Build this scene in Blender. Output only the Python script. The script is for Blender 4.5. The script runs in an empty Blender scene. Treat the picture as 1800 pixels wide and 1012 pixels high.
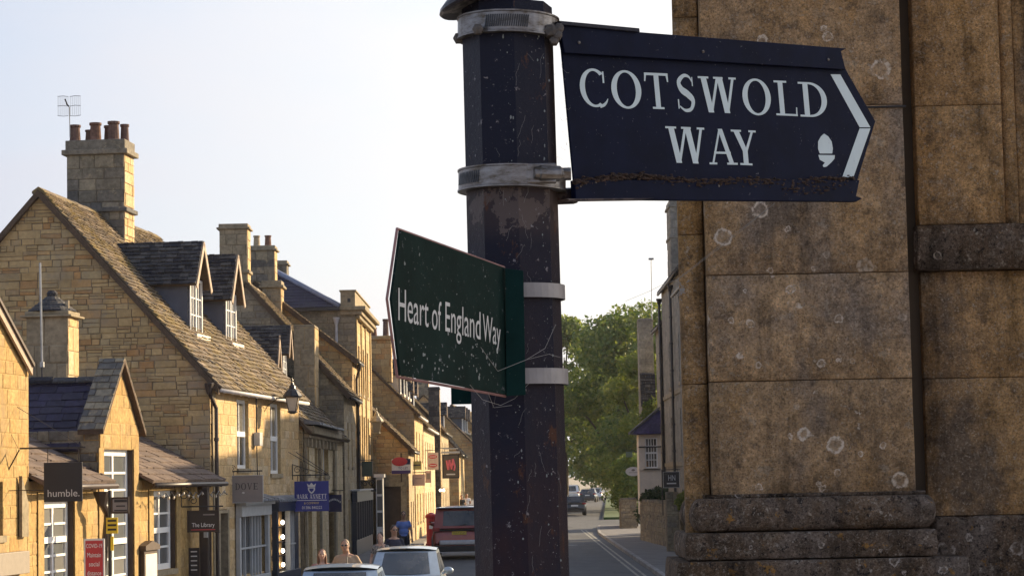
import bpy, math, random
from mathutils import Vector, Matrix
random.seed(11)
R = math.radians
SC = bpy.context.scene
COL = SC.collection
V3 = Vector

# ------------------------------------------------------------------ camera, sky, sun, exposure
F_PX = 4000.0
PITCH = math.atan(332 / F_PX)
ROLL = -R(1.15)
CAM_Z = 2.9
CM = Matrix.Rotation(R(90) + PITCH, 3, 'X') @ Matrix.Rotation(ROLL, 3, 'Z')
CAMP = V3((0, 0, CAM_Z))
cam_d = bpy.data.cameras.new('camera')
cam_d.sensor_width = 36
cam_d.lens = F_PX / 1800 * 36
cam_d.clip_start = 0.1
cam_d.clip_end = 6000
cam = bpy.data.objects.new('camera', cam_d)
cam.matrix_world = Matrix.Translation(CAMP) @ CM.to_4x4()
COL.objects.link(cam)
SC.camera = cam

def ray(px, py):
    return CM @ V3(((px - 900) / F_PX, -(py - 506) / F_PX, -1))
def at(px, py, Y):
    d = ray(px, py)
    return CAMP + d * (Y / d.y)

SUN_EL, SUN_AZ = R(20), R(52)
world = bpy.data.worlds.new('World')
SC.world = world
world.use_nodes = True
wn = world.node_tree
bg = wn.nodes['Background']
sky = wn.nodes.new('ShaderNodeTexSky')
sky.sky_type = 'NISHITA'
sky.sun_disc = False
sky.sun_elevation = SUN_EL
sky.sun_rotation = SUN_AZ
sky.air_density = 1.0
sky.dust_density = 1.6
sky.ozone_density = 2.2
sky.altitude = 150
# thin high cloud veil over the whole sky: paler towards white, patchy
tc = wn.nodes.new('ShaderNodeTexCoord')
mp = wn.nodes.new('ShaderNodeMapping'); mp.inputs['Scale'].default_value = (1.3, 1.3, 3.5)
nz = wn.nodes.new('ShaderNodeTexNoise'); nz.inputs['Scale'].default_value = 2.3; nz.inputs['Detail'].default_value = 6
cr = wn.nodes.new('ShaderNodeValToRGB')
cr.color_ramp.elements[0].position = .32; cr.color_ramp.elements[0].color = (.05, .05, .05, 1)
cr.color_ramp.elements[1].position = .68; cr.color_ramp.elements[1].color = (.50, .50, .50, 1)
mx = wn.nodes.new('ShaderNodeMix'); mx.data_type = 'RGBA'
# the veil scatters forwards: brighter towards the sun
dt = wn.nodes.new('ShaderNodeVectorMath'); dt.operation = 'DOT_PRODUCT'
dt.inputs[1].default_value = (math.sin(SUN_AZ) * math.cos(SUN_EL), math.cos(SUN_AZ) * math.cos(SUN_EL), math.sin(SUN_EL))
vr = wn.nodes.new('ShaderNodeValToRGB')
for p__, c__ in ((.0, (.36, .36, .41, 1)), (.42, (.36, .36, .41, 1)), (.62, (.55, .525, .505, 1)), (1.0, (.95, .92, .86, 1))):
    e__ = vr.color_ramp.elements.new(p__) if p__ not in (0.0, 1.0) else vr.color_ramp.elements[0 if p__ == 0 else -1]; e__.color = c__
vs_ = wn.nodes.new('ShaderNodeVectorMath'); vs_.operation = 'SCALE'; vs_.inputs['Scale'].default_value = 9.5
wn.links.new(tc.outputs['Generated'], dt.inputs[0]); wn.links.new(dt.outputs['Value'], vr.inputs[0]); wn.links.new(vr.outputs[0], vs_.inputs[0]); wn.links.new(vs_.outputs[0], mx.inputs[7])
wn.links.new(tc.outputs['Generated'], mp.inputs[0]); wn.links.new(mp.outputs[0], nz.inputs['Vector'])
wn.links.new(nz.outputs['Fac'], cr.inputs[0]); sx = wn.nodes.new('ShaderNodeSeparateXYZ'); wn.links.new(tc.outputs['Generated'], sx.inputs[0])
hz = wn.nodes.new('ShaderNodeMapRange'); hz.inputs['From Min'].default_value = .0; hz.inputs['From Max'].default_value = .36; hz.inputs['To Min'].default_value = .9; hz.inputs['To Max'].default_value = .0
wn.links.new(sx.outputs[2], hz.inputs[0])
ad = wn.nodes.new('ShaderNodeMath'); ad.operation = 'ADD'; ad.use_clamp = True
wn.links.new(cr.outputs[0], ad.inputs[0]); wn.links.new(hz.outputs[0], ad.inputs[1])
wn.links.new(ad.outputs[0], mx.inputs[0])
wn.links.new(sky.outputs[0], mx.inputs[6]); wn.links.new(mx.outputs[2], bg.inputs[0])
bg.inputs[1].default_value = 0.106

sun_d = bpy.data.lights.new('sun', 'SUN')
sun_d.energy = 5.0
sun_d.angle = R(.53)
sun_d.color = (1.0, .77, .47)
sun = bpy.data.objects.new('sun', sun_d)
sdir = V3((math.sin(SUN_AZ) * math.cos(SUN_EL), math.cos(SUN_AZ) * math.cos(SUN_EL), math.sin(SUN_EL)))
sun.rotation_euler = sdir.to_track_quat('Z', 'Y').to_euler()
sun.location = (60, 60, 60)
COL.objects.link(sun)
SC.view_settings.view_transform = 'Standard'
SC.view_settings.look = 'None'
SC.view_settings.exposure = 1.0
SC.view_settings.gamma = 1
SC.view_settings.use_curve_mapping = False
SC.render.engine = 'CYCLES'
SC.cycles.max_bounces = 6
SC.cycles.diffuse_bounces = 3

# ------------------------------------------------------------------ materials
def new_mat(name):
    m = bpy.data.materials.new(name); m.use_nodes = True
    return m, m.node_tree, m.node_tree.nodes['Principled BSDF']
def nd(nt, t, **kw):
    n = nt.nodes.new('ShaderNode' + t)
    for k, v in kw.items():
        if k.startswith('i_'): n.inputs[k[2:].replace('_', ' ')].default_value = v
        else: setattr(n, k, v)
    return n
def ramp(nt, fac, stops, interp='LINEAR'):
    r = nt.nodes.new('ShaderNodeValToRGB'); r.color_ramp.interpolation = interp
    e = r.color_ramp.elements
    while len(e) < len(stops): e.new(.5)
    for i, (p, c) in enumerate(stops):
        e[i].position = p
        e[i].color = (c, c, c, 1) if isinstance(c, (int, float)) else (*c, 1)
    nt.links.new(fac, r.inputs[0])
    return r.outputs[0]
def mixc(nt, fac, a, b, mode='MIX'):
    m = nt.nodes.new('ShaderNodeMix'); m.data_type = 'RGBA'; m.blend_type = mode
    for sock, val in ((m.inputs[0], fac), (m.inputs[6], a), (m.inputs[7], b)):
        if hasattr(val, 'is_linked') or hasattr(val, 'links'): nt.links.new(val, sock)
        elif isinstance(val, (int, float)): sock.default_value = val
        else: sock.default_value = (*val, 1)
    return m.outputs[2]
def math_(nt, op, a, b=0.0, clamp=False):
    m = nt.nodes.new('ShaderNodeMath'); m.operation = op; m.use_clamp = clamp
    for s, v in ((m.inputs[0], a), (m.inputs[1], b)):
        if isinstance(v, (int, float)): s.default_value = v
        else: nt.links.new(v, s)
    return m.outputs[0]
def pos(nt, sc=(1, 1, 1)):
    g = nt.nodes.new('ShaderNodeNewGeometry')
    mpn = nt.nodes.new('ShaderNodeMapping'); mpn.inputs['Scale'].default_value = sc
    nt.links.new(g.outputs['Position'], mpn.inputs[0])
    return mpn.outputs[0]
def noise(nt, vec, scale, detail=4, rough=.55, out='Fac'):
    n = nd(nt, 'TexNoise'); n.inputs['Scale'].default_value = scale
    n.inputs['Detail'].default_value = detail; n.inputs['Roughness'].default_value = rough
    nt.links.new(vec, n.inputs['Vector'])
    return n.outputs[out]
def rnd_piece(nt):
    g = nt.nodes.new('ShaderNodeNewGeometry'); o = nt.nodes.new('ShaderNodeObjectInfo')
    s = math_(nt, 'ADD', g.outputs['Random Per Island'], math_(nt, 'MULTIPLY', o.outputs['Random'], 5.37))
    return math_(nt, 'FRACT', s)
def bump(nt, b, h, strength, dist):
    n = nd(nt, 'Bump'); n.inputs['Strength'].default_value = strength; n.inputs['Distance'].default_value = dist
    nt.links.new(h, n.inputs['Height']); nt.links.new(n.outputs[0], b.inputs['Normal'])

def stone_mat(name, cols, fine=14, bstr=.6, bdist=.02, rough=.92, spots=None, spot_scale=3, spot_at=.6, soft=.12, varc=.45):
    m, nt, b = new_mat(name)
    p = pos(nt)
    r = rnd_piece(nt)
    n = len(cols)
    c = ramp(nt, r, [(i / (n - 1), cols[i]) for i in range(n)])
    n1 = noise(nt, p, fine, 6, .65)
    n2 = noise(nt, p, fine * .22, 5, .6)
    c = mixc(nt, 1.0, c, ramp(nt, n1, [(.25, 1 - varc), (.75, 1 + varc * .55)]), 'MULTIPLY')
    c = mixc(nt, 1.0, c, ramp(nt, n2, [(.3, .8), (.7, 1.13)]), 'MULTIPLY')
    if spots:
        n3 = noise(nt, p, spot_scale, 7, .7)
        c = mixc(nt, ramp(nt, n3, [(spot_at - soft / 2, 0.0), (spot_at + soft / 2, 1.0)]), c, spots)
    nt.links.new(c, b.inputs['Base Color'])
    b.inputs['Roughness'].default_value = rough
    b.inputs['Specular IOR Level'].default_value = .25
    bump(nt, b, n1, bstr, bdist)
    return m
def paint(name, col, rough=.5, metal=0, var=.12, vs=8, bumpy=0, spec=.5, dirt=None, dirt_at=.6, dirt_s=6, coat=0):
    m, nt, b = new_mat(name)
    p = pos(nt)
    n1 = noise(nt, p, vs, 5, .6)
    c = mixc(nt, 1.0, col, ramp(nt, n1, [(.3, 1 - var), (.7, 1 + var)]), 'MULTIPLY')
    if dirt:
        n3 = noise(nt, p, dirt_s, 8, .75)
        c = mixc(nt, ramp(nt, n3, [(dirt_at, 0.0), (dirt_at + .06, .85)]), c, dirt)
    nt.links.new(c, b.inputs['Base Color'])
    b.inputs['Roughness'].default_value = rough
    b.inputs['Metallic'].default_value = metal
    b.inputs['Specular IOR Level'].default_value = spec
    b.inputs['Coat Weight'].default_value = coat
    if bumpy: bump(nt, b, n1, bumpy, .005)
    return m
def glass_mat(name, col=(.02, .025, .03), rough=.06):
    m, nt, b = new_mat(name)
    g = nt.nodes.new('ShaderNodeObjectInfo')
    p = pos(nt)
    n = noise(nt, p, 1.7, 3)
    c = mixc(nt, ramp(nt, n, [(.4, 0.0), (.62, .5)]), col, (.10, .10, .10))
    if 'window' in name or 'leaded' in name: c = mixc(nt, ramp(nt, g.outputs['Random'], [(.45, 0.0), (.6, .5), (.9, .9)]), c, (.22, .215, .20))
    nt.links.new(c, b.inputs['Base Color'])
    b.inputs['Roughness'].default_value = rough
    b.inputs['Specular IOR Level'].default_value = .8
    bump(nt, b, n, .15, .05)
    return m
def emis(name, col, st):
    m, nt, b = new_mat(name)
    b.inputs['Base Color'].default_value = (*col, 1)
    b.inputs['Emission Color'].default_value = (*col, 1); b.inputs['Emission Strength'].default_value = st
    return m

M = {}
honey = [(.57, .40, .20), (.52, .37, .19), (.62, .44, .23), (.54, .36, .17), (.58, .45, .28), (.64, .47, .27)]
M['honey'] = stone_mat('honey_limestone', honey, 12, .5)
M['honey_mortar'] = stone_mat('pale_lime_mortar', [(.50, .37, .19), (.47, .34, .17)], 20, .5)
brownish = [(.33, .27, .17), (.30, .24, .15), (.37, .30, .19), (.34, .26, .15), (.31, .27, .19), (.40, .32, .20), (.33, .21, .11), (.27, .22, .155)]
brownish = [(min(.6, r_ * 1.40), g_ * 1.24, b_ * .98) for r_, g_, b_ in brownish]
M['rubble'] = stone_mat('weathered_rubble_limestone', brownish, 10, .6, .02, spots=(.30, .26, .20), spot_scale=.9, spot_at=.60, soft=.2, varc=.24)
M['rubble_mortar'] = stone_mat('dark_rubble_mortar', [(.27, .215, .14), (.24, .19, .125)], 9, .8, .03)
grim = [(.16, .15, .13), (.28, .24, .17), (.13, .125, .12), (.34, .29, .20), (.20, .18, .15), (.11, .11, .11)]
M['chimney'] = stone_mat('sooty_ashlar', grim, 9, .8, .03, spots=(.38, .31, .20), spot_scale=3.3, spot_at=.63)
M['chimney_mortar'] = stone_mat('chimney_mortar', [(.15, .13, .1), (.12, .1, .08)], 20)
M['honey_deep'] = stone_mat('deep_golden_ashlar', [(.45, .295, .115), (.41, .27, .105), (.48, .33, .14), (.43, .27, .10), (.46, .32, .15)], 11, .5, spots=(.30, .21, .11), spot_scale=1.1, spot_at=.6, soft=.15)
M['deep_mortar'] = stone_mat('golden_mortar', [(.42, .285, .12), (.40, .27, .11)], 15, .5)
M['honey_grey'] = stone_mat('greyer_cotswold_ashlar', [(.46, .36, .22), (.40, .32, .21), (.50, .39, .24), (.43, .34, .20), (.52, .43, .30)], 10, .5, spots=(.26, .22, .16), spot_scale=1.2, spot_at=.6, soft=.15)
M['honey_pale'] = stone_mat('pale_cream_ashlar', [(.62, .50, .31), (.57, .45, .27), (.66, .54, .35), (.60, .46, .26)], 10, .4, spots=(.42, .33, .2), spot_scale=.8, spot_at=.62, soft=.15)
M['rubble_grey'] = stone_mat('grey_coursed_rubble', [(.33, .28, .20), (.28, .24, .18), (.38, .32, .22), (.30, .25, .17), (.24, .21, .17)], 10, .6, .02, spots=(.17, .15, .12), spot_scale=1.1, spot_at=.6, soft=.15)
M['ashlar'] = stone_mat('dressed_ashlar', [(.33, .27, .18), (.30, .25, .17), (.37, .30, .20)], 7, .35, .02)
mossy = [(.20, .155, .115), (.15, .125, .10), (.27, .21, .15), (.12, .105, .09), (.33, .26, .19), (.19, .15, .08)]
M['slate_moss'] = stone_mat('mossy_stone_slate', mossy, 9, .9, .04, spots=(.22, .16, .045), spot_scale=1.1, spot_at=.60, soft=.2)
M['slate_dark'] = stone_mat('dark_stone_slate', [(.045, .045, .055), (.08, .08, .085), (.035, .035, .045), (.13, .125, .12), (.06, .06, .07)], 11, 1, .04, spots=(.17, .16, .14), spot_scale=6, spot_at=.64)
M['slate_navy'] = stone_mat('navy_welsh_slate', [(.032, .028, .060), (.045, .040, .075), (.026, .024, .048), (.05, .045, .07)], 9, .5, .01, rough=.55)
M['slate_violet'] = stone_mat('violet_blue_slate', [(.075, .065, .17), (.09, .08, .19), (.06, .055, .14)], 9, .4, .01, rough=.6)
M['slate_brown'] = stone_mat('brown_clay_slate', [(.17, .125, .10), (.14, .105, .09), (.20, .15, .12), (.15, .12, .11)], 10, .6, .02, spots=(.30, .25, .18), spot_scale=7, spot_at=.68)
M['timber_edge'] = stone_mat('aged_verge_timber', [(.12, .085, .06), (.10, .07, .05)], 20, .3)
M['lead'] = paint('weathered_lead', (.16, .17, .19), .55, 0, .3, 6, .3)
M['render_blue'] = paint('blue_grey_dormer_cheek', (.105, .115, .15), .8, 0, .15, 3, .2)
M['render_buff'] = paint('buff_dormer_cheek', (.42, .34, .22), .85, 0, .12, 3, .2)
M['white'] = paint('white_window_paint', (.78, .78, .76), .5, 0, .06, 12)
M['cream'] = paint('cream_limewash', (.70, .62, .52), .8, 0, .08, 4)
M['black'] = paint('black_ironwork', (.018, .018, .022), .4, 0, .25, 9, .2)
M['rustpipe'] = paint('brown_black_downpipe', (.035, .022, .018), .45, 0, .3, 9)
M['greypipe'] = paint('pale_grey_gutter', (.50, .49, .50), .5, 0, .15, 5)
M['glass'] = glass_mat('window_glass')
M['glass_lit'] = glass_mat('curtained_window_glass', (.10, .10, .095), .12)
M['pot'] = stone_mat('terracotta_pot', [(.20, .10, .07), (.13, .085, .075), (.24, .13, .09)], 12, .4)
M['pot_buff'] = stone_mat('buff_clay_pot', [(.45, .36, .24), (.40, .33, .23)], 12, .4)
M['wood_dark'] = paint('dark_stained_wood', (.05, .028, .018), .6, 0, .3, 6, .3)
M['navy'] = paint('navy_shop_paint', (.012, .025, .05), .35, 0, .15, 5)
M['greyshop'] = paint('pale_grey_shop_paint', (.42, .43, .43), .5, 0, .1, 5)
M['interior'] = paint('painted_dark_room', (.03, .03, .035), .9)
M['interior_warm'] = paint('warm_shop_display', (.45, .27, .10), .8, 0, .4, 9)
M['bulb'] = emis('lit_display_bulb', (1, .86, .62), 7)
M['lampglass'] = paint('frosted_lamp_glass', (.50, .44, .36), .35)
M['mast'] = paint('galvanised_mast', (.35, .35, .34), .4, .4, .2)
# ------------------------------------------------------------------ mesh helpers
class Fr:
    """plane frame: origin, along, up, outward"""
    def __init__(s, O, S, N, U=(0, 0, 1)):
        s.O, s.S, s.N, s.U = V3(O), V3(S).normalized(), V3(N).normalized(), V3(U).normalized()
    def p(s, a, b, d=0.0):
        return s.O + s.S * a + s.U * b + s.N * d
WORLD = Fr((0, 0, 0), (1, 0, 0), (0, 1, 0))      # a=x, b=z, d=y
class MB:
    def __init__(s): s.v = []; s.f = []; s.m = []; s.cur = 0
    def add(s, vs, fs):
        k = len(s.v); s.v += [tuple(v) for v in vs]
        for f in fs: s.f.append(tuple(i + k for i in f)); s.m.append(s.cur)
        return s
    def hexa(s, p):
        return s.add(p, [(0, 3, 2, 1), (4, 5, 6, 7), (0, 1, 5, 4), (1, 2, 6, 5), (2, 3, 7, 6), (3, 0, 4, 7)])
    def box(s, x0, x1, y0, y1, z0, z1):
        return s.hexa([(x0, y0, z0), (x1, y0, z0), (x1, y1, z0), (x0, y1, z0), (x0, y0, z1), (x1, y0, z1), (x1, y1, z1), (x0, y1, z1)])
    def fbox(s, fr, a0, a1, b0, b1, d0, d1):
        return s.hexa([fr.p(a0, b0, d0), fr.p(a1, b0, d0), fr.p(a1, b0, d1), fr.p(a0, b0, d1), fr.p(a0, b1, d0), fr.p(a1, b1, d0), fr.p(a1, b1, d1), fr.p(a0, b1, d1)])
    def prism(s, pts, vec):
        n = len(pts); vec = V3(vec)
        vs = [V3(p) for p in pts] + [V3(p) + vec for p in pts]
        fs = [tuple(range(n))[::-1], tuple(range(n, 2 * n))] + [(i, (i + 1) % n, n + (i + 1) % n, n + i) for i in range(n)]
        return s.add(vs, fs)
    def piece(s, fr, poly, d0, d1, ch=.012):
        """raised piece with a chamfered front, open at the back"""
        cx = sum(p[0] for p in poly) / len(poly); cy = sum(p[1] for p in poly) / len(poly)
        w = max(p[0] for p in poly) - min(p[0] for p in poly); h = max(p[1] for p in poly) - min(p[1] for p in poly)
        kx = max(.5, 1 - 2 * ch / max(w, .01)); ky = max(.5, 1 - 2 * ch / max(h, .01))
        n = len(poly)
        inn = [(cx + (x - cx) * kx, cy + (y - cy) * ky) for x, y in poly]
        vs = [fr.p(x, y, d0) for x, y in poly] + [fr.p(x, y, max(d0, d1 - ch)) for x, y in poly] + [fr.p(x, y, d1) for x, y in inn]
        fs = [tuple(range(2 * n, 3 * n))]
        for i in range(n):
            j = (i + 1) % n
            fs += [(i, j, n + j, n + i), (n + i, n + j, 2 * n + j, 2 * n + i)]
        return s.add(vs, fs)
    def tube(s, pts, r, n=8, closed=False):
        pts = [V3(p) for p in pts]; rr = r if isinstance(r, (list, tuple)) else [r] * len(pts)
        vs = []; up = None
        for i, p in enumerate(pts):
            t = (pts[min(i + 1, len(pts) - 1)] - pts[max(i - 1, 0)])
            if t.length < 1e-9: t = V3((0, 0, 1))
            t.normalize()
            if up is None: up = t.orthogonal().normalized()
            up = (up - t * up.dot(t))
            if up.length < 1e-6: up = t.orthogonal()
            up.normalize(); sd = t.cross(up)
            for k in range(n):
                a = 2 * math.pi * k / n
                vs.append(p + (up * math.cos(a) + sd * math.sin(a)) * rr[i])
        fs = []
        for i in range(len(pts) - 1):
            for k in range(n):
                fs.append((i * n + k, i * n + (k + 1) % n, (i + 1) * n + (k + 1) % n, (i + 1) * n + k))
        fs += [tuple(range(n))[::-1], tuple(range((len(pts) - 1) * n, len(pts) * n))]
        return s.add(vs, fs)
    def lathe(s, c, prof, n=16, mat=None):
        c = V3(c); mat = mat or Matrix.Identity(3); vs = []
        for r, z in prof:
            for k in range(n):
                a = 2 * math.pi * k / n
                vs.append(c + mat @ V3((r * math.cos(a), r * math.sin(a), z)))
        fs = []
        for i in range(len(prof) - 1):
            for k in range(n):
                fs.append((i * n + k, i * n + (k + 1) % n, (i + 1) * n + (k + 1) % n, (i + 1) * n + k))
        fs += [tuple(range(n))[::-1], tuple(range((len(prof) - 1) * n, len(prof) * n))]
        return s.add(vs, fs)
    def ellip(s, c, r, n=12, m=8, mat=None):
        prof = [(max(.001, math.sin(math.pi * i / m)), -math.cos(math.pi * i / m)) for i in range(m + 1)]
        mt = (mat or Matrix.Identity(3)) @ Matrix.Diagonal(V3(r))
        return s.lathe(c, prof, n, mt)
    def strip(s, pts, w, th, up=(0, 0, 1)):
        """flat bar along pts, w wide (sideways), th high"""
        for a, b in zip(pts, pts[1:]):
            a, b = V3(a), V3(b); d = (b - a).normalized(); sd = d.cross(V3(up)).normalized() * w / 2; u = V3(up) * th
            s.hexa([a - sd, a + sd, b + sd, b - sd, a - sd + u, a + sd + u, b + sd + u, b - sd + u])
        return s
    def build(s, name, mats, parent=None, smooth=False, bevel=0, seg=2, loc=None):
        me = bpy.data.meshes.new(name); me.from_pydata(s.v, [], s.f)
        if not isinstance(mats, (list, tuple)): mats = [mats]
        for m in mats: me.materials.append(m)
        if len(mats) > 1: me.polygons.foreach_set('material_index', s.m)
        if smooth: me.polygons.foreach_set('use_smooth', [True] * len(me.polygons))
        me.update()
        o = bpy.data.objects.new(name, me); COL.objects.link(o)
        if parent: o.parent = parent
        if loc is not None: o.location = loc
        if bevel:
            b = o.modifiers.new('bevel', 'BEVEL'); b.width = bevel; b.segments = seg; b.limit_method = 'ANGLE'; b.angle_limit = R(40)
        return o
def tag(o, label=None, cat=None, group=None, kind=None):
    if label: o['label'] = label
    if cat: o['category'] = cat
    if group: o['group'] = group
    if kind: o['kind'] = kind
    return o
def empty(name, label, cat, loc=(0, 0, 0), rz=0, group=None):
    o = bpy.data.objects.new(name, None); o.empty_display_size = .3; COL.objects.link(o)
    o.location = loc; o.rotation_euler = (0, 0, rz)
    return tag(o, label, cat, group)
def stuff(o): o['kind'] = 'stuff'; return o
def copy_tree(o, parent=None):
    c = o.copy(); COL.objects.link(c); c.parent = parent
    for ch in [x for x in o.children]: copy_tree(ch, c)
    return c

# ------------------------------------------------------------------ masonry
def clip(poly, a, b, c):
    out = []
    for i in range(len(poly)):
        p, q = poly[i], poly[(i + 1) % len(poly)]
        fp, fq = a * p[0] + b * p[1] - c, a * q[0] + b * q[1] - c
        if fp <= 0: out.append(p)
        if (fp < 0 < fq) or (fq < 0 < fp):
            t = fp / (fp - fq); out.append((p[0] + (q[0] - p[0]) * t, p[1] + (q[1] - p[1]) * t))
    return out
def clip_to(poly, outline):
    """clip poly to a convex counter-clockwise outline"""
    A = sum(outline[i][0] * outline[(i + 1) % len(outline)][1] - outline[(i + 1) % len(outline)][0] * outline[i][1] for i in range(len(outline)))
    if A < 0: outline = outline[::-1]
    for i in range(len(outline)):
        p, q = outline[i], outline[(i + 1) % len(outline)]
        a, b = q[1] - p[1], -(q[0] - p[0])
        l = math.hypot(a, b)
        if l < 1e-9: continue
        poly = clip(poly, a / l, b / l, (a * p[0] + b * p[1]) / l)
        if len(poly) < 3: return []
    return poly
def area(p): return abs(sum(p[i][0] * p[(i + 1) % len(p)][1] - p[(i + 1) % len(p)][0] * p[i][1] for i in range(len(p)))) / 2
def subtract(rects, h):
    out = []
    for (a0, a1, b0, b1) in rects:
        x0, x1, y0, y1 = max(a0, h[0]), min(a1, h[1]), max(b0, h[2]), min(b1, h[3])
        if x0 >= x1 or y0 >= y1: out.append((a0, a1, b0, b1)); continue
        if a0 < x0: out.append((a0, x0, b0, b1))
        if x1 < a1: out.append((x1, a1, b0, b1))
        if b0 < y0: out.append((x0, x1, b0, y0))
        if y1 < b1: out.append((x0, x1, y1, b1))
    return out
def rect(r): return [(r[0], r[2]), (r[1], r[2]), (r[1], r[3]), (r[0], r[3])]
def wall_core(parent, fr, poly, holes, mat, th=.3, name='wall', d=0.0):
    mb = MB()
    xs = [p[0] for p in poly]; ys = [p[1] for p in poly]
    rs = [(min(xs), max(xs), min(ys), max(ys))]
    for h in holes: rs = subtract(rs, h)
    for r_ in rs:
        pl = clip_to(rect(r_), poly)
        if len(pl) >= 3: mb.prism([fr.p(x, y, d - th) for x, y in pl], fr.N * th)
    return mb.build(name, mat, parent)
_unit = []
def unit_stones():
    if not _unit:
        for k in range(4):
            mb = MB(); f = Fr((0, 0, 0), (1, 0, 0), (0, -1, 0))
            j = lambda: random.uniform(-.03, .03)
            mb.piece(f, [(j(), j()), (1 + j(), j()), (1 + j(), 1 + j()), (j(), 1 + j())], 0, 1, .0)
            me = bpy.data.meshes.new('stone'); vs = [V3(v) for v in mb.v]
            # chamfer set by hand: inner ring pulled in
            for i in range(8, 12):
                vs[i].x += .04 if vs[i].x < .5 else -.04; vs[i].z += .09 if vs[i].z < .5 else -.09
            for i in range(4, 8): vs[i].y = -.45
            me.from_pydata(vs, [], mb.f); _unit.append(me)
    return _unit
_unitm = {}
def unit_for(mat):
    if mat.name not in _unitm:
        l = []
        for me in unit_stones():
            c = me.copy(); c.materials.append(mat); l.append(c)
        _unitm[mat.name] = l
    return _unitm[mat.name]
def lay(part, fr, poly, holes, h, w, mat, nobj=0, proud=(.004, .030), gap=.012, name='stone', fname='stone_infill', minz=-9, seed=None):
    rg = random.Random(seed if seed is not None else random.random())
    xs = [p[0] for p in poly]; ys = [p[1] for p in poly]
    x0, x1, z0, z1 = min(xs), max(xs), min(ys), max(ys)
    pcs = []; z = z0
    while z < z1 - .02:
        hh = rg.uniform(*h)
        if z1 - (z + hh) < h[0] * .5: hh = z1 - z
        x = x0 - rg.uniform(0, w[1] * .6)
        while x < x1:
            ww = rg.uniform(*w) * (1.25 if hh > (h[0] + h[1]) / 2 else .9)
            rs = [(max(x, x0) + gap / 2, min(x + ww, x1) - gap / 2, z + gap / 2, z + hh - gap / 2)]
            if h[0] < .16 and rg.random() < .3:      # split course: two thin stones instead of one
                sp = z + hh * rg.uniform(.4, .6); rs = [(rs[0][0], rs[0][1], rs[0][2], sp - gap / 2), (rs[0][0], rs[0][1], sp + gap / 2, rs[0][3])]
            x += ww
            if rs[0][1] - rs[0][0] < .03 or z + hh < minz: continue
            for ho in holes: rs = subtract(rs, (ho[0] - gap / 2, ho[1] + gap / 2, ho[2] - gap / 2, ho[3] + gap / 2))
            for r_ in rs:
                if r_[1] - r_[0] < .035 or r_[3] - r_[2] < .03: continue
                jq = min(.012, (r_[3] - r_[2]) * .10) if h[0] < .2 else .0
                pl = rect(r_)
                if jq: pl = [(x_ + rg.uniform(-jq, jq * .2), y_ + rg.uniform(-jq, jq)) if q_ in (1, 2) else (x_ + rg.uniform(-jq * .2, jq), y_ + rg.uniform(-jq, jq)) for q_, (x_, y_) in enumerate(pl)]
                pl = clip_to(pl, poly)
                if len(pl) < 3 or area(pl) < .0015: continue
                full = len(pl) == 4 and abs(area(pl) - (r_[1] - r_[0]) * (r_[3] - r_[2])) < 1e-6
                pcs.append((area(pl), pl, full, r_))
        z += hh
    pcs.sort(key=lambda t: -t[0])
    rest = MB()
    for i, (a, pl, full, r_) in enumerate(pcs):
        pr = rg.uniform(*proud)
        if i < nobj:
            if full:
                o = bpy.data.objects.new(name, rg.choice(unit_for(mat)))
                S, N, U = fr.S * (r_[1] - r_[0]), fr.N * -pr, fr.U * (r_[3] - r_[2])
                P = fr.p(r_[0], r_[2], 0)
                o.matrix_local = Matrix(((S.x, N.x, U.x, P.x), (S.y, N.y, U.y, P.y), (S.z, N.z, U.z, P.z), (0, 0, 0, 1)))
                COL.objects.link(o)
                mloc = o.matrix_basis.copy(); o.parent = part; o.matrix_basis = mloc
            else:
                m = MB(); m.piece(fr, pl, 0, pr); m.build(name, mat, part)
        else: rest.piece(fr, pl, 0, pr)
    if rest.f: stuff(rest.build(fname, mat, part))
def slates(part, fr, poly, exposure, w, th, mat, nobj=0, name='slate', fname='slate_infill', seed=None, gap=.012, grade=0.0):
    """overlapping slates: b axis runs up the slope"""
    rg = random.Random(seed if seed is not None else random.random())
    xs = [p[0] for p in poly]; ys = [p[1] for p in poly]
    x0, x1, z0, z1 = min(xs), max(xs), min(ys), max(ys)
    pcs = []; z = z0; row = 0
    while z < z1 - .01:
        ex = exposure * (1 - grade * (z - z0) / max(z1 - z0, .01))
        x = x0 - rg.uniform(0, w[1])
        while x < x1:
            ww = rg.uniform(*w)
            dz = rg.uniform(-.09, .05) * ex; dt = rg.uniform(.7, 1.35)
            pl = clip_to([(x + gap / 2, z + dz), (x + ww - gap / 2, z + dz), (x + ww - gap / 2, z + ex + .02), (x + gap / 2, z + ex + .02)], poly)
            x += ww
            if len(pl) >= 3 and area(pl) > .002: pcs.append((area(pl), pl, z + dz, ex, dt))
        z += ex; row += 1
    pcs.sort(key=lambda t: -t[0])
    rest = MB()
    for i, (a, pl, zb, ex, dt) in enumerate(pcs):
        m = MB() if i < nobj else rest
        n = len(pl)
        hs = [th * dt * (1.75 - 1.35 * min(1, max(0, (y - zb) / ex))) for x, y in pl]
        vs = [fr.p(x, y, 0) for x, y in pl] + [fr.p(x, y, h_) for (x, y), h_ in zip(pl, hs)]
        m.add(vs, [tuple(range(n, 2 * n))] + [(k, (k + 1) % n, n + (k + 1) % n, n + k) for k in range(n)])
        if i < nobj: m.build(name, mat, part)
    if rest.f: stuff(rest.build(fname, mat, part))

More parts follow.
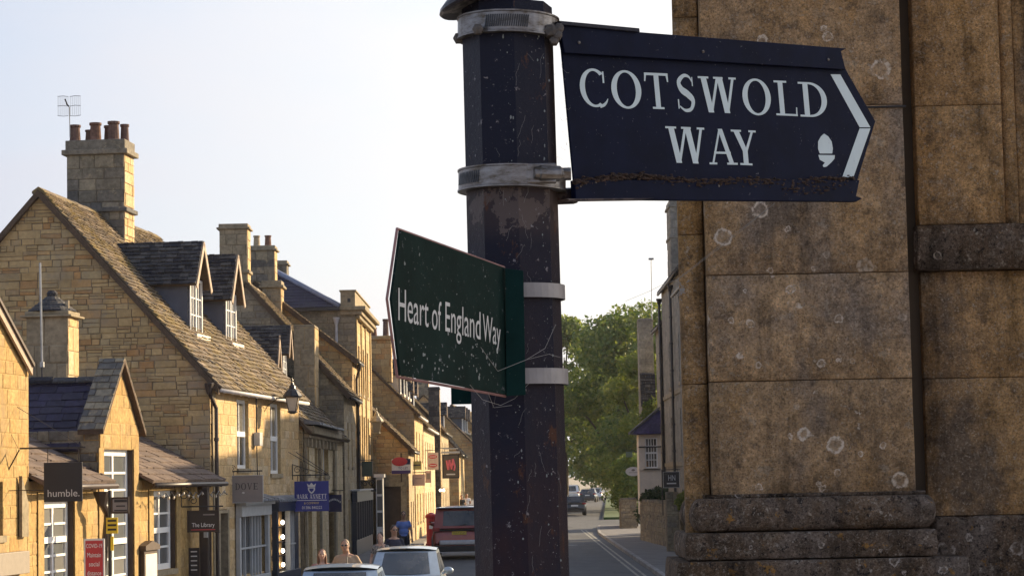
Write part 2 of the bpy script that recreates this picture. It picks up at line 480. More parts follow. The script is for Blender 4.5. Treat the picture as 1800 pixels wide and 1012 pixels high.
# ------------------------------------------------------------------ parts of buildings
def window(bld, fr, a0, a1, b0, b1, inset=.13, cols=2, rows=2, trans=(), mf='white', mg='glass', sill=True, name='window', bar=.03, frame=.06, sillmat='ashlar', mull=()):
    mb = MB(); d0, d1 = -inset - .05, -inset
    mb.fbox(fr, a0, a0 + frame, b0, b1, d0, d1); mb.fbox(fr, a1 - frame, a1, b0, b1, d0, d1)
    mb.fbox(fr, a0 + frame, a1 - frame, b0, b0 + frame, d0, d1); mb.fbox(fr, a0 + frame, a1 - frame, b1 - frame, b1, d0, d1)
    ia0, ia1, ib0, ib1 = a0 + frame, a1 - frame, b0 + frame, b1 - frame
    cw, rh = (ia1 - ia0) / cols, (ib1 - ib0) / rows
    for c in range(1, cols):
        bw = bar * (2.0 if c in mull else 1); mb.fbox(fr, ia0 + c * cw - bw / 2, ia0 + c * cw + bw / 2, ib0, ib1, d0 + .012, d1 - (.0 if c in mull else .008))
    for r_ in range(1, rows):
        bw = bar * (2.6 if r_ in trans else 1)
        mb.fbox(fr, ia0, ia1, ib0 + r_ * rh - bw / 2, ib0 + r_ * rh + bw / 2, d0 + .01, d1 + (.02 if r_ in trans else -.005))
    o = mb.build(name, M[mf], bld)
    for c in range(cols):
        for r_ in range(rows):
            p = MB(); tl = random.uniform(-.006, .006)
            e = [fr.p(ia0 + c * cw, ib0 + r_ * rh, d0 + .018 + tl), fr.p(ia0 + (c + 1) * cw, ib0 + r_ * rh, d0 + .018 - tl), fr.p(ia0 + (c + 1) * cw, ib0 + (r_ + 1) * rh, d0 + .018), fr.p(ia0 + c * cw, ib0 + (r_ + 1) * rh, d0 + .018)]
            p.prism(e, -fr.N * .006); p.build('pane', M[mg], o)
    if sill:
        s = MB(); s.fbox(fr, a0 - .08, a1 + .08, b0 - .12, b0 - .003, -inset - .05, .05); s.build('sill', M[sillmat], o)
    # dark sheet painted for the unlit room behind
    k = MB(); k.fbox(fr, a0 + .01, a1 - .01, b0 + .01, b1 - .01, -inset - .12, -inset - .1); k.build('room_dark_sheet', M['interior'], o)
    return o
def downpipe(bld, p0, p1, mat='black', r=.045, hopper=True, swan=None, name='downpipe'):
    mb = MB(); p0, p1 = V3(p0), V3(p1)
    pts = [p0]
    if swan: pts = [p0 + V3(swan), p0 + V3(swan) + V3((0, 0, -.18)), p0 + V3((0, 0, -.5)), p0 + V3((0, 0, -.65))]
    mb.tube(pts + [p1], r, 8)
    if hopper: mb.lathe(pts[0], [(r * 1.2, -.22), (r * 2.2, -.02), (r * 2.4, .04), (r * 2.2, .05)], 8)
    n = max(1, int(abs(p0.z - p1.z) / 1.1))
    for i in range(n):
        c = p1 + (V3((p0.x, p0.y, p0.z - .7)) - p1) * (i + .5) / n
        mb.lathe(c, [(r * 1.35, -.04), (r * 1.35, .04)], 8)
    return mb.build(name, M[mat], bld, smooth=False)
def chimney(bld, x0, x1, y0, y1, z0, z1, capz=.22, over=.08, stone='chimney', mort='chimney_mortar', bands=(), pots=(), n=40, lit='honey', sg=1, capmat=None, label=None, course=(.2, .34), rowcap=True):
    core = MB(); core.box(x0, x1, y0, y1, z0, z1)
    c = core.build('chimney', M[mort], bld)
    if label: c['label'] = label
    lay(c, Fr((x0, y0, 0), (1, 0, 0), (0, -1, 0)), [(0, z0), (x1 - x0, z0), (x1 - x0, z1), (0, z1)], [], course, (.3, .6), M[stone], n, proud=(.01, .03))
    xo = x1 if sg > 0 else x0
    lay(c, Fr((xo, y0, 0), (0, 1, 0), (sg, 0, 0)), [(0, z0), (y1 - y0, z0), (y1 - y0, z1), (0, z1)], [], course, (.3, .6), M[lit], 0, proud=(.01, .025))  # street side takes the lit stone: sunlight put into its colour
    if rowcap:
        cap = MB(); cap.box(x0 - over, x1 + over, y0 - over, y1 + over, z1, z1 + capz * .35); cap.build('cap_moulding', M[capmat or stone], c, bevel=.02)
        cap = MB(); cap.box(x0 - over * .3, x1 + over * .3, y0 - over * .3, y1 + over * .3, z1 + capz * .352, z1 + capz); cap.build('chimney_cap', M[capmat or stone], c, bevel=.02)
    for b in bands: cap = MB(); cap.box(x0 - over * .8, x1 + over * .8, y0 - over * .8, y1 + over * .8, b, b + .12); cap.build('string_band', M[capmat or stone], c, bevel=.02)
    for (px, py, r, h, mt) in pots:
        m = MB(); m.lathe((px, py, z1 + capz), [(r * 1.15, 0), (r, .06), (r * .86, h * .85), (r * 1.05, h * .88), (r * 1.05, h), (r * .7, h), (r * .7, h - .15)], 12)
        m.build('chimney_pot', M[mt], c)
    return c
def roof_slope(bld, sg, W, L, ze, zr, ov=.22, verge=.1, th=.09, mat='slate_moss', exposure=.2, w=(.2, .42), nobj=0, front=True, slth=.022, y0=0, grade=.35, corem='timber_edge', seed=3, laying=True, seg=None):
    """one slope of a ridge roof; front = street side"""
    k = (zr - ze) / (W / 2)
    if front: O = V3((sg * ov, y0 - verge, ze - ov * k)); E2 = V3((-sg * (W / 2 + ov), 0, (W / 2 + ov) * k))
    else: O = V3((-sg * (W + ov), y0 - verge, ze - ov * k)); E2 = V3((sg * (W / 2 + ov), 0, (W / 2 + ov) * k))
    H = E2.length; E2n = E2.normalized(); E1 = V3((0, 1, 0)); N = E1.cross(E2n)
    if N.z < 0: N = -N
    fr = Fr(O + N * .004, E1, N, E2n)
    T = L + 2 * verge
    core = MB(); core.prism([fr.p(0, 0, 0), fr.p(T, 0, 0), fr.p(T, H, 0), fr.p(0, H, 0)], N * th)
    c = core.build('roof', M[corem], bld)
    f2 = Fr(fr.p(0, 0, th), E1, N, E2n)
    if laying: slates(c, f2, seg or [(0, 0), (T, 0), (T, H), (0, H)], exposure, w, slth, M[mat], nobj, seed=seed, grade=grade)
    return c, f2, T, H
def ridge(bld, fr_pts, mat, w=.16, n=20):
    a, b = V3(fr_pts[0]), V3(fr_pts[1]); mb = MB()
    for i in range(n):
        p, q = a.lerp(b, i / n), a.lerp(b, (i + .97) / n)
        z = random.uniform(-.01, .015)
        sd = (b - a).normalized().cross(V3((0, 0, 1))) * w
        mb.hexa([p - sd + V3((0, 0, -w * .7)), p + V3((0, 0, -.05)), q + V3((0, 0, -.05)), q - sd + V3((0, 0, -w * .7)), p - sd + V3((0, 0, -w * .7 + .05 + z)), p + V3((0, 0, .05 + z)), q + V3((0, 0, .05 + z)), q - sd + V3((0, 0, -w * .7 + .05 + z))])
        mb.hexa([p + V3((0, 0, -.05)), p + sd + V3((0, 0, -w * .7)), q + sd + V3((0, 0, -w * .7)), q + V3((0, 0, -.05)), p + V3((0, 0, .05 + z)), p + sd + V3((0, 0, -w * .7 + .05 + z)), q + sd + V3((0, 0, -w * .7 + .05 + z)), q + V3((0, 0, .05 + z))])
    return mb.build('ridge_tile', M[mat], bld)
def gutter(bld, p0, p1, mat='black', r=.055, drop=True):
    mb = MB(); mb.tube([p0, p1], r, 10)
    n = int((V3(p1) - V3(p0)).length / .9)
    for i in range(n):
        c = V3(p0).lerp(V3(p1), (i + .5) / max(n, 1)); mb.tube([c + V3((0, 0, -.07)), c + V3((0, 0, .06))], r * .5, 5)
    return mb.build('gutter', M[mat], bld, smooth=True)
def house(name, label, X, Y, a, L, W, ze, zr, sg=1, z0=0.0, gst='rubble', gmort='rubble_mortar', fst='honey', fmort='honey_mortar', gn=0, fn=0,
          fholes=(), gholes=(), course=(.13, .24), width=(.22, .6), roofm='slate_moss', roofn=0, gutterm='black', seed=1, ov=.2, gable_min=-9, exposure=.2, group=None, far=True, facade_course=(.18, .3), fw=(.3, .7), grade=.35, slth=.026, laying=True, slw=(.2, .42), cat='house'):
    b = empty(name, label, cat, (X, Y, z0), -R(a), group)
    fg = Fr((0, 0, 0), (-sg, 0, 0), (0, -1, 0)); gp = [(0, 0), (W, 0), (W, ze), (W / 2, zr), (0, ze)]
    wg = wall_core(b, fg, gp, gholes, M[gmort])
    lay(wg, fg, gp, gholes, course, width, M[gst], gn, seed=seed, minz=gable_min)
    ff = Fr((0, 0, 0), (0, 1, 0), (sg, 0, 0)); fp = [(.3, 0), (L, 0), (L, ze), (.3, ze)]
    wf = wall_core(b, ff, fp, fholes, M[fmort])
    lay(wf, ff, [(0, 0), (L, 0), (L, ze), (0, ze)], fholes, facade_course, fw, M[fst], fn, seed=seed + 1, proud=(.004, .011), gap=.008)
    if far:
        fb = Fr((0, L, 0), (-sg, 0, 0), (0, 1, 0)); wall_core(b, fb, [(.3, 0), (W, 0), (W, ze), (W / 2, zr - .01), (.3, ze)], [], M[gmort])
        bk = Fr((-sg * W, 0, 0), (0, 1, 0), (-sg, 0, 0)); wall_core(b, bk, [(.3, 0), (L - .3, 0), (L - .3, ze), (.3, ze)], [], M[gmort])
    rf = roof_slope(b, sg, W, L, ze, zr, ov=ov, mat=roofm, nobj=roofn, seed=seed + 2, exposure=exposure, grade=grade, laying=laying, w=slw, slth=slth)
    roof_slope(b, sg, W, L, ze, zr, ov=ov, mat=roofm, front=False, laying=False)
    ridge(b, [(-sg * W / 2, -.12, zr + .12), (-sg * W / 2, L + .12, zr + .12)], roofm if roofm != 'slate_moss' else 'slate_moss', n=int(L / .45))
    k = (zr - ze) / (W / 2)
    if gutterm: gutter(b, (sg * (ov + .03), -.05, ze - ov * k + .02), (sg * (ov + .03), L + .05, ze - ov * k + .02), gutterm)
    return b, fg, ff, wg, wf, rf
# ------------------------------------------------------------------ lettering
def text_polys(s):
    cu = bpy.data.curves.new('t', 'FONT'); cu.body = s; cu.size = 1; cu.resolution_u = 4
    o = bpy.data.objects.new('t', cu); COL.objects.link(o)
    dg = bpy.context.evaluated_depsgraph_get(); dg.update()
    me = bpy.data.meshes.new_from_object(o.evaluated_get(dg))
    vs = [(v.co.x, v.co.y) for v in me.vertices]; fs = [tuple(p.vertices) for p in me.polygons]
    bpy.data.objects.remove(o); bpy.data.curves.remove(cu); bpy.data.meshes.remove(me)
    return vs, fs
def text_on(parent, s, mapf, mat, name='lettering'):
    """mapf(u, v) -> 3D, u and v in 0..1 over the width and the cap height"""
    vs, fs = text_polys(s)
    x0, x1 = min(v[0] for v in vs), max(v[0] for v in vs); ch = .729
    mb = MB(); mb.add([mapf((x - x0) / (x1 - x0), y / ch) for x, y in vs], fs)
    return mb.build(name, mat, parent)
def arc_strip(cx, cy, ro, ri, t0, t1, n=28):
    """quads between outer ellipse ro and inner ellipse ri; degrees"""
    q = []
    for i in range(n):
        a, b = R(t0 + (t1 - t0) * i / n), R(t0 + (t1 - t0) * (i + 1) / n)
        q.append([(cx + ro[0] * math.cos(a), cy + ro[1] * math.sin(a)), (cx + ro[0] * math.cos(b), cy + ro[1] * math.sin(b)), (cx + ri[0] * math.cos(b), cy + ri[1] * math.sin(b)), (cx + ri[0] * math.cos(a), cy + ri[1] * math.sin(a))])
    return q
def rc(x0, x1, y0, y1): return [[(x0, y0), (x1, y0), (x1, y1), (x0, y1)]]
def dg_(x0, x1, w, y0=0., y1=1.): return [[(x0, y0), (x0 + w, y0), (x1 + w, y1), (x1, y1)]]
def curve_strip(pts, ws):
    """smooth stroke through pts with widths"""
    P = []
    n = len(pts)
    for i in range(n - 1):
        p0, p1, p2, p3 = pts[max(i - 1, 0)], pts[i], pts[i + 1], pts[min(i + 2, n - 1)]
        for k in range(6):
            t = k / 6
            f = lambda a, b, c, d: .5 * (2 * b + (c - a) * t + (2 * a - 5 * b + 4 * c - d) * t * t + (3 * b - a - 3 * c + d) * t ** 3)
            P.append((f(p0[0], p1[0], p2[0], p3[0]), f(p0[1], p1[1], p2[1], p3[1]), ws[i] + (ws[i + 1] - ws[i]) * t))
    P.append((*pts[-1], ws[-1]))
    L_ = []
    for i, (x, y, w) in enumerate(P):
        a, b = P[max(i - 1, 0)], P[min(i + 1, len(P) - 1)]
        tx, ty = b[0] - a[0], b[1] - a[1]; l = math.hypot(tx, ty) or 1
        L_.append(((x - ty / l * w / 2, y + tx / l * w / 2), (x + ty / l * w / 2, y - tx / l * w / 2)))
    return [[a[0], a[1], b[1], b[0]] for a, b in zip(L_, L_[1:])]
SF = .055
def glyph(c):
    s = .17; q = []
    if c == 'O': q = arc_strip(.5, .5, (.5, .52), (.315, .46), 0, 360, 40)
    elif c == 'C': q = arc_strip(.53, .5, (.53, .52), (.34, .455), 48, 300, 32) + rc(.86, .92, .64, .95) + curve_strip([(.69, -.005), (.84, .05), (.94, .13), (1.0, .22)], [.07, .085, .06, .02])
    elif c == 'D': q = rc(.16, .34, 0, 1) + rc(.0, .42, 0, SF) + rc(.0, .42, 1 - SF, 1) + arc_strip(.38, .5, (.60, .5), (.41, .44), -90, 90, 24)
    elif c == 'T': q = rc(.41, .61, 0, 1) + rc(.27, .75, 0, SF) + rc(.02, 1, .93, 1) + [[(.0, .76), (.05, .76), (.10, .93), (.02, .93)], [(.95, .76), (1, .76), (1, .93), (.91, .93)]]
    elif c == 'L': q = rc(.20, .42, 0, 1) + rc(.02, .6, 1 - SF, 1) + rc(.02, 1, 0, SF) + [[(.93, .05), (.99, .05), (1.0, .25), (.95, .25)]]
    elif c == 'W': q = dg_(.22, .07, .15) + dg_(.27, .50, .07) + dg_(.66, .51, .15) + dg_(.71, .92, .07) + rc(.0, .29, 1 - SF, 1) + rc(.42, .68, 1 - SF, 1) + rc(.84, 1.04, 1 - SF, 1)
    elif c == 'A': q = dg_(.09, .43, .07) + dg_(.74, .40, .16) + rc(.2, .8, .30, .36) + rc(.0, .28, 0, SF) + rc(.64, 1.02, 0, SF)
    elif c == 'Y': q = rc(.42, .62, 0, .45) + rc(.27, .77, 0, SF) + [[(.42, .40), (.62, .40), (.31, 1), (.08, 1)], [(.52, .42), (.62, .40), (.93, 1), (.84, 1)]] + rc(.0, .42, 1 - SF, 1) + rc(.72, 1.02, 1 - SF, 1)
    elif c == 'S': q = curve_strip([(.88, .80), (.72, .955), (.46, .975), (.20, .80), (.30, .60), (.60, .47), (.84, .30), (.72, .07), (.42, .02), (.16, .13)], [.04, .07, .10, .18, .20, .21, .19, .11, .08, .04]) + rc(.85, .9, .70, .95) + rc(.08, .14, .06, .32)
    elif c == 'V': q = dg_(.44, .10, .17) + dg_(.47, .86, .08) + rc(.0, .38, 1 - SF, 1) + rc(.74, 1.02, 1 - SF, 1)
    elif c == 'E': q = rc(.15, .36, 0, 1) + rc(.02, .95, 0, .07) + rc(.02, .92, .93, 1) + rc(.36, .74, .47, .54) + rc(.87, .92, .78, 1) + rc(.90, .95, 0, .24) + rc(.70, .74, .40, .61)
    elif c == 'M': q = rc(.10, .15, 0, 1) + rc(.76, .92, 0, 1) + [[(.12, 1), (.27, 1), (.53, .05), (.45, .05)], [(.46, .05), (.53, .05), (.82, 1), (.74, 1)]] + rc(.0, .26, 0, SF) + rc(.66, 1.02, 0, SF)
    elif c == 'R': q = rc(.14, .34, 0, 1) + rc(.0, .48, 0, SF) + rc(.0, .4, 1 - SF, 1) + arc_strip(.38, .74, (.42, .26), (.24, .2), -90, 90, 16) + [[(.42, .50), (.60, .50), (1.02, 0), (.82, 0)]]
    elif c == 'K': q = rc(.14, .34, 0, 1) + rc(.0, .48, 0, SF) + rc(.0, .48, 1 - SF, 1) + [[(.34, .40), (.42, .40), (.90, 1), (.80, 1)], [(.40, .52), (.56, .60), (1.02, 0), (.80, 0)]] + rc(.68, 1.0, 1 - SF, 1)
    elif c == 'N': q = rc(.12, .18, 0, 1) + rc(.80, .86, 0, 1) + [[(.12, 1), (.30, 1), (.86, 0), (.70, 0)]] + rc(.0, .32, 0, SF) + rc(.68, 1.0, 1 - SF, 1)
    return q
def serif_on(parent, specs, mat, name='lettering'):
    """specs: (char, mapf) with mapf(u, v, k) -> 3D, k = tiny lift"""
    mb = MB()
    for c, mf in specs:
        for k, q in enumerate(glyph(c)):
            mb.add([mf(u, v, .00004 * (k % 7)) for u, v in q], [(0, 1, 2, 3)])
    return mb.build(name, mat, parent)
# ------------------------------------------------------------------ measuring: where a line of sight meets a facade plane
def on_plane(px, py, O, n):
    d = ray(px, py); O = V3(O); n = V3(n)
    return CAMP + d * ((O - CAMP).dot(n) / d.dot(n))
def fac(px, py, X, Y, a):
    S = V3((math.sin(R(a)), math.cos(R(a)), 0)); n = V3((math.cos(R(a)), -math.sin(R(a)), 0))
    p = on_plane(px, py, (X, Y, 0), n)
    return (p - V3((X, Y, 0))).dot(S), p.z
def facr(x0, x1, y0, y1, P, py_mid=None):
    """pixel box on a facade -> (a0, a1, z0, z1)"""
    m = (y0 + y1) / 2
    a0, a1 = fac(x0, m, *P)[0], fac(x1, m, *P)[0]
    xm = (x0 + x1) / 2
    return (a0, a1, fac(xm, y1, *P)[1], fac(xm, y0, *P)[1])

# ------------------------------------------------------------------ ground, road, pavements
def road_off(y): return 0 if y < 112 else .041 * (y - 112) * min(1, (y - 112) / 25 * .5 + .5)
asph, ant, ab = new_mat('asphalt')
p_ = pos(ant); n1 = noise(ant, p_, 90, 3, .7); n2 = noise(ant, p_, .45, 5, .6); n3 = noise(ant, pos(ant, (1, .22, 1)), .6, 3)
c_ = ramp(ant, n1, [(.3, (.050, .054, .060)), (.7, (.082, .086, .092))])
c_ = mixc(ant, 1, c_, ramp(ant, n2, [(.3, .78), (.7, 1.2)]), 'MULTIPLY'); c_ = mixc(ant, 1, c_, ramp(ant, n3, [(.45, 1.0), (.5, .8), (.55, 1.0)]), 'MULTIPLY')
ant.links.new(c_, ab.inputs['Base Color']); ab.inputs['Roughness'].default_value = .8; bump(ant, ab, n1, .3, .01)
M['asphalt'] = asph
M['pave'] = paint('worn_tarmac_footway', (.135, .13, .13), .85, 0, .22, 1.3, .2)
M['flag'] = stone_mat('limestone_flag', [(.36, .32, .26), (.40, .35, .28), (.33, .29, .24)], 9, .3, .01)
M['kerb'] = stone_mat('granite_kerb', [(.30, .29, .28), (.36, .35, .33), (.25, .24, .24)], 20, .3, .01)
M['grass'] = paint('short_verge_grass', (.045, .085, .02), .9, 0, .4, 30, .8)
M['yellow'] = paint('worn_road_line', (.27, .26, .21), .7, 0, .3, 25, .1, dirt=(.085, .09, .095), dirt_at=.50, dirt_s=4)
M['earth'] = paint('pale_limestone_gravel_ground', (.30, .26, .20), .95, 0, .3, .2)
g = MB(); g.box(-2500, 2500, -300, 5000, -.6, -.03); tag(g.build('ground', M['earth']), kind='structure')
def ribbon(name, x0f, x1f, z, y0, y1, mat, n=60, thick=.03):
    mb = MB(); ys = [y0 + (y1 - y0) * i / n for i in range(n + 1)]
    vs = []
    for y in ys: vs += [(x0f(y), y, z - thick), (x1f(y), y, z - thick), (x0f(y), y, z), (x1f(y), y, z)]
    fs = [(0, 1, 3, 2)]
    for i in range(n):
        a, b = i * 4, i * 4 + 4
        fs += [(a + 2, a + 3, b + 3, b + 2), (a, a + 2, b + 2, b), (a + 1, b + 1, b + 3, a + 3)]
    mb.add(vs, fs); return tag(mb.build(name, mat), kind='structure')
ribbon('road', lambda y: -4.05 + road_off(y), lambda y: 4.0 + road_off(y), 0.0, 10, 420, M['asphalt'], 120)
ribbon('pavement_left', lambda y: -9.6 if y < 56 else -7.6 + road_off(y), lambda y: -4.2 + road_off(y), .12, 10, 300, M['pave'], 90, .14)
pr = ribbon('pavement_right', lambda y: 4.15 + road_off(y), lambda y: 9.5 + road_off(y), .12, 20, 128, M['pave'], 60, .14)
ribbon('verge', lambda y: 4.15 + road_off(y), lambda y: 16 + road_off(y), .16, 150, 330, M['grass'], 40, .2)
ribbon('side_road', lambda y: 3.9 + road_off(y), lambda y: 16 + road_off(y), .004, 127.5, 150.5, M['asphalt'], 8)
for nm, sx in (('kerb_left', -4.2), ('kerb_right', 4.0)):
    mb = MB(); y = 20
    while y < (300 if sx < 0 else 128):
        l = .9; o0, o1 = road_off(y), road_off(y + l); j = random.uniform(-.006, .006)
        mb.hexa([(sx + o0, y + .012, -.05), (sx + .15 + o0, y + .012, -.05), (sx + .15 + o1, y + l, -.05), (sx + o1, y + l, -.05), (sx + o0, y + .012, .125 + j), (sx + .15 + o0, y + .012, .125 + j), (sx + .15 + o1, y + l, .125 + j), (sx + o1, y + l, .125 + j)]); y += l
    tag(mb.build(nm, M['kerb'], bevel=.015), kind='structure')
for k, xx in enumerate((3.42, 3.62)):
    mb = MB(); y = 40
    while y < 121:
        mb.add([(xx, y, .004), (xx + .085, y, .004), (xx + .085, y + 3, .004), (xx, y + 3, .004)], [(0, 1, 2, 3)]); y += 3.0 + (.25 if random.random() < .2 else 0)
    tag(mb.build('road_line', M['yellow']), kind='structure')
mb = MB(); mb.lathe((2.2, 96, .004), [(.34, 0), (.34, .006), (.05, .006)], 20); tag(mb.build('manhole_cover', M['black']), 'round iron manhole cover in the right hand lane', 'manhole cover')
M['patch'] = paint('darker_tarmac_patch', (.040, .042, .046), .8, 0, .2, 40, .3)
for i, (x_, y_, w_, l_) in enumerate(((.6, 82, 1.1, 7), (2.6, 108, .8, 5), (1.2, 128, 2.0, 4), (-.9, 62, 1.0, 9))):
    mb = MB(); mb.add([(x_, y_, .0045), (x_ + w_, y_ + .3, .0045), (x_ + w_ - .1, y_ + l_, .0045), (x_ - .05, y_ + l_ - .3, .0045)], [(0, 1, 2, 3)]); tag(mb.build('road_patch', M['patch']), kind='structure')
# raised terrace the signpost stands on
mb = MB(); mb.box(-.9, 7.5, -6, 9.6, 0, 1.3); tag(mb.build('terrace', M['flag']), kind='structure')

# ------------------------------------------------------------------ LEFT ROW
AX, AY, AA = -7.36, 55.0, 5.8           # house with the big gable
PA = (AX, AY, AA)
LX, LY, LA = -8.97, 41.95, 7.5          # single storey range in front of it
PL = (LX, LY, LA)
PB = (-6.15, 66.1, 0.0); PD = (-6.09, 81.3, 0.0); PE = (-6.2, 87.35, 0.0); PF = (-6.25, 90.2, 0.0)

# ---- house A: big gable
def winr(x0, x1, y0, y1, P, ins):
    """window set back by ins: near edge hidden by the jamb at x0, far edge seen at x1 on the recessed plane"""
    n = V3((math.cos(R(P[2])), -math.sin(R(P[2])), 0)); P2 = (P[0] - n.x * ins, P[1] - n.y * ins, P[2]); m_ = (y0 + y1) / 2
    return (fac(x0, m_, *P)[0], fac(x1, m_, *P2)[0], fac((x0 + x1) / 2, y1, *P2)[1], fac((x0 + x1) / 2, y0, *P2)[1])
hA = [winr(416.5, 427.5, 703, 823, PA, .14), winr(475, 484.5, 710, 832, PA, .14)]
doorA = facr(386, 400, 915, 1150, PA); doorA = (doorA[0], doorA[1], .1, 2.25)
shopA1 = facr(415, 465, 915, 1150, PA); shopA1 = (shopA1[0], shopA1[1], .55, 2.02)
shopA2 = facr(478, 519, 905, 1150, PA); shopA2 = (shopA2[0], shopA2[1], .45, 2.1)
A, fgA, ffA, wgA, wfA, rfA = house('gabled_house', 'tall honey stone house with big rubble gable, mossy slate roof and two dormers', AX, AY, AA, 11.0, 8.4, 5.38, 10.03,
    gn=300, fn=160, fholes=hA + [doorA, shopA1, shopA2], gable_min=2.6, roofn=0, course=(.10, .23), width=(.15, .52), seed=5, gutterm='greypipe', exposure=.18, slw=(.16, .42), slth=.036, ov=.24)
for h_ in hA: window(A, ffA, *h_, inset=.09, cols=2, rows=2, trans=(1,), name='window', frame=.09, bar=.05)
downpipe(A, (.14, .10, 5.2), (.14, .10, .1), 'rustpipe', .05, swan=(-.1, -.3, .05))
mb = MB(); mb.box(.03, .05, .12, .42, .1, 5.1); mb.build('corner_quoin', M['ashlar'], A)
# verge board and coping on the near gable
k = (10.03 - 5.38) / 4.2
mb = MB()
mb.hexa([(.26, -.16, 5.02), (.26, -.02, 5.02), (-4.2, -.02, 9.96), (-4.2, -.16, 9.96), (.26, -.16, 5.17), (.26, -.02, 5.17), (-4.2, -.02, 10.14), (-4.2, -.16, 10.14)])
mb.hexa([(-8.66, -.16, 5.02), (-8.66, -.02, 5.02), (-4.2, -.02, 9.96), (-4.2, -.16, 9.96), (-8.66, -.16, 5.17), (-8.66, -.02, 5.17), (-4.2, -.02, 10.14), (-4.2, -.16, 10.14)])
mb.build('verge_board', M['timber_edge'], A)
# main chimney
chimney(A, -5.0, -3.44, 4.9, 5.85, 8.8, 11.70, capz=.40, over=.12, bands=(10.15,), pots=[(-4.86, 5.2, .15, .46, 'pot'), (-4.55, 5.5, .12, .36, 'pot'), (-4.30, 5.2, .16, .50, 'pot'), (-4.02, 5.5, .13, .46, 'pot'), (-3.80, 5.2, .16, .52, 'pot'), (-3.58, 5.5, .12, .48, 'pot')], n=60, label='sooty ashlar chimney stack with six terracotta pots')
def dormer(bld, base_ze, k, w, y0, y1, zb, zt, zap, sg=1, cheek='render_blue', roofm='slate_dark', n=90, cols=2, rows=3, ov=.16, seed=1, label=None, edge='pale_edge'):
    """gabled dormer: front plane at local x=-w (street side), y0..y1 wide, window zb..zt, ridge at zap"""
    x = -sg * w
    xb = lambda z: -sg * (z - base_ze) / k          # where the main slope reaches height z
    ym = (y0 + y1) / 2
    mb = MB()
    for yy in (y0, y1 - .05): mb.prism([(x, yy, zb), (x, yy, zt), (xb(zt), yy, zt), (xb(zb) , yy, zb)], (0, .05, 0))
    mb.prism([(x - sg * .09, y0 + .05, zt - .03), (x - sg * .09, y1 - .05, zt - .03), (x - sg * .09, ym, zap - .12)], (-sg * .05, 0, 0))
    d = mb.build('dormer', M[cheek], bld)
    if label: d['label'] = label
    fr = Fr((x, 0, 0), (0, 1, 0), (sg, 0, 0))
    fw = MB(); f = .07
    fw.fbox(fr, y0, y0 + f, zb, zt, -.05, .03); fw.fbox(fr, y1 - f, y1, zb, zt, -.05, .03)
    fw.fbox(fr, y0 + f, y1 - f, zb, zb + f, -.05, .03); fw.fbox(fr, y0 + f, y1 - f, zt - f, zt, -.05, .03)
    for c in range(1, cols * 2):
        yy = y0 + f + (y1 - y0 - 2 * f) * c / (cols * 2); b_ = .035 if c == cols else .014
        fw.fbox(fr, yy - b_, yy + b_, zb + f, zt - f, -.04, .022 if c == cols else .01)
    for r_ in range(1, rows):
        zz = zb + f + (zt - zb - 2 * f) * r_ / rows; fw.fbox(fr, y0 + f, y1 - f, zz - .014, zz + .014, -.04, .008)
    fw.build('window_frame', M['white'], d)
    for c in range(cols):
        for r_ in range(rows):
            p = MB(); a0 = y0 + f + (y1 - y0 - 2 * f) * c / cols; a1 = a0 + (y1 - y0 - 2 * f) / cols; b0 = zb + f + (zt - zb - 2 * f) * r_ / rows; b1 = b0 + (zt - zb - 2 * f) / rows
            p.fbox(fr, a0, a1, b0, b1, -.03, -.02); p.build('pane', M['glass_lit'], d)
    sl = MB(); sl.box(*sorted((x, x + sg * .22)), y0 - .08, y1 + .08, zb - .14, zb - .003); sl.build('sill', M['cream'], d)
    for side in (-1, 1):
        ye = y0 - ov if side < 0 else y1 + ov
        hw = abs(ye - ym); kk = (zap - zt) / ((y1 - y0) / 2); zl = zap - hw * kk
        E2 = V3((0, (ym - ye), zap - zl)); H = E2.length
        xf = x + sg * .22
        T = abs(xf - xb(zap)) + .1
        E1 = V3((-sg, 0, 0)); N = E1.cross(E2.normalized())
        if N.z < 0: N = -N
        fr2 = Fr((xf, ye, zl), E1, N, E2)
        cut = abs(xf - xb(zl))                    # lower edge meets the main slope sooner
        pl = [(0, 0), (max(.1, cut), 0), (T, H), (0, H)]
        core = MB(); core.prism([fr2.p(a_, b_, 0) for a_, b_ in pl], N * .06); core.build('dormer_roof', M['timber_edge'], d)
        slates(d, Fr(fr2.p(0, 0, .06), E1, N, E2), pl, .125, (.14, .30), .028, M[roofm], n if side < 0 else 0, seed=seed + side)
        bb = MB()
        bb.hexa([fr2.p(-.03, -.05, -.1), fr2.p(-.003, -.05, -.1), fr2.p(-.003, H, -.1), fr2.p(-.03, H, -.1), fr2.p(-.03, -.05, .05), fr2.p(-.003, -.05, .05), fr2.p(-.003, H, .05), fr2.p(-.03, H, .05)])
        bb.build('bargeboard', M['bargeboard'], d)
    return d
M['bargeboard'] = paint('weathered_pale_bargeboard', (.36, .27, .20), .7, 0, .2, 8)
kA = (10.03 - 5.38) / 4.2
dormer(A, 5.48, kA, 1.15, 2.72, 4.02, 6.70, 8.14, 9.08, seed=21, label='near dormer with white casement and blue grey cheek')
dormer(A, 5.48, kA, 1.15, 6.72, 7.98, 6.70, 8.08, 9.12, seed=25, label='far dormer with white casement under dark stone slates')
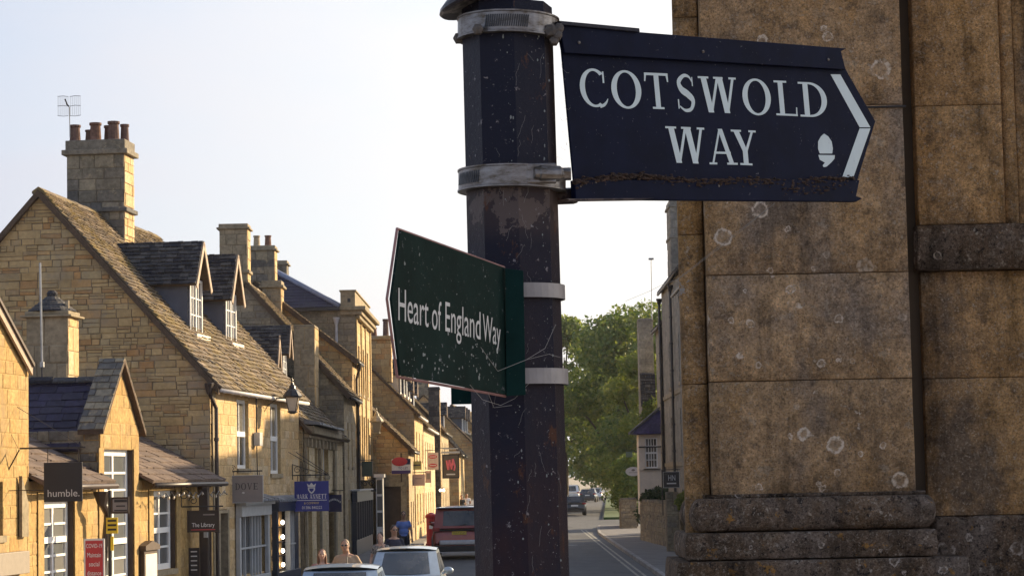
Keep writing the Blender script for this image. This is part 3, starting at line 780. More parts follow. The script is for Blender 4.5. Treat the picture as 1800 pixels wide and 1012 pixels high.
# shopfronts of house A
mb = MB()
a0, a1 = shopA1[0] - .1, shopA1[1] + .1
mb.fbox(ffA, a0, a1, 2.04, 2.32, .03, .20); mb.fbox(ffA, a0, a1, 2.322, 2.42, .03, .30); mb.fbox(ffA, a0, a1, .1, .5, .03, .16)
mb.fbox(ffA, a0, a0 + .16, .5, 2.04, .03, .14); mb.fbox(ffA, a1 - .16, a1, .5, 2.04, .03, .14)
for t in (.28, .5, .6, .7, .8): mb.fbox(ffA, a0 + (a1 - a0) * t - .025, a0 + (a1 - a0) * t + .025, .5, 2.04, -.02, .06)
mb.fbox(ffA, a0 + .16, a1 - .16, 1.20, 1.25, -.02, .08)
s1 = mb.build('shopfront', M['greyshop'], A, bevel=.01); s1['label'] = 'pale grey painted shopfront with slim mullions'
p = MB(); p.fbox(ffA, shopA1[0], shopA1[1], .5, 2.04, -.12, -.10); p.build('glass', M['glass'], s1)
def lead_roof(bld, fr, a0, a1, z, d, nm='lead_canopy'):
    mb = MB(); n = 14
    for i in range(n):
        x0_, x1_ = a0 + (a1 - a0) * i / n, a0 + (a1 - a0) * (i + 1) / n; j0, j1 = random.uniform(0, .03), random.uniform(0, .03)
        mb.hexa([fr.p(x0_, z, .02), fr.p(x1_, z, .02), fr.p(x1_, z - .02 + j1 * .3, d + j1), fr.p(x0_, z - .02 + j0 * .3, d + j0), fr.p(x0_, z + .16, .02), fr.p(x1_, z + .16, .02), fr.p(x1_, z + .02 + j1, d + j1), fr.p(x0_, z + .02 + j0, d + j0)])
    return mb.build(nm, M['lead'], bld)
lead_roof(A, ffA, a0 - .05, a1 + .05, 2.43, .42)
b0, b1 = shopA2[0] - .1, shopA2[1] + .08
mb = MB(); mb.fbox(ffA, b0, b1, 2.1, 2.36, .03, .24); mb.fbox(ffA, b0, b0 + .22, .1, 2.1, .03, .18); mb.fbox(ffA, b1 - .5, b1, .1, 2.1, .03, .10); mb.fbox(ffA, b0, b1, .1, .45, .03, .16)
s2 = mb.build('shopfront', M['navy'], A, bevel=.01); s2['label'] = 'navy shopfront with lit display bulbs'
mb = MB()
for t in (.62, .70, .78): mb.fbox(ffA, b0 + (b1 - b0) * t - .03, b0 + (b1 - b0) * t + .03, .45, 2.1, -.02, .12)
mb.fbox(ffA, b0 + (b1 - b0) * .58, b0 + (b1 - b0) * .82, 1.15, 1.19, -.01, .15); mb.build('mullion', M['greyshop'], s2)
p = MB(); p.fbox(ffA, b0 + .22, b0 + (b1 - b0) * .56, .45, 2.1, -.10, -.08); p.build('display_back', M['interior_warm'], s2)
p = MB(); p.fbox(ffA, b0 + (b1 - b0) * .56, b1 - .5, .45, 2.1, -.14, -.12); p.build('glass', M['glass'], s2)
for zz in (.62, 1.0, 1.38, 1.78):
    for bb in (484, 496):
        t = fac(bb, 960, *PA)[0]
        m = MB(); m.ellip(ffA.p(t, zz, .02), (.05, .05, .062), 10, 8); m.build('bulb', M['bulb'], s2, smooth=True)
    m = MB(); m.fbox(ffA, b0 + .24, b0 + (b1 - b0) * .56, zz - .14, zz - .11, -.08, .02); m.build('shelf', M['wood_dark'], s2)
lead_roof(A, ffA, b0 - .05, b1 + .02, 2.37, .27)
mb = MB(); mb.fbox(ffA, doorA[0] + .04, doorA[1] - .04, .12, 2.2, -.28, -.22); dr = mb.build('door', M['wood_dark'], A, bevel=.01)
mb = MB(); mb.fbox(ffA, doorA[0] - .12, doorA[0] + .03, .12, 2.24, -.2, .035); mb.fbox(ffA, doorA[1] - .03, doorA[1] + .12, .12, 2.24, -.2, .035); mb.fbox(ffA, doorA[0] + .03, doorA[1] - .03, 2.16, 2.24, -.2, .035); mb.build('door_frame', M['ashlar'], dr)
mb = MB(); mb.fbox(ffA, 4.75, 5.1, 3.85, 4.2, .03, .2); mb.build('meter_box', M['greyshop'], A, bevel=.01)
mb = MB(); mb.tube([ffA.p(5.0, 4.2, .06), ffA.p(5.0, 5.15, .06)], .022, 6); mb.tube([ffA.p(5.0, 3.85, .06), ffA.p(5.1, 2.4, .06)], .015, 6); mb.build('conduit', M['black'], A)
t_ = fac(482, 830, *PA)
# blackboard and noticeboards by the passage
# ---- building B: low range with carved cornice, small dormers
hB = [facr(538, 543, 768, 832, PB), facr(553, 558, 768, 832, PB), facr(568, 577, 775, 835, PB)]
dB = [(fac(541, 950, *PB)[0], fac(549, 950, *PB)[0], .12, 2.0), (fac(556, 900, *PB)[0], fac(566, 900, *PB)[0], .12, 2.5), (fac(578, 950, *PB)[0], fac(590, 950, *PB)[0], .12, 2.5)]
B, fgB, ffB, wgB, wfB, rfB = house('cornice_house', 'lower stone house with carved bracket cornice and small roof dormers', *PB, 15.0, 7.4, 4.45, 8.5, fholes=hB + dB, fn=60, gn=0, fst='honey_pale', seed=31, roofn=0, exposure=.19, gutterm=None, gable_min=3.5)
for h_ in hB: window(B, ffB, *h_, inset=.14, cols=1, rows=2, name='window', frame=.08)
for i, d_ in enumerate(dB):
    mb = MB(); mb.fbox(ffB, d_[0], d_[1], d_[2], d_[3], -.28, -.22); mb.build('door', M['navy' if i else 'wood_dark'], B)
mb = MB(); mb.fbox(ffB, 0, 10.5, 4.28, 4.5, .03, .34); mb.fbox(ffB, 0, 10.5, 4.16, 4.279, .03, .2)
for i in range(16): mb.fbox(ffB, .1 + i * .66, .24 + i * .66, 3.9, 4.159, .03, .16 + .04 * (i % 2))
mb.build('cornice', M['ashlar'], B, bevel=.015)
lead_roof(B, ffB, -.02, 9, 4.55, .5)
for y_, w_ in ((5, .3), (10.6, .6), (0, .3)): mb = MB(); mb.fbox(ffB, y_, y_ + w_, .1, 4.1, .03, .1); mb.build('pilaster', M['ashlar'], B)
kB = (8.5 - 4.45) / 3.7
dormer(B, 4.55, kB, 1.35, 7.7, 8.8, 6.02, 7.12, 7.95, cheek='render_buff', roofm='slate_dark', n=40, seed=33, rows=4, ov=.1, label='small gabled dormer with buff cheeks')
dormer(B, 4.55, kB, 1.25, 3.2, 4.1, 5.95, 6.55, 7.35, cheek='render_buff', roofm='slate_dark', n=40, seed=35, rows=2, ov=.14, label='squat dormer with sloping pale bargeboard')
# ---- building D
hD = [(1.6, 2.1, 3.4, 5.0), (3.6, 4.1, 3.4, 5.0), (1.5, 2.2, .6, 2.2), (3.6, 4.4, .1, 2.3)]
D, fgD, ffD, wgD, wfD, rfD = house('middle_gabled_house', 'grey rubble gabled house behind a tall free rising chimney breast', *PD, 6.0, 6.9, 6.06, 9.95, fholes=hD, gn=140, fn=0, fst='honey_grey', gst='rubble_grey', seed=41, gable_min=3.5, exposure=.2, gutterm='black')
for h_ in hD: window(D, ffD, *h_, inset=.14, cols=1, rows=2)
chimney(D, -1.60, -.88, -1.6, -.02, 0, 8.27, capz=.1, over=.03, stone='ashlar', mort='honey_mortar', lit='honey', n=26, course=(.5, .8), label='slim dressed stone chimney breast with sunlit side in paler stone')
chimney(D, -4.42, -3.42, .3, 1.2, 9.0, 12.0, capz=.2, over=.1, stone='ashlar', mort='chimney_mortar', lit='honey', bands=(10.4,), n=26, course=(.28, .42), label='tall ashlar stack with flat cap')
downpipe(D, (.12, 5.7, 5.9), (.12, 5.7, .1), 'black', .05)
mb = MB(); mb.hexa([(.2, -.14, 5.74), (.2, -.02, 5.74), (-3.45, -.02, 9.86), (-3.45, -.14, 9.86), (.2, -.14, 5.92), (.2, -.02, 5.92), (-3.45, -.02, 10.07), (-3.45, -.14, 10.07)]); mb.build('verge_board', M['timber_edge'], D)
# ---- building E
hE = [(.8, 1.3, 3.6, 5.2), (.8, 1.3, 5.8, 7.0)]
E, fgE, ffE, wgE, wfE, rfE = house('rear_gabled_house', 'rubble gabled house with broken verge rising behind the grey one', *PE, 2.9, 7.4, 7.55, 10.5, fholes=hE, gn=120, seed=51, gable_min=5.5, gst='rubble')
for h_ in hE: window(E, ffE, *h_, inset=.14, cols=1, rows=2)
downpipe(E, (.12, .6, 7.3), (.12, .6, .1), 'rustpipe', .05, swan=(.1, -.1, 0))
mb = MB(); mb.hexa([(.2, -.16, 7.30), (.2, -.02, 7.30), (-3.7, -.02, 10.40), (-3.7, -.16, 10.40), (.2, -.16, 7.48), (.2, -.02, 7.48), (-3.7, -.02, 10.62), (-3.7, -.16, 10.62)]); mb.build('verge_board', M['timber_edge'], E)
chimney(E, -3.95, -3.0, .6, 1.5, 9.2, 11.85, capz=.2, over=.1, stone='chimney', mort='chimney_mortar', lit='honey', n=24, pots=[(-3.72, .95, .13, .42, 'pot_buff'), (-3.28, .95, .13, .42, 'pot')], label='sooty stack with two pale pots', course=(.24, .34))
chimney(E, -3.36, -2.66, -.5, .5, 8.6, 10.3, capz=.28, over=.12, stone='ashlar', mort='honey_mortar', lit='honey', n=12, label='low dressed stone stack with moulded cap', course=(.3, .45))
# ---- building F, tall with parapet
hF = [(1.2 + i * 2.6, 2.2 + i * 2.6, z0_, z1_) for i in range(3) for z0_, z1_ in ((3.6, 5.5), (6.4, 8.3))]
Fh = empty('parapet_house', 'tall classical stone house with cornice, parapet and navy hipped roof', 'house', (PF[0], PF[1], 0), 0)
fgF = Fr((0, 0, 0), (-1, 0, 0), (0, -1, 0)); gpF = [(0, 0), (9.5, 0), (9.5, 9.62), (0, 9.62)]
wgF = wall_core(Fh, fgF, gpF, [], M['rubble_mortar']); lay(wgF, fgF, gpF, [], (.16, .26), (.3, .7), M['rubble_grey'], 110, seed=61, minz=7.0)
ffF = Fr((0, 0, 0), (0, 1, 0), (1, 0, 0)); wfF = wall_core(Fh, ffF, [(.3, 0), (9, 0), (9, 9.62), (.3, 9.62)], hF + [(.8, 8.2, .1, 2.9)], M['honey_mortar'])
lay(wfF, ffF, [(0, 2.9), (9, 2.9), (9, 9.4), (0, 9.4)], hF, (.3, .42), (.5, .9), M['honey'], 40, seed=62, proud=(.006, .014))
fbF = Fr((0, 9, 0), (-1, 0, 0), (0, 1, 0)); wall_core(Fh, fbF, [(.3, 0), (9.5, 0), (9.5, 9.62), (.3, 9.62)], [], M['rubble_mortar'])
for h_ in hF: window(Fh, ffF, *h_, inset=.06, cols=2, rows=2)
for y_ in (.0, 2.75, 5.35, 8.5): mb = MB(); mb.fbox(ffF, y_ + .02, y_ + .42, 2.95, 9.3, .03, .06); mb.build('pilaster', M['honey_mortar'], Fh)
mb = MB(); mb.box(-.6, .42, -.22, 9.25, 9.62, 9.78); mb.box(-.6, .27, -.12, 9.15, 9.45, 9.619) ; mb.fbox(ffF, 0, 9.05, 9.3, 9.449, .03, .18); mb.build('cornice', M['ashlar'], Fh, bevel=.02)
mb = MB(); mb.box(-.58, .0, -.02, 9, 9.781, 10.38); mb.box(-.62, .05, -.06, 9.05, 10.381, 10.44); mb.build('parapet', M['ashlar'], Fh)
mb = MB(); mb.box(-.3, -.18, -.035, -.021, 9.95, 10.1); mb.build('vent', M['black'], Fh)
cr_ = [V3((-.62, .05, 9.75)), V3((-.62, 8.9, 9.75)), V3((-9.4, 8.9, 9.75)), V3((-9.4, .05, 9.75))]
rg_ = [V3((-5.0, 4.2, 12.35)), V3((-5.0, 4.9, 12.35))]
mb = MB(); mb.add(cr_ + rg_, [(3, 0, 4), (0, 1, 5, 4), (1, 2, 5), (2, 3, 4, 5), (0, 3, 2, 1)]); rF = mb.build('roof', M['slate_navy'], Fh)
e1 = (cr_[0] - cr_[3]); mid = cr_[3] + e1 * ((rg_[0] - cr_[3]).dot(e1) / e1.dot(e1)); e2 = rg_[0] - mid
Nn = e1.normalized().cross(e2.normalized()); Nn = Nn if Nn.z > 0 else -Nn
slates(rF, Fr(cr_[3] + Nn * .02, e1, Nn, e2), [(0, 0), (e1.length, 0), ((rg_[0] - cr_[3]).dot(e1.normalized()), e2.length)], .26, (.35, .6), .014, M['slate_navy'], 110, seed=63)
M['leadblue'] = paint('blue_grey_lead_hip', (.20, .23, .32), .45, 0, .2, 6)
mb = MB(); mb.tube([cr_[0] + V3((0, 0, .06)), rg_[0] + V3((0, 0, .08))], .11, 8); mb.build('hip_roll', M['leadblue'], Fh, smooth=True)
mb = MB(); mb.box(-9.6, -.6, -.3, -.02, 9.62, 9.74); mb.build('gutter', M['black'], Fh)
downpipe(Fh, (-.75, -.12, 9.3), (-.75, -.12, .1), 'greypipe', .06)
chimney(Fh, -4.35, -3.5, 8.0, 8.8, 10, 12.25, capz=.2, over=.1, n=8, label='dark stack beyond the hip', stone='chimney', lit='chimney')
# navy shopfront along D, E and F
sf = MB(); frS = Fr((-6.2, 84.0, 0), (0, 1, 0), (1, 0, 0))
sf.fbox(frS, 0, 9.4, 2.1, 2.5, .15, .36); sf.fbox(frS, 0, 9.4, .12, .7, .15, .32)
for i in range(8): sf.fbox(frS, i * 1.32, i * 1.32 + .12, .7, 2.1, .15, .34)
shopF = sf.build('shopfront', M['navy'], None, bevel=.01)
tag(shopF, 'long dark navy shopfront projecting below the tall parapet house', 'shopfront')
p = MB(); p.fbox(frS, 0.02, 9.3, .7, 2.1, .12, .26); p.build('glass', M['glass'], shopF)
mb = MB(); mb.fbox(frS, -.05, 9.5, 2.505, 2.56, .1, .46); mb.build('lead_canopy', M['greyshop'], shopF)
# ---- F2: low projecting house
PF2 = (-4.66, 99.4, 0.0)
F2, fgF2, ffF2, wgF2, wfF2, rfF2 = house('low_projecting_house', 'low rubble house whose mossy gable pushes out into the pavement', *PF2, 5.4, 7.0, 4.25, 7.75, gn=110, fst='honey_grey', seed=71, gable_min=.3, gholes=[(.35, 1.35, .12, 2.6)], fholes=[(1.5, 2.3, .7, 1.9), (3.6, 4.4, .7, 1.9)], gst='rubble', exposure=.22)
mb = MB(); mb.box(-1.35, -.35, .18, .24, .12, 2.6); mb.build('door', M['wood_dark'], F2)
mb = MB(); mb.box(-1.62, -1.35, -.06, .1, .1, 3.0); mb.box(-.35, -.1, -.06, .1, .1, 3.0); mb.box(-1.62, -.1, -.08, .1, 2.61, 3.1); mb.build('door_surround', M['ashlar'], F2)
mb = MB(); mb.hexa([(.25, -.16, 3.92), (.25, -.02, 3.92), (-3.5, -.02, 7.68), (-3.5, -.16, 7.68), (.25, -.16, 4.08), (.25, -.02, 4.08), (-3.5, -.02, 7.88), (-3.5, -.16, 7.88)]); mb.build('verge_board', M['timber_edge'], F2)
# white corner bay at its left
wb = MB(); wb.box(-6.02, -5.72, 98.2, 99.2, .12, 3.0); wb.box(-6.1, -5.65, 98.1, 99.25, 3.0, 3.15)
o_ = wb.build('bay_window', M['white']); tag(o_, 'narrow white painted bay window beside the navy shopfront', 'bay window')
for zz in (.9, 1.6, 2.3):
    p = MB(); p.box(-5.98, -5.76, 98.17, 98.2, zz, zz + .6); p.build('pane', M['glass_lit'], o_)
# ---- G and beyond
PG = (-4.62, 105.0, 0.0); PG2 = (-4.6, 114.6, 0.0)
hG = [(1.5 + i * 3.2, 2.4 + i * 3.2, z_, z_ + 1.3) for i in range(3) for z_ in (.9, 3.8)]
G, *_g = house('far_gabled_house', 'long honey fronted house with weedy verge and row of dormers', *PG, 9.5, 6.6, 5.95, 9.3, gn=110, seed=81, gable_min=2.5, fholes=hG, gutterm='greypipe')
for h_ in hG: window(G, _g[1], *h_, inset=.14, cols=1, rows=2)
chimney(G, -2.05, -1.05, .4, 1.3, 7.4, 9.35, capz=.2, over=.1, stone='rubble', mort='chimney_mortar', lit='honey', n=24, pots=[(-1.85, .8, .14, .4, 'pot'), (-1.3, .8, .14, .8, 'pot')], label='rubble chimney stack with two uneven pots')
kG = (9.3 - 5.95) / 3.3
for i, yy in enumerate((2.0, 5.6, 8.2)): dormer(G, 6.05, kG, .75, yy, yy + .9, 6.9, 7.9, 8.5, cheek='cream' if i == 0 else 'render_blue', n=20, seed=83 + i, rows=2, ov=.1)
hG2 = [(1.5 + i * 3.2, 2.4 + i * 3.2, z_, z_ + 1.3) for i in range(4) for z_ in (.9, 3.5)]
G2, *_g2 = house('second_honey_house', 'sunlit honey house continuing the row with a slightly lower eave', *PG2, 15.5, 6.4, 5.6, 8.6, fst='honey_pale', seed=91, fholes=hG2, gutterm='greypipe', gable_min=5)
for h_ in hG2: window(G2, _g2[1], *h_, inset=.14, cols=1, rows=2)
for i, yy in enumerate((2.0, 7.0)): dormer(G2, 5.7, 3 / 3.2, .8, yy, yy + .9, 6.5, 7.5, 8.1, n=10, seed=93 + i, rows=2, ov=.1)
PH = (-4.26, 131.5, 0.0)
H_, *_h = house('dark_gabled_house', 'shaded gabled house with lit edge halfway down the street', *PH, 14, 6.2, 5.7, 8.9, fst='honey_grey', gst='rubble_grey', seed=101, fholes=[(2 + 3 * i, 2.9 + 3 * i, z_, z_ + 1.4) for i in range(4) for z_ in (.9, 3.6)], gable_min=4)
chimney(H_, -.66, -.03, -.9, -.03, 0, 8.0, capz=.15, over=.04, stone='slate_dark', mort='chimney_mortar', lit='honey', n=12, label='dark narrow stack with sunlit street edge in paler stone')
PI_ = (-3.72, 149.0, 0.0)
I_, *_i = house('slate_roofed_cottage', 'cottage with sweeping dark slate roof beyond the inn sign', *PI_, 16, 7, 4.6, 8.6, seed=111, roofm='slate_dark', fholes=[(2 + 3 * i, 2.9 + 3 * i, z_, z_ + 1.2) for i in range(4) for z_ in (.8, 3.0)])
dormer(I_, 4.7, 4 / 3.5, 1.0, 2.0, 3.4, 6.0, 7.2, 7.9, cheek='render_blue', n=10, seed=113, rows=2)
PJ = (-2.95, 168.0, 1.2)
J_, *_j = house('pink_roofed_house', 'distant honey house under a pale mossy roof near the pole', *PJ, 30, 7.5, 5.2, 9.0, seed=121, fholes=[(2 + 3 * i, 2.9 + 3 * i, z_, z_ + 1.3) for i in range(6) for z_ in (.8, 3.2)], roofm='slate_moss')
chimney(J_, -4.3, -3.4, .4, 1.3, 8, 10.4, n=8, pots=[(-3.9, .9, .15, .5, 'pot')])
for i in range(3): dormer(J_, 5.3, 3.8 / 3.75, 1.0, 2.0 + 4 * i, 3.2 + 4 * i, 6.4, 7.5, 8.2, cheek='render_blue', n=6, seed=123 + i, rows=2)
K_, *_k = house('distant_end_house', 'last pale stone house where the street bends away', -1.5, 199, 3.0, 40, 8, 5.4, 9.2, seed=131, fholes=[])
# ------------------------------------------------------------------ LIBRARY RANGE (single storey, steep central gablet)
Lb = empty('library_building', 'single storey honey stone range with steep central gablet and tall white windows', 'building', (LX, LY, 0), -R(LA))
LL = 12.95
ffL = Fr((0, 0, 0), (0, 1, 0), (1, 0, 0))
w1 = winr(75, 116.5, 880, 1100, PL, .14); w1 = (w1[0], w1[1], .55, w1[3])
w2 = winr(181, 222, 790, 1100, PL, .14); w2 = (w2[0], w2[1], .55, w2[3])
w3 = winr(268, 297, 862, 1000, PL, .14)
wl = [w1, w2, w3]
g0, g1 = fac(176, 800, *PL)[0], fac(244, 800, *PL)[0]       # gablet sides
gm = (g0 + g1) / 2
gz = 4.02; gap_z = 5.36
base = [(.0, 0), (LL, 0), (LL, 3.0), (.0, 3.0)]
mb_holes = [(w[0], w[1] + .02, w[2], w[3]) for w in wl]
wL = wall_core(Lb, ffL, base, mb_holes, M['deep_mortar'], th=.34)
lay(wL, ffL, base, mb_holes, (.2, .3), (.3, .65), M['honey_deep'], 150, seed=201, proud=(.004, .011), gap=.008)
gl = [(g0, 3.001), (g1, 3.001), (g1, gz), (gm, gap_z), (g0, gz)]
wG = wall_core(Lb, ffL, gl, mb_holes, M['deep_mortar'], th=.34, name='gablet', d=.0)
lay(wG, ffL, gl, mb_holes, (.24, .34), (.35, .7), M['honey_deep'], 40, seed=202, proud=(.004, .011), gap=.008)
for y_ in (g0, g1 - .3):      # gablet cheeks
    c = MB(); c.box(-2.4, -.345, y_, y_ + .3, 2.6, gz - .02); ck = c.build('gablet_cheek', M['rubble_mortar'], Lb)
    if y_ == g0: lay(ck, Fr((-.02, g0, 0), (-1, 0, 0), (0, -1, 0)), [(0, 3.0), (2.2, 3.0), (2.2, gz), (0, gz)], [], (.16, .26), (.25, .5), M['chimney'], 20, seed=203)
# parapet coping on the gablet (stone slab each side)
for s_ in (-1, 1):
    ye = g0 - .16 if s_ < 0 else g1 + .16
    kk = (gap_z - gz) / (gm - g0); zl = gap_z + .16 - abs(ye - gm) * kk
    cb = MB(); x0_, x1_ = -.42, .12
    cb.hexa([(x0_, ye, zl - .09), (x1_, ye, zl - .09), (x1_, gm, gap_z + .07), (x0_, gm, gap_z + .07), (x0_, ye, zl), (x1_, ye, zl), (x1_, gm, gap_z + .17), (x0_, gm, gap_z + .17)])
    cc = cb.build('gablet_coping', M['timber_edge'], Lb)
    E2 = V3((0, gm - ye, gap_z + .17 - zl)); E1 = V3((1, 0, 0)); N = E1.cross(E2.normalized()); N = N if N.z > 0 else -N
    slates(cc, Fr(V3((x0_, ye, zl)), E1, N, E2), [(0, 0), (x1_ - x0_, 0), (x1_ - x0_, E2.length), (0, E2.length)], .2, (.2, .4), .015, M['chimney'], 14 if s_ < 0 else 0, seed=204)
# navy slated cross wing behind the gablet
hw = gm - g0 + .15
for s_ in (-1, 1):
    ye = gm + s_ * hw; kk = 1.0; zt = 5.08; zl = zt - hw * kk * .98
    E2 = V3((0, gm - ye, zt - zl)); E1 = V3((-1, 0, 0)); N = E1.cross(E2.normalized()); N = N if N.z > 0 else -N
    O = V3((-.40, ye, zl)); fr = Fr(O, E1, N, E2); T = 5.4; H = E2.length
    c = MB(); c.prism([fr.p(0, 0, -.05), fr.p(T, 0, -.05), fr.p(T, H, -.05), fr.p(0, H, -.05)], N * .05); rf = c.build('wing_roof', M['slate_navy'], Lb)
    slates(rf, fr, [(0, 0), (T, 0), (T, H), (0, H)], .215, (.30, .52), .012, M['slate_navy'], 100 if s_ < 0 else 0, seed=205, grade=.0)
ridge(Lb, [(-.42, gm, 5.13), (-6.0, gm, 5.13)], 'slate_dark', w=.12, n=11)
# low brown roofs either side
kk = .53
for (ya, yb) in ((0.0, g0), (g1, LL)):
    O = V3((.30, ya, 2.92)); E2 = V3((-2.75, 0, 2.75 * kk)); E1 = V3((0, 1, 0)); N = E1.cross(E2.normalized()); N = N if N.z > 0 else -N
    fr = Fr(O, E1, N, E2); T = yb - ya; H = E2.length
    c = MB(); c.prism([fr.p(0, 0, 0), fr.p(T, 0, 0), fr.p(T, H, 0), fr.p(0, H, 0)], N * .05); rf = c.build('low_roof', M['slate_brown'], Lb)
    slates(rf, Fr(fr.p(0, 0, .05), E1, N, E2), [(0, 0), (T, 0), (T, H), (0, H)], .30, (.38, .62), .02, M['slate_brown'], 90, seed=206 + int(ya), grade=.1, gap=.02)
    gutter(Lb, (.36, ya - .02, 2.88), (.36, yb - .05, 2.88), 'rustpipe', .055)
    bk = MB(); bk.box(-2.46, -2.4, ya + .01, yb - .01, 0, 4.3); bk.build('back_wall', M['rubble_mortar'], Lb)
mb = MB(); mb.box(-2.4, -.35, 0.01, .3, 0, 3.0); mb.build('end_wall', M['rubble_mortar'], Lb)
M['blueglass'] = glass_mat('window_glass_grey', (.13, .14, .145), .10)
M['blueglass'].name = 'reflecting_leaded_glass'
for i, w in enumerate(wl):
    tall = w[3] - w[2]
    o = window(Lb, ffL, w[0], w[1], w[2], w[3], inset=.11, cols=2, rows=(8 if i == 1 else 6 if i == 0 else 4), trans=((4,) if i == 0 else (3, 5) if i == 1 else (2,)), mf='white', mg='blueglass', frame=.13, bar=.045, mull=(1,), sill=(i == 2))
    # far reveal painted dark to hold its shade, ashlar surround
    r_ = MB(); r_.fbox(ffL, w[1] + .004, w[1] + .016, w[2], w[3], -.25, -.002); r_.build('shaded_reveal', M['wood_dark'], o)
    s_ = MB(); s_.fbox(ffL, w[1] + .02, w[1] + .32, w[2], w[3] + .02, .02, .035); s_.fbox(ffL, w[0] - .33, w[0] - .005, w[2], w[3] + .02, .02, .035)
    if i != 1: s_.fbox(ffL, w[0] - .33, w[1] + .32, w[3] + .021, min(w[3] + .25, 2.8), .02, .035)
    s_.build('surround', M['deep_mortar'], o)
t_ = fac(158, 900, *PL)[0]
downpipe(Lb, (.36, t_, 2.85), (.13, t_, .1), 'rustpipe', .075, swan=(.0, -.35, -.12))
t_ = fac(345, 900, *PL)[0]
# noticeboard case and slim board
q = facr(243, 266, 966, 1100, PL)
mb = MB(); mb.fbox(ffL, q[0], q[1], .7, q[3], .03, .14); mb.prism([ffL.p(q[0] - .05, q[3], .02), ffL.p(q[1] + .05, q[3], .02), ffL.p(q[1] + .05, q[3] + .1, .02), ffL.p((q[0] + q[1]) / 2, q[3] + .2, .02), ffL.p(q[0] - .05, q[3] + .1, .02)], ffL.N * .17)
nb = mb.build('notice_case', M['wood_dark']); nb.parent = None
nb.matrix_world = Lb.matrix_basis; tag(nb, 'small gabled wooden notice case with pale papers beside the gablet', 'notice board')
p = MB(); p.fbox(ffL, q[0] + .06, q[1] - .06, .8, q[3] - .08, .142, .15); p.build('notice', M['cream'], nb)
# bulb string under the eaves of the right hand roof
def world_of(e, p): return (Matrix.Translation(e.location) @ Matrix.Rotation(e.rotation_euler.z, 4, 'Z')) @ V3(p)
pts = []; bl = MB()
for i in range(60):
    y_ = g1 + .1 + (LL - g1 - .2) * i / 59; z_ = 2.74 - .11 * abs(math.sin(i * .62)); pts.append(world_of(Lb, (.40, y_, z_)))
sl = MB(); sl.tube(pts, .010, 5); so = sl.build('light_string', M['black']); tag(so, 'thin string of small festoon bulbs looping under the brown roof eaves', 'string lights')
for i in range(0, 60, 4):
    m = MB(); m.ellip(pts[i] + V3((0, 0, -.04)), (.025, .025, .035), 6, 5); m.build('bulb', M['lampglass'], so)

# ---- stone chimney with slated cap and mast, between library and gable
C0 = empty('detached_chimney', 'square ashlar chimney with conical stone slate cap rising behind navy roof', 'chimney', (-10.75, 50.2, 0), -R(6))
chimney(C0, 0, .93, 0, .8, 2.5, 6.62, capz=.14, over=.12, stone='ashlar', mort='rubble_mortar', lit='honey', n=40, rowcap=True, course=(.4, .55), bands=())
cap = MB()
rgc = random.Random(4)
for i in range(6):
    z0_ = 6.77 + i * .055; k_ = .52 - i * .07
    cap.lathe((.46, .4, z0_), [(k_ + .02, 0), (k_, .04), (k_ - .03, .055)], 14)
cap.build('slate_cap', M['slate_dark'], C0)
m = MB(); m.lathe((.46, .4, 7.08), [(.1, 0), (.13, .1), (.08, .16)], 10); m.build('cap_knob', M['slate_dark'], C0)
m = MB(); m.lathe((.85, .25, 6.78), [(.05, 0), (.05, .22)], 8); m.build('vent_pipe', M['pot_buff'], C0)
pm = at(70.5, 462, 48.6); pb = at(74, 640, 48.6)
m = MB(); m.tube([pb + V3((0, 0, -2)), pb], .022, 6); m.cur = 1; m.tube([pb, pm], .028, 6); m.lathe(pb, [(.05, -.06), (.05, .05)], 8)
tag(m.build('mast', [M['black'], M['mast']]), 'thin grey pole standing in front of the slate capped chimney', 'pole')

M['sign_grey0'] = paint('taupe_fascia', (.24, .20, .155), .6, 0, .1)
# ---- leftmost building
B0 = empty('corner_building', 'sunlit honey stone building at the left edge with overhanging bargeboard', 'building', (LX, LY, 0), -R(LA))
fr0 = Fr((.02, -4.6, 0), (0, 1, 0), (1, 0, 0))
h0 = [(4.6 - 2.2, 4.6 - 1.35, 2.05, 3.0), (4.6 - 2.4, 4.6 - 1.1, .1, 1.3)]
ze0 = 4.98; ap = (2.4, 6.30)
pl0 = [(0, 0), (4.6, 0), (4.6, ze0), ap, (0, ze0)]
w0 = wall_core(B0, fr0, pl0, h0, M['deep_mortar'], th=.4)
lay(w0, fr0, pl0, h0, (.22, .32), (.35, .75), M['honey_deep'], 90, seed=211, proud=(.004, .011), gap=.008)
endf = Fr((-.3, 0, 0), (-1, 0, 0), (0, 1, 0)); wall_core(B0, endf, [(0, 0), (5, 0), (5, ze0), (0, ze0)], [], M['honey_mortar'], th=.35)
window(B0, fr0, *h0[0], inset=.15, cols=2, rows=2)
mb = MB(); mb.fbox(fr0, *h0[1], -.3, -.2); mb.build('door', M['wood_dark'], B0)
mb = MB(); mb.fbox(fr0, 2.0, 4.15, 1.35, 1.75, .03, .18); mb.build('fascia', M['sign_grey0'], B0, bevel=.01)
mb = MB(); mb.prism([fr0.p(4.0, 2.0, .03), fr0.p(4.35, 2.0, .03), fr0.p(4.35, 2.6, .03), fr0.p(4.0, 3.1, .03)], fr0.N * .06); mb.build('stone_bracket', M['ashlar'], B0)
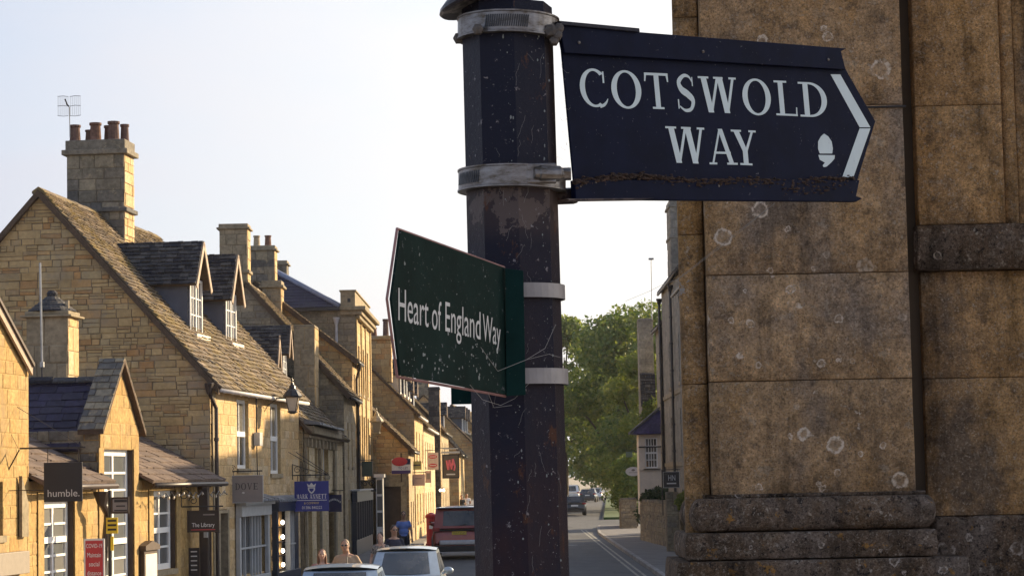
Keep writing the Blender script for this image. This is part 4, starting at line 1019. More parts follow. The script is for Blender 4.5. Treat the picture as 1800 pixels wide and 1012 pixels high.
for s_ in (-1, 1):
    ye = 4.56 if s_ > 0 else -.1
    kk0 = (ap[1] - ze0) / 2.2; zl = ap[1] + .14 - abs(ye - 2.4) * kk0
    rb = MB()
    a_, b_ = fr0.p(ye, zl, .10), fr0.p(2.4, ap[1] + .14, .10)
    rb.prism([a_, b_, b_ + V3((0, 0, -.22)), a_ + V3((0, 0, -.20))], -fr0.N * .05); rb.build('bargeboard', M['bargeboard'], B0)
    rr = MB(); a_, b_ = fr0.p(ye, zl + .02, .14), fr0.p(2.4, ap[1] + .16, .14)
    rr.prism([a_, b_, b_ + V3((0, 0, -.07)), a_ + V3((0, 0, -.07))], -fr0.N * 5.5); ro = rr.build('roof', M['wood_dark'], B0)

# ------------------------------------------------------------------ hanging signs
def scroll(mb, c, r, u, w, turns=1.4, rad=.012, sgn=1):
    pts = []
    for i in range(22):
        a = i / 21 * turns * 2 * math.pi; rr = r * (1 - i / 21 * .75)
        pts.append(V3(c) + V3(u) * math.cos(a) * rr * sgn + V3(w) * math.sin(a) * rr)
    mb.tube(pts, rad, 5)
def plane_sign(name, label, x0, x1, y0, y1, Y, mat, th=.04, border=None, arm=None, arm_y=None, scrolls=True, frame=None, group='hanging shop signs along the street', cat='sign', links=2, wall_left=.25):
    """board facing the camera at depth Y from its pixel corners, hung from an iron arm"""
    a, b = at(x0, (y0 + y1) / 2, Y), at(x1, (y0 + y1) / 2, Y)
    zt, zb = at((x0 + x1) / 2, y0, Y).z, at((x0 + x1) / 2, y1, Y).z
    e = empty(name, label, cat, (a.x, Y, zb), 0, group)
    W_, H_ = b.x - a.x, zt - zb
    m = MB(); m.box(0, W_, 0, th, 0, H_); m.build('board', mat, e, bevel=.006)
    if frame:
        f = MB(); t = frame[1]
        f.box(-t, 0, -.015, th + .015, -t, H_ + t); f.box(W_, W_ + t, -.015, th + .015, -t, H_ + t); f.box(0, W_, -.015, th + .015, -t, 0); f.box(0, W_, -.015, th + .015, H_, H_ + t); f.build('sign_frame', frame[0], e)
    if arm:
        az = at(x0, arm_y, Y).z - zb; ax0, ax1 = at(arm[0], arm_y, Y).x - a.x, at(arm[1], arm_y, Y).x - a.x
        m = MB(); m.tube([(ax0, th / 2, az), (ax1, th / 2, az)], .016, 6)
        for i in range(links):
            xx = W_ * (.1 + .8 * i / max(links - 1, 1)); m.tube([(xx, th / 2, H_ + .002), (xx, th / 2, az)], .009, 5)
        if scrolls:
            m.tube([(ax0, th / 2, az + .32), (ax0, th / 2, az - .12)], .014, 6)
            scroll(m, (ax0 + .14, th / 2, az + .15), .11, (1, 0, 0), (0, 0, 1), rad=.009)
            scroll(m, (ax0 + .38, th / 2, az + .10), .08, (-1, 0, 0), (0, 0, 1), rad=.008)
            m.tube([(ax0 + .02, th / 2, az + .30), ((ax0 + ax1) / 2, th / 2, az + .14), (ax1 - .05, th / 2, az + .01)], .010, 5)
        m.build('bracket', M['black'], e)
    return e, W_, H_
def sgn_text(e, s, x0, x1, z0, cap, mat, d=-.004):
    return text_on(e, s, lambda u, v: (x0 + (x1 - x0) * u, d, z0 + cap * v), mat)
def sgn_serif(e, s, x0, x1, z0, cap, mat, d=-.004, gapf=.16):
    n = len(s.replace(' ', '')) + s.count(' ') * .6; cw = (x1 - x0) / n; sp = []; x = x0
    for ch in s:
        if ch == ' ': x += cw * .6; continue
        sp.append((ch, (lambda xx: lambda u, v, k: (xx + cw * (gapf / 2 + (1 - gapf) * u), d - k * 8, z0 + cap * v))(x))); x += cw
    return serif_on(e, sp, mat)
M['sign_black'] = paint('matt_black_board', (.012, .011, .015), .5, 0, .1)
M['sign_brown'] = paint('dark_brown_board', (.022, .014, .012), .5, 0, .1)
M['sign_grey'] = paint('warm_grey_board', (.24, .215, .205), .6, 0, .05)
M['sign_blue'] = paint('royal_blue_board', (.012, .022, .20), .35, 0, .06)
M['sign_navy'] = paint('navy_board', (.010, .014, .075), .4, 0, .06)
M['lettergrey'] = paint('pale_grey_lettering', (.55, .55, .55), .5, 0, .03)
M['letterwhite'] = paint('white_lettering', (.78, .78, .78), .5, 0, .03)
M['letterdark'] = paint('dark_lettering', (.05, .045, .045), .5, 0, .03)
M['letteryellow'] = paint('ochre_lettering', (.55, .45, .12), .5, 0, .03)
M['sign_yellow'] = paint('bright_yellow_board', (.75, .52, .02), .5, 0, .05)
M['sign_red'] = paint('red_poster', (.50, .035, .045), .5, 0, .05)
M['sign_pink'] = paint('dusty_pink_board', (.55, .40, .36), .6, 0, .05)
M['sign_green'] = paint('dull_green_board', (.05, .085, .07), .5, 0, .1)
M['sign_white'] = paint('white_board', (.70, .69, .68), .5, 0, .05)
M['sign_purple'] = paint('purple_board', (.06, .03, .16), .5, 0, .05)
# humble.
e, W_, H_ = plane_sign('hanging_sign', 'square black shop sign reading humble. at the far left', 77, 144.5, 812, 881, 40.9, M['sign_black'], arm=(34, 150), arm_y=787, scrolls=False)
sgn_text(e, 'humble.', W_ * .10, W_ * .93, H_ * .13, H_ * .19, M['lettergrey'])
m = MB(); pa = at(34, 790, 40.9) - V3(e.location); pb = at(9, 836, 40.9) - V3(e.location); m.tube([pa, pb], .014, 6); m.lathe(pb, [(.05, -.04), (.05, .04)], 8)
m.tube([pa + V3((0, 0, -.02)), at(2, 727, 41.2) - V3(e.location)], .004, 4); pc = at(150, 787, 40.9) - V3(e.location); pd = at(30, 715, 41.2) - V3(e.location); m.tube([pc, pd], .006, 4); m.build('stay', M['black'], e)
m = MB(); pe = at(0, 862, 40.9) - V3(e.location); m.tube([pe, (0, .02, pe.z)], .008, 5); m.build('lower_stay', M['black'], e)
# The Library
e, W_, H_ = plane_sign('hanging_sign', 'dark brown sign reading The Library hung under the roof corner', 330.5, 383.5, 898, 933, 51.8, M['sign_brown'], arm=(320, 392), arm_y=890, scrolls=False, links=2, frame=(M['wood_dark'], .02))
sgn_text(e, 'The Library', W_ * .13, W_ * .88, H_ * .22, H_ * .22, M['letterwhite'])
m = MB(); m.box(W_ * .5, W_ * .88, -.006, -.001, H_ * .80, H_ * .86); m.build('small_print', M['sign_grey'], e)
m = MB(); m.box(W_ * .1, W_ * .9, -.006, -.001, H_ * .06, H_ * .10); m.build('red_rule', M['sign_red'], e)
m = MB(); scroll(m, (-.08, .02, H_ + .38), .14, (1, 0, 0), (0, 0, 1), rad=.010); scroll(m, (.12, .02, H_ + .24), .10, (-1, 0, 0), (0, 0, 1), rad=.010); m.tube([(-.15, .02, H_ + .1), (-.15, .02, H_ + .6)], .012, 5); m.build('scrollwork', M['black'], e)
# dark menu board below and black flue/post by the passage
e, W_, H_ = plane_sign('notice_board', 'black notice board with white print at the passage beside the library', 333, 350, 963, 1030, 52.2, M['sign_black'], frame=(M['wood_dark'], .015), group=None, cat='notice board')
for i in range(5):
    m = MB(); m.box(W_ * .15, W_ * .8, -.005, -.001, H_ * (.9 - i * .12), H_ * (.93 - i * .12)); m.build('print_line', M['lettergrey'], e)
pz = at(357, 850, 52.6)
m = MB(); m.box(pz.x - .10, pz.x + .10, 52.6, 52.9, .1, 2.75); m.lathe((pz.x - .02, 52.75, 2.7), [(.07, -.2), (.13, 0), (.15, .12)], 8); m.box(pz.x + .12, pz.x + .16, 52.7, 52.76, .1, 2.2)
tag(m.build('downpipe_stack', M['rustpipe']), 'dark rainwater pipes with hopper in the corner behind The Library sign', 'downpipe')
pz = at(361, 938, 52.4); m = MB(); m.box(pz.x - .04, pz.x + .05, 52.4, 52.5, pz.z - .08, pz.z + .08); tag(m.build('junction_box', M['greyshop']), 'tiny pale grey box on the dark pipe below The Library sign', 'junction box')
# DOVE
e, W_, H_ = plane_sign('hanging_sign', 'square warm grey sign reading DOVE in dark capitals', 405, 461.5, 836, 882, 57.3, M['sign_grey'], arm=(400, 461), arm_y=828, scrolls=False, frame=(M['greyshop'], .018))
sgn_serif(e, 'DOVE', W_ * .13, W_ * .88, H_ * .48, H_ * .25, M['letterdark'])
m = MB(); m.ellip((W_ * .40, -.004, H_ * .36), (.035, .004, .022), 8, 6); m.build('emblem', M['lettergrey'], e)
m = MB(); za = at(400, 813, 57.3).z - e.location.z; m.tube([(-.06, .02, za), (-.06, .02, H_ + .12)], .012, 5); scroll(m, (.05, .02, H_ + .2), .08, (1, 0, 0), (0, 0, 1), rad=.008); m.build('scrollwork', M['black'], e)
# MARK ANNETT
e, W_, H_ = plane_sign('hanging_sign', 'large royal blue sign with white crest reading MARK ANNETT', 517.5, 578, 845, 898, 64.1, M['sign_blue'], arm=(514, 578), arm_y=835)
sgn_serif(e, 'MARK ANNETT', W_ * .06, W_ * .94, H_ * .42, H_ * .15, M['letterwhite'])
m = MB(); m.box(W_ * .06, W_ * .94, -.006, -.001, H_ * .36, H_ * .375); m.build('rule', M['letterwhite'], e)
sgn_text(e, '& COMPANY', W_ * .28, W_ * .72, H_ * .24, H_ * .075, M['letteryellow'])
sgn_text(e, '01386 840222', W_ * .22, W_ * .80, H_ * .08, H_ * .10, M['lettergrey'])
m = MB(); cx, cz = W_ * .5, H_ * .76
m.prism([(cx - .10, -.002, cz + .03), (cx + .10, -.002, cz + .03), (cx + .10, -.002, cz - .04), (cx + .05, -.002, cz - .12), (cx, -.002, cz - .15), (cx - .05, -.002, cz - .12), (cx - .10, -.002, cz - .04)], (0, -.006, 0))
m.prism([(cx - .13, -.002, cz + .14), (cx - .06, -.002, cz + .09), (cx, -.002, cz + .16), (cx + .06, -.002, cz + .09), (cx + .13, -.002, cz + .14), (cx + .10, -.002, cz + .04), (cx - .10, -.002, cz + .04)], (0, -.006, 0)); m.build('crest', M['lettergrey'], e)
m = MB(); m.prism([(cx - .06, -.009, cz), (cx + .06, -.009, cz), (cx + .06, -.009, cz - .05), (cx, -.009, cz - .11), (cx - .06, -.009, cz - .05)], (0, -.004, 0)); m.build('crest_field', M['sign_blue'], e)
m = MB(); q1 = at(507, 794, 63.9) - V3(e.location); q2 = at(520, 794, 64.1) - V3(e.location); q3 = at(573, 832, 64.1) - V3(e.location); m.tube([q1, q3], .010, 5); m.tube([q2, q3 + V3((.06, 0, 0))], .010, 5); m.build('stay', M['rustpipe'], e)
# second navy sign
e, W_, H_ = plane_sign('hanging_sign', 'smaller navy sign just right of the royal blue one', 572.5, 600.5, 869, 899, 76, M['sign_navy'], arm=(570, 604), arm_y=862, scrolls=False)
for i in range(9):
    t = i / 8; m = MB(); xx = W_ * (.12 + .76 * t); zz = H_ * (.52 + .16 * math.sin(math.pi * t)) ; m.box(xx, xx + .035, -.006, -.001, zz, zz + .06); m.build('letter', M['lettergrey'], e)
# green box sign with ironwork
e, W_, H_ = plane_sign('hanging_sign', 'dull green hanging sign above curly ironwork on the tall house', 637, 654, 811, 836, 92, M['sign_green'], th=.12, arm=(628, 656), arm_y=808, scrolls=False, frame=(M['black'], .02))
m = MB()
for i in range(3): scroll(m, (-.15 + i * .26, .0, -.3), .13, (1, 0, 0), (0, 0, 1), rad=.018)
m.box(-.3, .55, -.03, .03, -.62, -.5); m.build('ironwork', M['black'], e)
# estate agent's letting board
e, W_, H_ = plane_sign('letting_board', 'red, white and purple TO LET board fixed above the corner shop', 688.5, 722, 806, 832, 97.6, M['sign_white'], group=None)
m = MB(); m.box(0, W_, -.008, -.001, 0, H_ * .22); m.build('purple_band', M['sign_purple'], e)
m = MB(); m.box(W_ * .6, W_, -.008, -.001, H_ * .62, H_); m.build('navy_band', M['sign_navy'], e)
m = MB(); m.ellip((W_ * .42, -.02, H_ * .82), (.34, .02, .19), 20, 8); m.build('red_oval', M['sign_red'], e)
sgn_text(e, 'TO LET', W_ * .35, W_ * .85, H_ * .30, H_ * .16, M['sign_purple'], -.012)
m = MB(); m.tube([(W_ * .5, .03, -.35), (W_ * .5, .03, H_ + .25)], .03, 6); m.build('board_post', M['wood_dark'], e)
# more far signs
e, W_, H_ = plane_sign('hanging_sign', 'small pale yellow sign right of the letting board', 724, 741, 810, 825, 104, paint('pale_yellow_board', (.42, .40, .16), .5)); m = MB(); m.box(W_ * .1, W_ * .9, -.006, -.001, H_ * .45, H_ * .62); m.build('print', M['letterdark'], e)
e, W_, H_ = plane_sign('hanging_sign', 'wide pinkish sign below the pale yellow one', 724, 747, 833, 853, 103, M['sign_pink'], arm=(722, 749), arm_y=830, scrolls=False); m = MB(); m.box(W_ * .25, W_ * .75, -.006, -.001, H_ * .6, H_ * .66); m.build('print', M['sign_grey'], e)
e, W_, H_ = plane_sign('hanging_sign', 'narrow pink sign between the wide pinkish one and the oval one', 747.5, 758, 827, 848, 108, M['sign_pink']); m = MB(); m.box(W_ * .2, W_ * .8, -.006, -.001, H_ * .3, H_ * .8); m.build('print', M['sign_grey'], e)
e, W_, H_ = plane_sign('hanging_sign', 'pale upright sign with two dark red ovals', 751, 770.5, 795, 825, 112, paint('blush_board', (.60, .50, .44), .6), arm=(748, 771), arm_y=791, scrolls=False)
for zz in (.76, .25):
    m = MB(); m.ellip((W_ * .5, -.005, H_ * zz), (W_ * .40, .01, H_ * .11), 18, 6); m.build('oval', M['sign_red'], e)
    m = MB(); m.box(W_ * .2, W_ * .8, -.022, -.016, H_ * zz - .02, H_ * zz + .02); m.build('oval_print', M['sign_white'], e)
e, W_, H_ = plane_sign('inn_sign', 'tall dark framed inn sign with pink emblem in a black frame', 779.5, 805, 800, 838, 124, paint('inn_board', (.09, .07, .05), .6), frame=(M['sign_black'], .07), arm=(770, 806), arm_y=787, scrolls=False, group=None)
m = MB()
for a_, b_, c_, d_ in ((.22, .78, .32, .34), (.34, .34, .42, .80), (.42, .80, .56, .36), (.56, .36, .66, .84), (.66, .84, .80, .48), (.3, .55, .7, .6), (.8, .48, .72, .30)):
    m.tube([(W_ * a_, -.012, H_ * b_), (W_ * c_, -.012, H_ * d_)], .055, 6)
m.build('emblem', paint('pink_emblem', (.62, .12, .16), .5), e)
m = MB(); m.box(W_ * .2, W_ * .8, -.01, -.001, H_ * .1, H_ * .16); m.build('print', M['lettergrey'], e)
m = MB(); m.box(-.1, W_ + .1, -.05, .09, H_ + .12, H_ + .22); m.box(.0, W_, -.05, .09, H_ + .34, H_ + .4); m.build('headboard', M['greyshop'], e)
# grey and yellow notices on a post by the gablet window
pz = at(192, 870, 44.4)
e = empty('notice_post', 'slim dark post carrying a grey plaque and a yellow notice before the gablet window', 'sign post', (pz.x, 44.4, 0))
m = MB(); m.tube([(0, .05, .1), (0, .05, pz.z + .1)], .035, 8); m.build('post', M['black'], e)
def panel(e, x0, x1, y0, y1, Y, mat, nm, d=0, frame=None):
    a, b = at(x0, (y0 + y1) / 2, Y), at(x1, (y0 + y1) / 2, Y); zt, zb = at((x0 + x1) / 2, y0, Y).z, at((x0 + x1) / 2, y1, Y).z
    o = V3(e.location); m = MB(); m.box(a.x - o.x, b.x - o.x, d - .03, d, zb - o.z, zt - o.z); ob = m.build(nm, mat, e, bevel=.005)
    return ob, (a.x - o.x, b.x - o.x, zb - o.z, zt - o.z)
pn, q = panel(e, 195, 227, 873, 902, 44.4, M['wood_dark'], 'grey_plaque')
m = MB(); m.box(q[0] + .04, q[1] - .03, -.036, -.031, q[2] + .04, q[3] - .04); m.build('plaque_face', M['sign_grey'], pn)
for i, (u0, u1) in enumerate(((.2, .9), (.3, .8), (.2, .9))):
    m = MB(); zz = q[3] - .1 - i * .085; m.box(q[0] + (q[1] - q[0]) * u0, q[0] + (q[1] - q[0]) * u1, -.041, -.037, zz, zz + (.05 if i == 0 else .025)); m.build('print_line', M['sign_black'], pn)
pn, q = panel(e, 187, 207.5, 909, 937, 44.4, M['sign_yellow'], 'yellow_notice', -.001)
for i in range(3):
    m = MB(); zz = q[3] - .08 - i * .085; m.box(q[0] + .03, q[1] - .03, -.037, -.032, zz, zz + .04); m.build('print_line', M['sign_brown'], pn)
pn, q = panel(e, 195, 200, 942, 967, 44.4, M['sign_yellow'], 'yellow_strip', -.001)
# COVID-19 board
e, W_, H_ = plane_sign('poster_board', 'red and white poster board reading COVID-19 Maintain social distance', 147.5, 184, 946, 1060, 44.2, M['sign_white'], group=None, cat='poster')
m = MB(); m.box(W_ * .08, W_ * .92, -.006, -.001, H_ * .04, H_ * .97); m.build('red_field', M['sign_red'], e)
for s_, u0, u1, zz, cp in (('COVID-19', .12, .88, .86, .065), ('Maintain', .17, .83, .715, .075), ('social', .25, .75, .575, .075), ('distance', .16, .84, .435, .075)):
    sgn_text(e, s_, W_ * u0, W_ * u1, H_ * zz, H_ * cp, M['letterwhite'], -.010)
m = MB(); m.box(W_ * .2, W_ * .26, .03, .09, -1.2, H_ * .8); m.box(W_ * .74, W_ * .8, .03, .09, -1.2, H_ * .8); m.build('stand', M['wood_dark'], e)

# ------------------------------------------------------------------ lanterns
def lantern(name, label, px, py, Y, wall, arm_y, sc=1.0, mat='black', gl='lampglass', group='street lanterns'):
    c = at(px, py, Y); e = empty(name, label, 'lantern', c, 0, group)   # origin at the neck between glass and hood
    s = sc
    m = MB(); m.lathe((0, 0, 0), [(.25 * s, -.02 * s), (.27 * s, .02 * s), (.17 * s, .16 * s), (.10 * s, .22 * s), (.08 * s, .30 * s), (.045 * s, .34 * s), (.02 * s, .42 * s), (.035 * s, .45 * s), (.005, .52 * s)], 8); m.build('hood', M[mat], e)
    for k_ in range(4):
        a = math.pi / 4 + k_ * math.pi / 2; b = a + math.pi / 2
        top = lambda an, r_=.235: V3((r_ * s * math.cos(an), r_ * s * math.sin(an), -.02 * s)); bot = lambda an, r_=.125: V3((r_ * s * math.cos(an), r_ * s * math.sin(an), -.40 * s))
        m = MB(); inw = V3((-math.cos((a + b) / 2), -math.sin((a + b) / 2), 0)) * .006
        m.prism([bot(a), bot(b), top(b), top(a)], inw); m.build('lantern_pane', M[gl], e)
        m = MB(); m.tube([top(a, .24), bot(a, .13)], .013 * s, 6); m.build('lantern_bar', M[mat], e)
    m = MB(); m.lathe((0, 0, -.42 * s), [(.05 * s, -.05 * s), (.14 * s, 0), (.14 * s, .03 * s)], 8); m.build('lantern_base', M[mat], e)
    if wall:
        w = at(wall, arm_y, Y) - c
        m = MB(); m.tube([w, (w.x * .55, 0, w.z), (-.0, 0, w.z * .6 - .02)], .018, 6); m.tube([w + V3((0, 0, .1)), w + V3((0, 0, -.75))], .026, 6)
        pts = [w + V3((.02, 0, -.4)), w + V3((.16, 0, -.18)), w + V3((.4, 0, -.02))]; m.tube(pts, .010, 5); m.build('bracket', M[mat], e)
    return e
lantern('street_lantern', 'black street lantern with frosted panes on an iron wall bracket', 514, 697, 61.2, 461, 700, .98)
M['verdigris'] = paint('pale_weathered_lantern', (.30, .27, .20), .6, 0, .3)
lantern('street_lantern', 'weathered pale lantern with clear panes beyond the tall house', 662, 741, 96.5, 650, 768, 1.15, 'verdigris', 'glass_lit')
# lit twin lamps by the doorway down the street
e = empty('door_lamp', 'pair of small lit lamps glowing beside a doorway down the street', 'lamp', at(777, 861, 118))
for k_ in (-1, 1):
    m = MB(); m.ellip((k_ * .09, 0, 0), (.055, .055, .07), 10, 8); m.build('bulb', M['bulb'], e, smooth=True)
m = MB(); m.tube([(-.12, .02, .12), (.12, .02, .12)], .02, 6); m.build('lamp_bar', M['black'], e)

# ------------------------------------------------------------------ aerials
def aerial(px, py, Y, base_py, label):
    c = at(px, py, Y); bz = at(px + 1, base_py, Y)
    e = empty('tv_aerial', label, 'aerial', c, 0)
    m = MB(); m.tube([(0, 0, 0), V3(bz) - c], .014, 6); m.build('aerial_mast', M['mast'], e)
    for s_ in (-1, 1):
        m = MB()
        for i in range(6): 
            xx = s_ * (.03 + i * .053); m.tube([(xx, -.04, .28), (xx, -.04, -.24)], .005, 4)
        for zz in (.28, .02, -.24): m.tube([(s_ * .02, -.04, zz - .01), (s_ * .16, -.045, zz + (.01 if zz > 0 else -.02)), (s_ * .31, -.04, zz)], .008, 4)
        m.build('grid_panel', M['black'], e)
    m = MB(); m.tube([(-.10, -.07, .2), (-.05, -.07, .05), (0, -.05, .0)], .022, 6); m.build('feed', M['black'], e)
    return e
aerial(122, 188, 60.5, 242, 'grid television aerial fixed behind the six pot chimney stack')
# ------------------------------------------------------------------ RIGHT SIDE OF THE STREET
M['grey_rubble'] = stone_mat('grey_house_stone', [(.30, .27, .22), (.26, .24, .20), (.34, .31, .25), (.24, .22, .19)], 8, .5, .02)
R2, *_r2 = house('tall_grey_house', 'tall grey stone house with high chimney glimpsed beside the pilaster', 6.38, 83.5, 0, 13.5, 8, 10.6, 13.6, sg=-1, gst='grey_rubble', fst='grey_rubble', fmort='grey_rubble', gmort='grey_rubble', seed=301,
     fholes=[(3.2, 4.2, 6.4, 8.3), (3.2, 4.2, 3.6, 5.4), (8.5, 9.6, 3.4, 5.2), (8.5, 9.6, 6.4, 8.3), (3.0, 4.3, .6, 2.3)], roofm='slate_dark', fn=80, ov=.12)
for h_ in [(3.2, 4.2, 6.4, 8.3), (3.2, 4.2, 3.6, 5.4), (8.5, 9.6, 3.4, 5.2), (8.5, 9.6, 6.4, 8.3), (3.0, 4.3, .6, 2.3)]: window(R2, _r2[1], *h_, inset=.08, cols=2, rows=2)
mb = MB()
for z_ in (6.0, 3.2): mb.box(-.06, -.01, 0, 13.5, z_, z_ + .16)
mb.build('string_course', M['ashlar'], R2)
downpipe(R2, (-.12, 6.4, 10.3), (-.12, 6.4, .1), 'black', .055); downpipe(R2, (-.12, 13.3, 10.3), (-.12, 13.3, .1), 'black', .055)
chimney(R2, .02, .75, 7.2, 9.2, 10.2, 13.55, sg=-1, capz=.3, over=.08, stone='grey_rubble', mort='grey_rubble', lit='grey_rubble', bands=(12.3,), n=20, label='tall pale stone stack at the street edge')
R1, *_r1 = house('bay_house', 'grey house with stone slates and a white upper bay beyond the tall grey one', 6.55, 97.3, 0, 7.0, 7.5, 9.4, 11.6, sg=-1, gst='grey_rubble', fst='grey_rubble', fmort='grey_rubble', gmort='grey_rubble', seed=311, fholes=[(3, 4, 6.2, 7.8)], roofm='slate_dark', ov=.15)
window(R1, _r1[1], 3, 4, 6.2, 7.8, inset=.1)
downpipe(R1, (-.1, 1.6, 9.2), (-.1, 1.6, .1), 'black', .05)
# projecting stack wing and white bay
W1 = empty('end_wing', 'narrow projecting wing with pale chimney, mottled slates and ivy above the white bay', 'house', (0, 0, 0))
xa, xb = at(1123, 620, 106).x, at(1149, 620, 106).x
zt, zm = at(1135, 565, 106).z, at(1135, 655, 106).z
chimney(W1, xa + .02, xb, 106, 107.2, 2.0, zt, sg=-1, capz=.15, over=.04, stone='grey_rubble', mort='grey_rubble', lit='grey_rubble', n=30, label='broad pale stack')
mb = MB(); z2 = at(1135, 714, 105.2).z; fr = Fr((xa, 105.2, z2), (1, 0, 0), (0, -1, .3), (0, .25, 1)); mb.box(xa + .03, xb + .4, 105.4, 106, 0, z2 + .1); ww = mb.build('wall', M['grey_rubble'], W1)
slates(ww, fr, [(0, 0), (xb - xa, 0), (xb - xa, zm - z2), (0, zm - z2)], .15, (.2, .35), .05, M['slate_dark'], 60, seed=315)
mb = MB(); pz = at(1112, 0, 107); 
bx0, bx1 = at(1124, 830, 98.6).x, at(1163, 830, 98.6).x
Z = lambda y: at(1143, y, 98.6).z
bay = empty('white_bay', 'white limewashed two storey bay with small paned window and purple slate roof', 'bay window', (bx0, 98.6, 0))
bw = bx1 - bx0
fb = Fr((0, 0, 0), (1, 0, 0), (0, -1, 0)); wh = (at(1134, 800, 98.6).x - bx0, at(1156, 800, 98.6).x - bx0, Z(822), Z(769))
wb_ = wall_core(bay, fb, [(0, 1.2), (bw, 1.2), (bw, Z(757)), (0, Z(757))], [wh], M['cream'], th=.2)
sd = MB(); sd.box(0, .2, .2, 1.6, 1.2, Z(757)); sd.box(bw - .2, bw, .2, 1.6, 1.2, Z(757)); sd.build('side_wall', M['cream'], bay)
window(bay, fb, *wh, inset=.05, cols=4, rows=4, trans=(2,), frame=.05, bar=.03, sillmat='cream')
mb = MB(); mb.box(-.03, bw + .02, -.05, -.002, Z(826), Z(823)); mb.build('band', M['cream'], bay)
pl = [(at(x, y, 98.3).x - bx0, at(x, y, 98.3).z) for x, y in ((1112, 762), (1120, 752), (1160, 720), (1163, 722), (1163, 764), (1140, 756), (1124, 764))]
m = MB(); m.prism([(x, -.3, z) for x, z in pl][:5] + [(bw, -.3, Z(763)), (0, -.3, Z(763))], (0, 1.9, 0)); ro = m.build('bay_roof', M['slate_violet'], bay)
fr = Fr((pl[0][0], -.33, pl[0][1]), (1, 0, 0), (0, -1, 0)); h_ = pl[2][1] - pl[0][1]; w_ = pl[2][0] - pl[0][0]
slates(ro, fr, [(.0, 0), (w_ + .05, 0), (w_ + .05, h_), (w_, h_)], .2, (.3, .5), .03, M['slate_violet'], 30, seed=316)
m = MB(); a_, b_ = V3((pl[0][0] - .1, -.4, pl[0][1] - .02)), V3((pl[2][0], -.4, pl[2][1] + .02)); m.prism([a_, b_, b_ + V3((0, 0, .12)), a_ + V3((0, 0, .1))], (0, 2.0, 0)); m.build('roof_edge', M['slate_dark'], bay)
m = MB(); m.tube([(-.02, -.12, Z(785)), (bw + .6, -.12, Z(785))], .03, 6); m.build('rail', M['black'], bay)
# hidden houses between (they stand behind the town hall pilaster, shade the street)
for i, (y_, l_, h1, h2) in enumerate(((65.5, 9.0, 8.9, 11.4), (74.6, 8.8, 9.5, 12.2))):
    house('terrace_house', ('grey terrace house nearest behind the town hall', 'grey terrace house next to the tall grey one')[i], 6.1, y_, 0, l_, 8, h1, h2, sg=-1, gst='grey_rubble', fst='grey_rubble', fmort='grey_rubble', gmort='grey_rubble', seed=320 + i, laying=False, roofm='slate_dark')
# signs on the right
e = empty('oval_sign', 'white oval sign projecting over the pavement beside the bay', 'sign', at(1113, 828, 101), 0)
m = MB(); m.lathe((0, 0, 0), [(.05, -.02), (.34, -.02), (.34, .02), (.05, .02)], 28, Matrix.Rotation(R(90), 3, 'X') @ Matrix.Diagonal(V3((1, .60, 1)))); m.build('board', M['sign_white'], e)
m = MB(); m.ellip((0, -.03, .06), (.08, .01, .05), 8, 6); m.box(-.2, .2, -.03, -.022, -.06, -.04); m.build('print', M['sign_grey'], e)
m = MB(); m.tube([(.3, 0, 0), (.62, 0, 0)], .015, 5); m.build('bracket', M['black'], e)
e, W_, H_ = plane_sign('hanging_sign', 'black hotel sign with pale letters HN by the garden pillar', 1166.5, 1194, 829, 856, 82.4, M['sign_black'], arm=(1164, 1196), arm_y=825, scrolls=False, frame=(M['greyshop'], .015), group=None)
sgn_text(e, 'HN', W_ * .3, W_ * .75, H_ * .45, H_ * .38, M['lettergrey']); m = MB(); m.box(W_ * .2, W_ * .8, -.006, -.001, H_ * .22, H_ * .3); m.build('print', M['lettergrey'], e)
m = MB(); m.tube([(-.05, .03, -1.0), (-.05, .03, H_ + .1)], .02, 6); m.build('sign_post', M['black'], e)
e, W_, H_ = plane_sign('small_notice', 'tiny pale notice fixed among leaves above the oval sign', 1100, 1112, 793, 803, 112, M['sign_green'], group=None)
aer = at(1144.5, 455, 105); m = MB(); m.tube([aer, at(1146, 560, 105)], .022, 5); m.tube([aer + V3((-.12, 0, 0)), aer + V3((.12, 0, 0))], .05, 6); tag(m.build('roof_aerial', M['mast']), 'tall thin aerial mast above the right hand chimney', 'aerial')

# garden walls
def garden_wall(label, x0, y0, x1, y1, zt, n, seed, th=.4, cat='wall'):
    a = V3((x0, y0, 0)); b = V3((x1, y1, 0)); d = (b - a); L_ = d.length; S = d.normalized(); N = S.cross(V3((0, 0, 1)))
    if N.x > 0 and abs(N.x) > abs(N.y): N = -N
    if abs(N.y) >= abs(N.x) and N.y > 0: N = -N
    fr = Fr((a.x, a.y, 0), S, N)
    m = MB(); m.fbox(fr, 0, L_, 0, zt, -th, 0); o = m.build('garden_wall', M['rubble_mortar']); tag(o, label, cat)
    lay(o, fr, [(0, .1), (L_, .1), (L_, zt), (0, zt)], [], (.11, .24), (.18, .5), M['rubble_grey'], n, seed=seed, proud=(.02, .06))
    cp = MB(); t = 0
    while t < L_:
        w_ = random.uniform(.25, .5); cp.fbox(fr, t + .01, min(t + w_, L_), zt + .002, zt + random.uniform(.07, .13), -th - .04, .06); t += w_
    stuff(cp.build('coping_stone', M['chimney'], o)); return o
garden_wall('stone garden wall under the white bay, running towards the pilaster', 6.0, 83.2, 5.33, 98, 1.75, 200, 331)
garden_wall('stone wall end facing up the street beside the gateway', 5.33, 98.2, 6.4, 98.2, 1.85, 50, 332)
garden_wall('short far wall pillar beyond the dark gateway', 5.45, 119.5, 6.3, 119.5, 1.62, 50, 333)
garden_wall('low stone wall beyond the gateway beside the bush', 5.75, 126.5, 5.42, 119.6, 1.5, 60, 334)
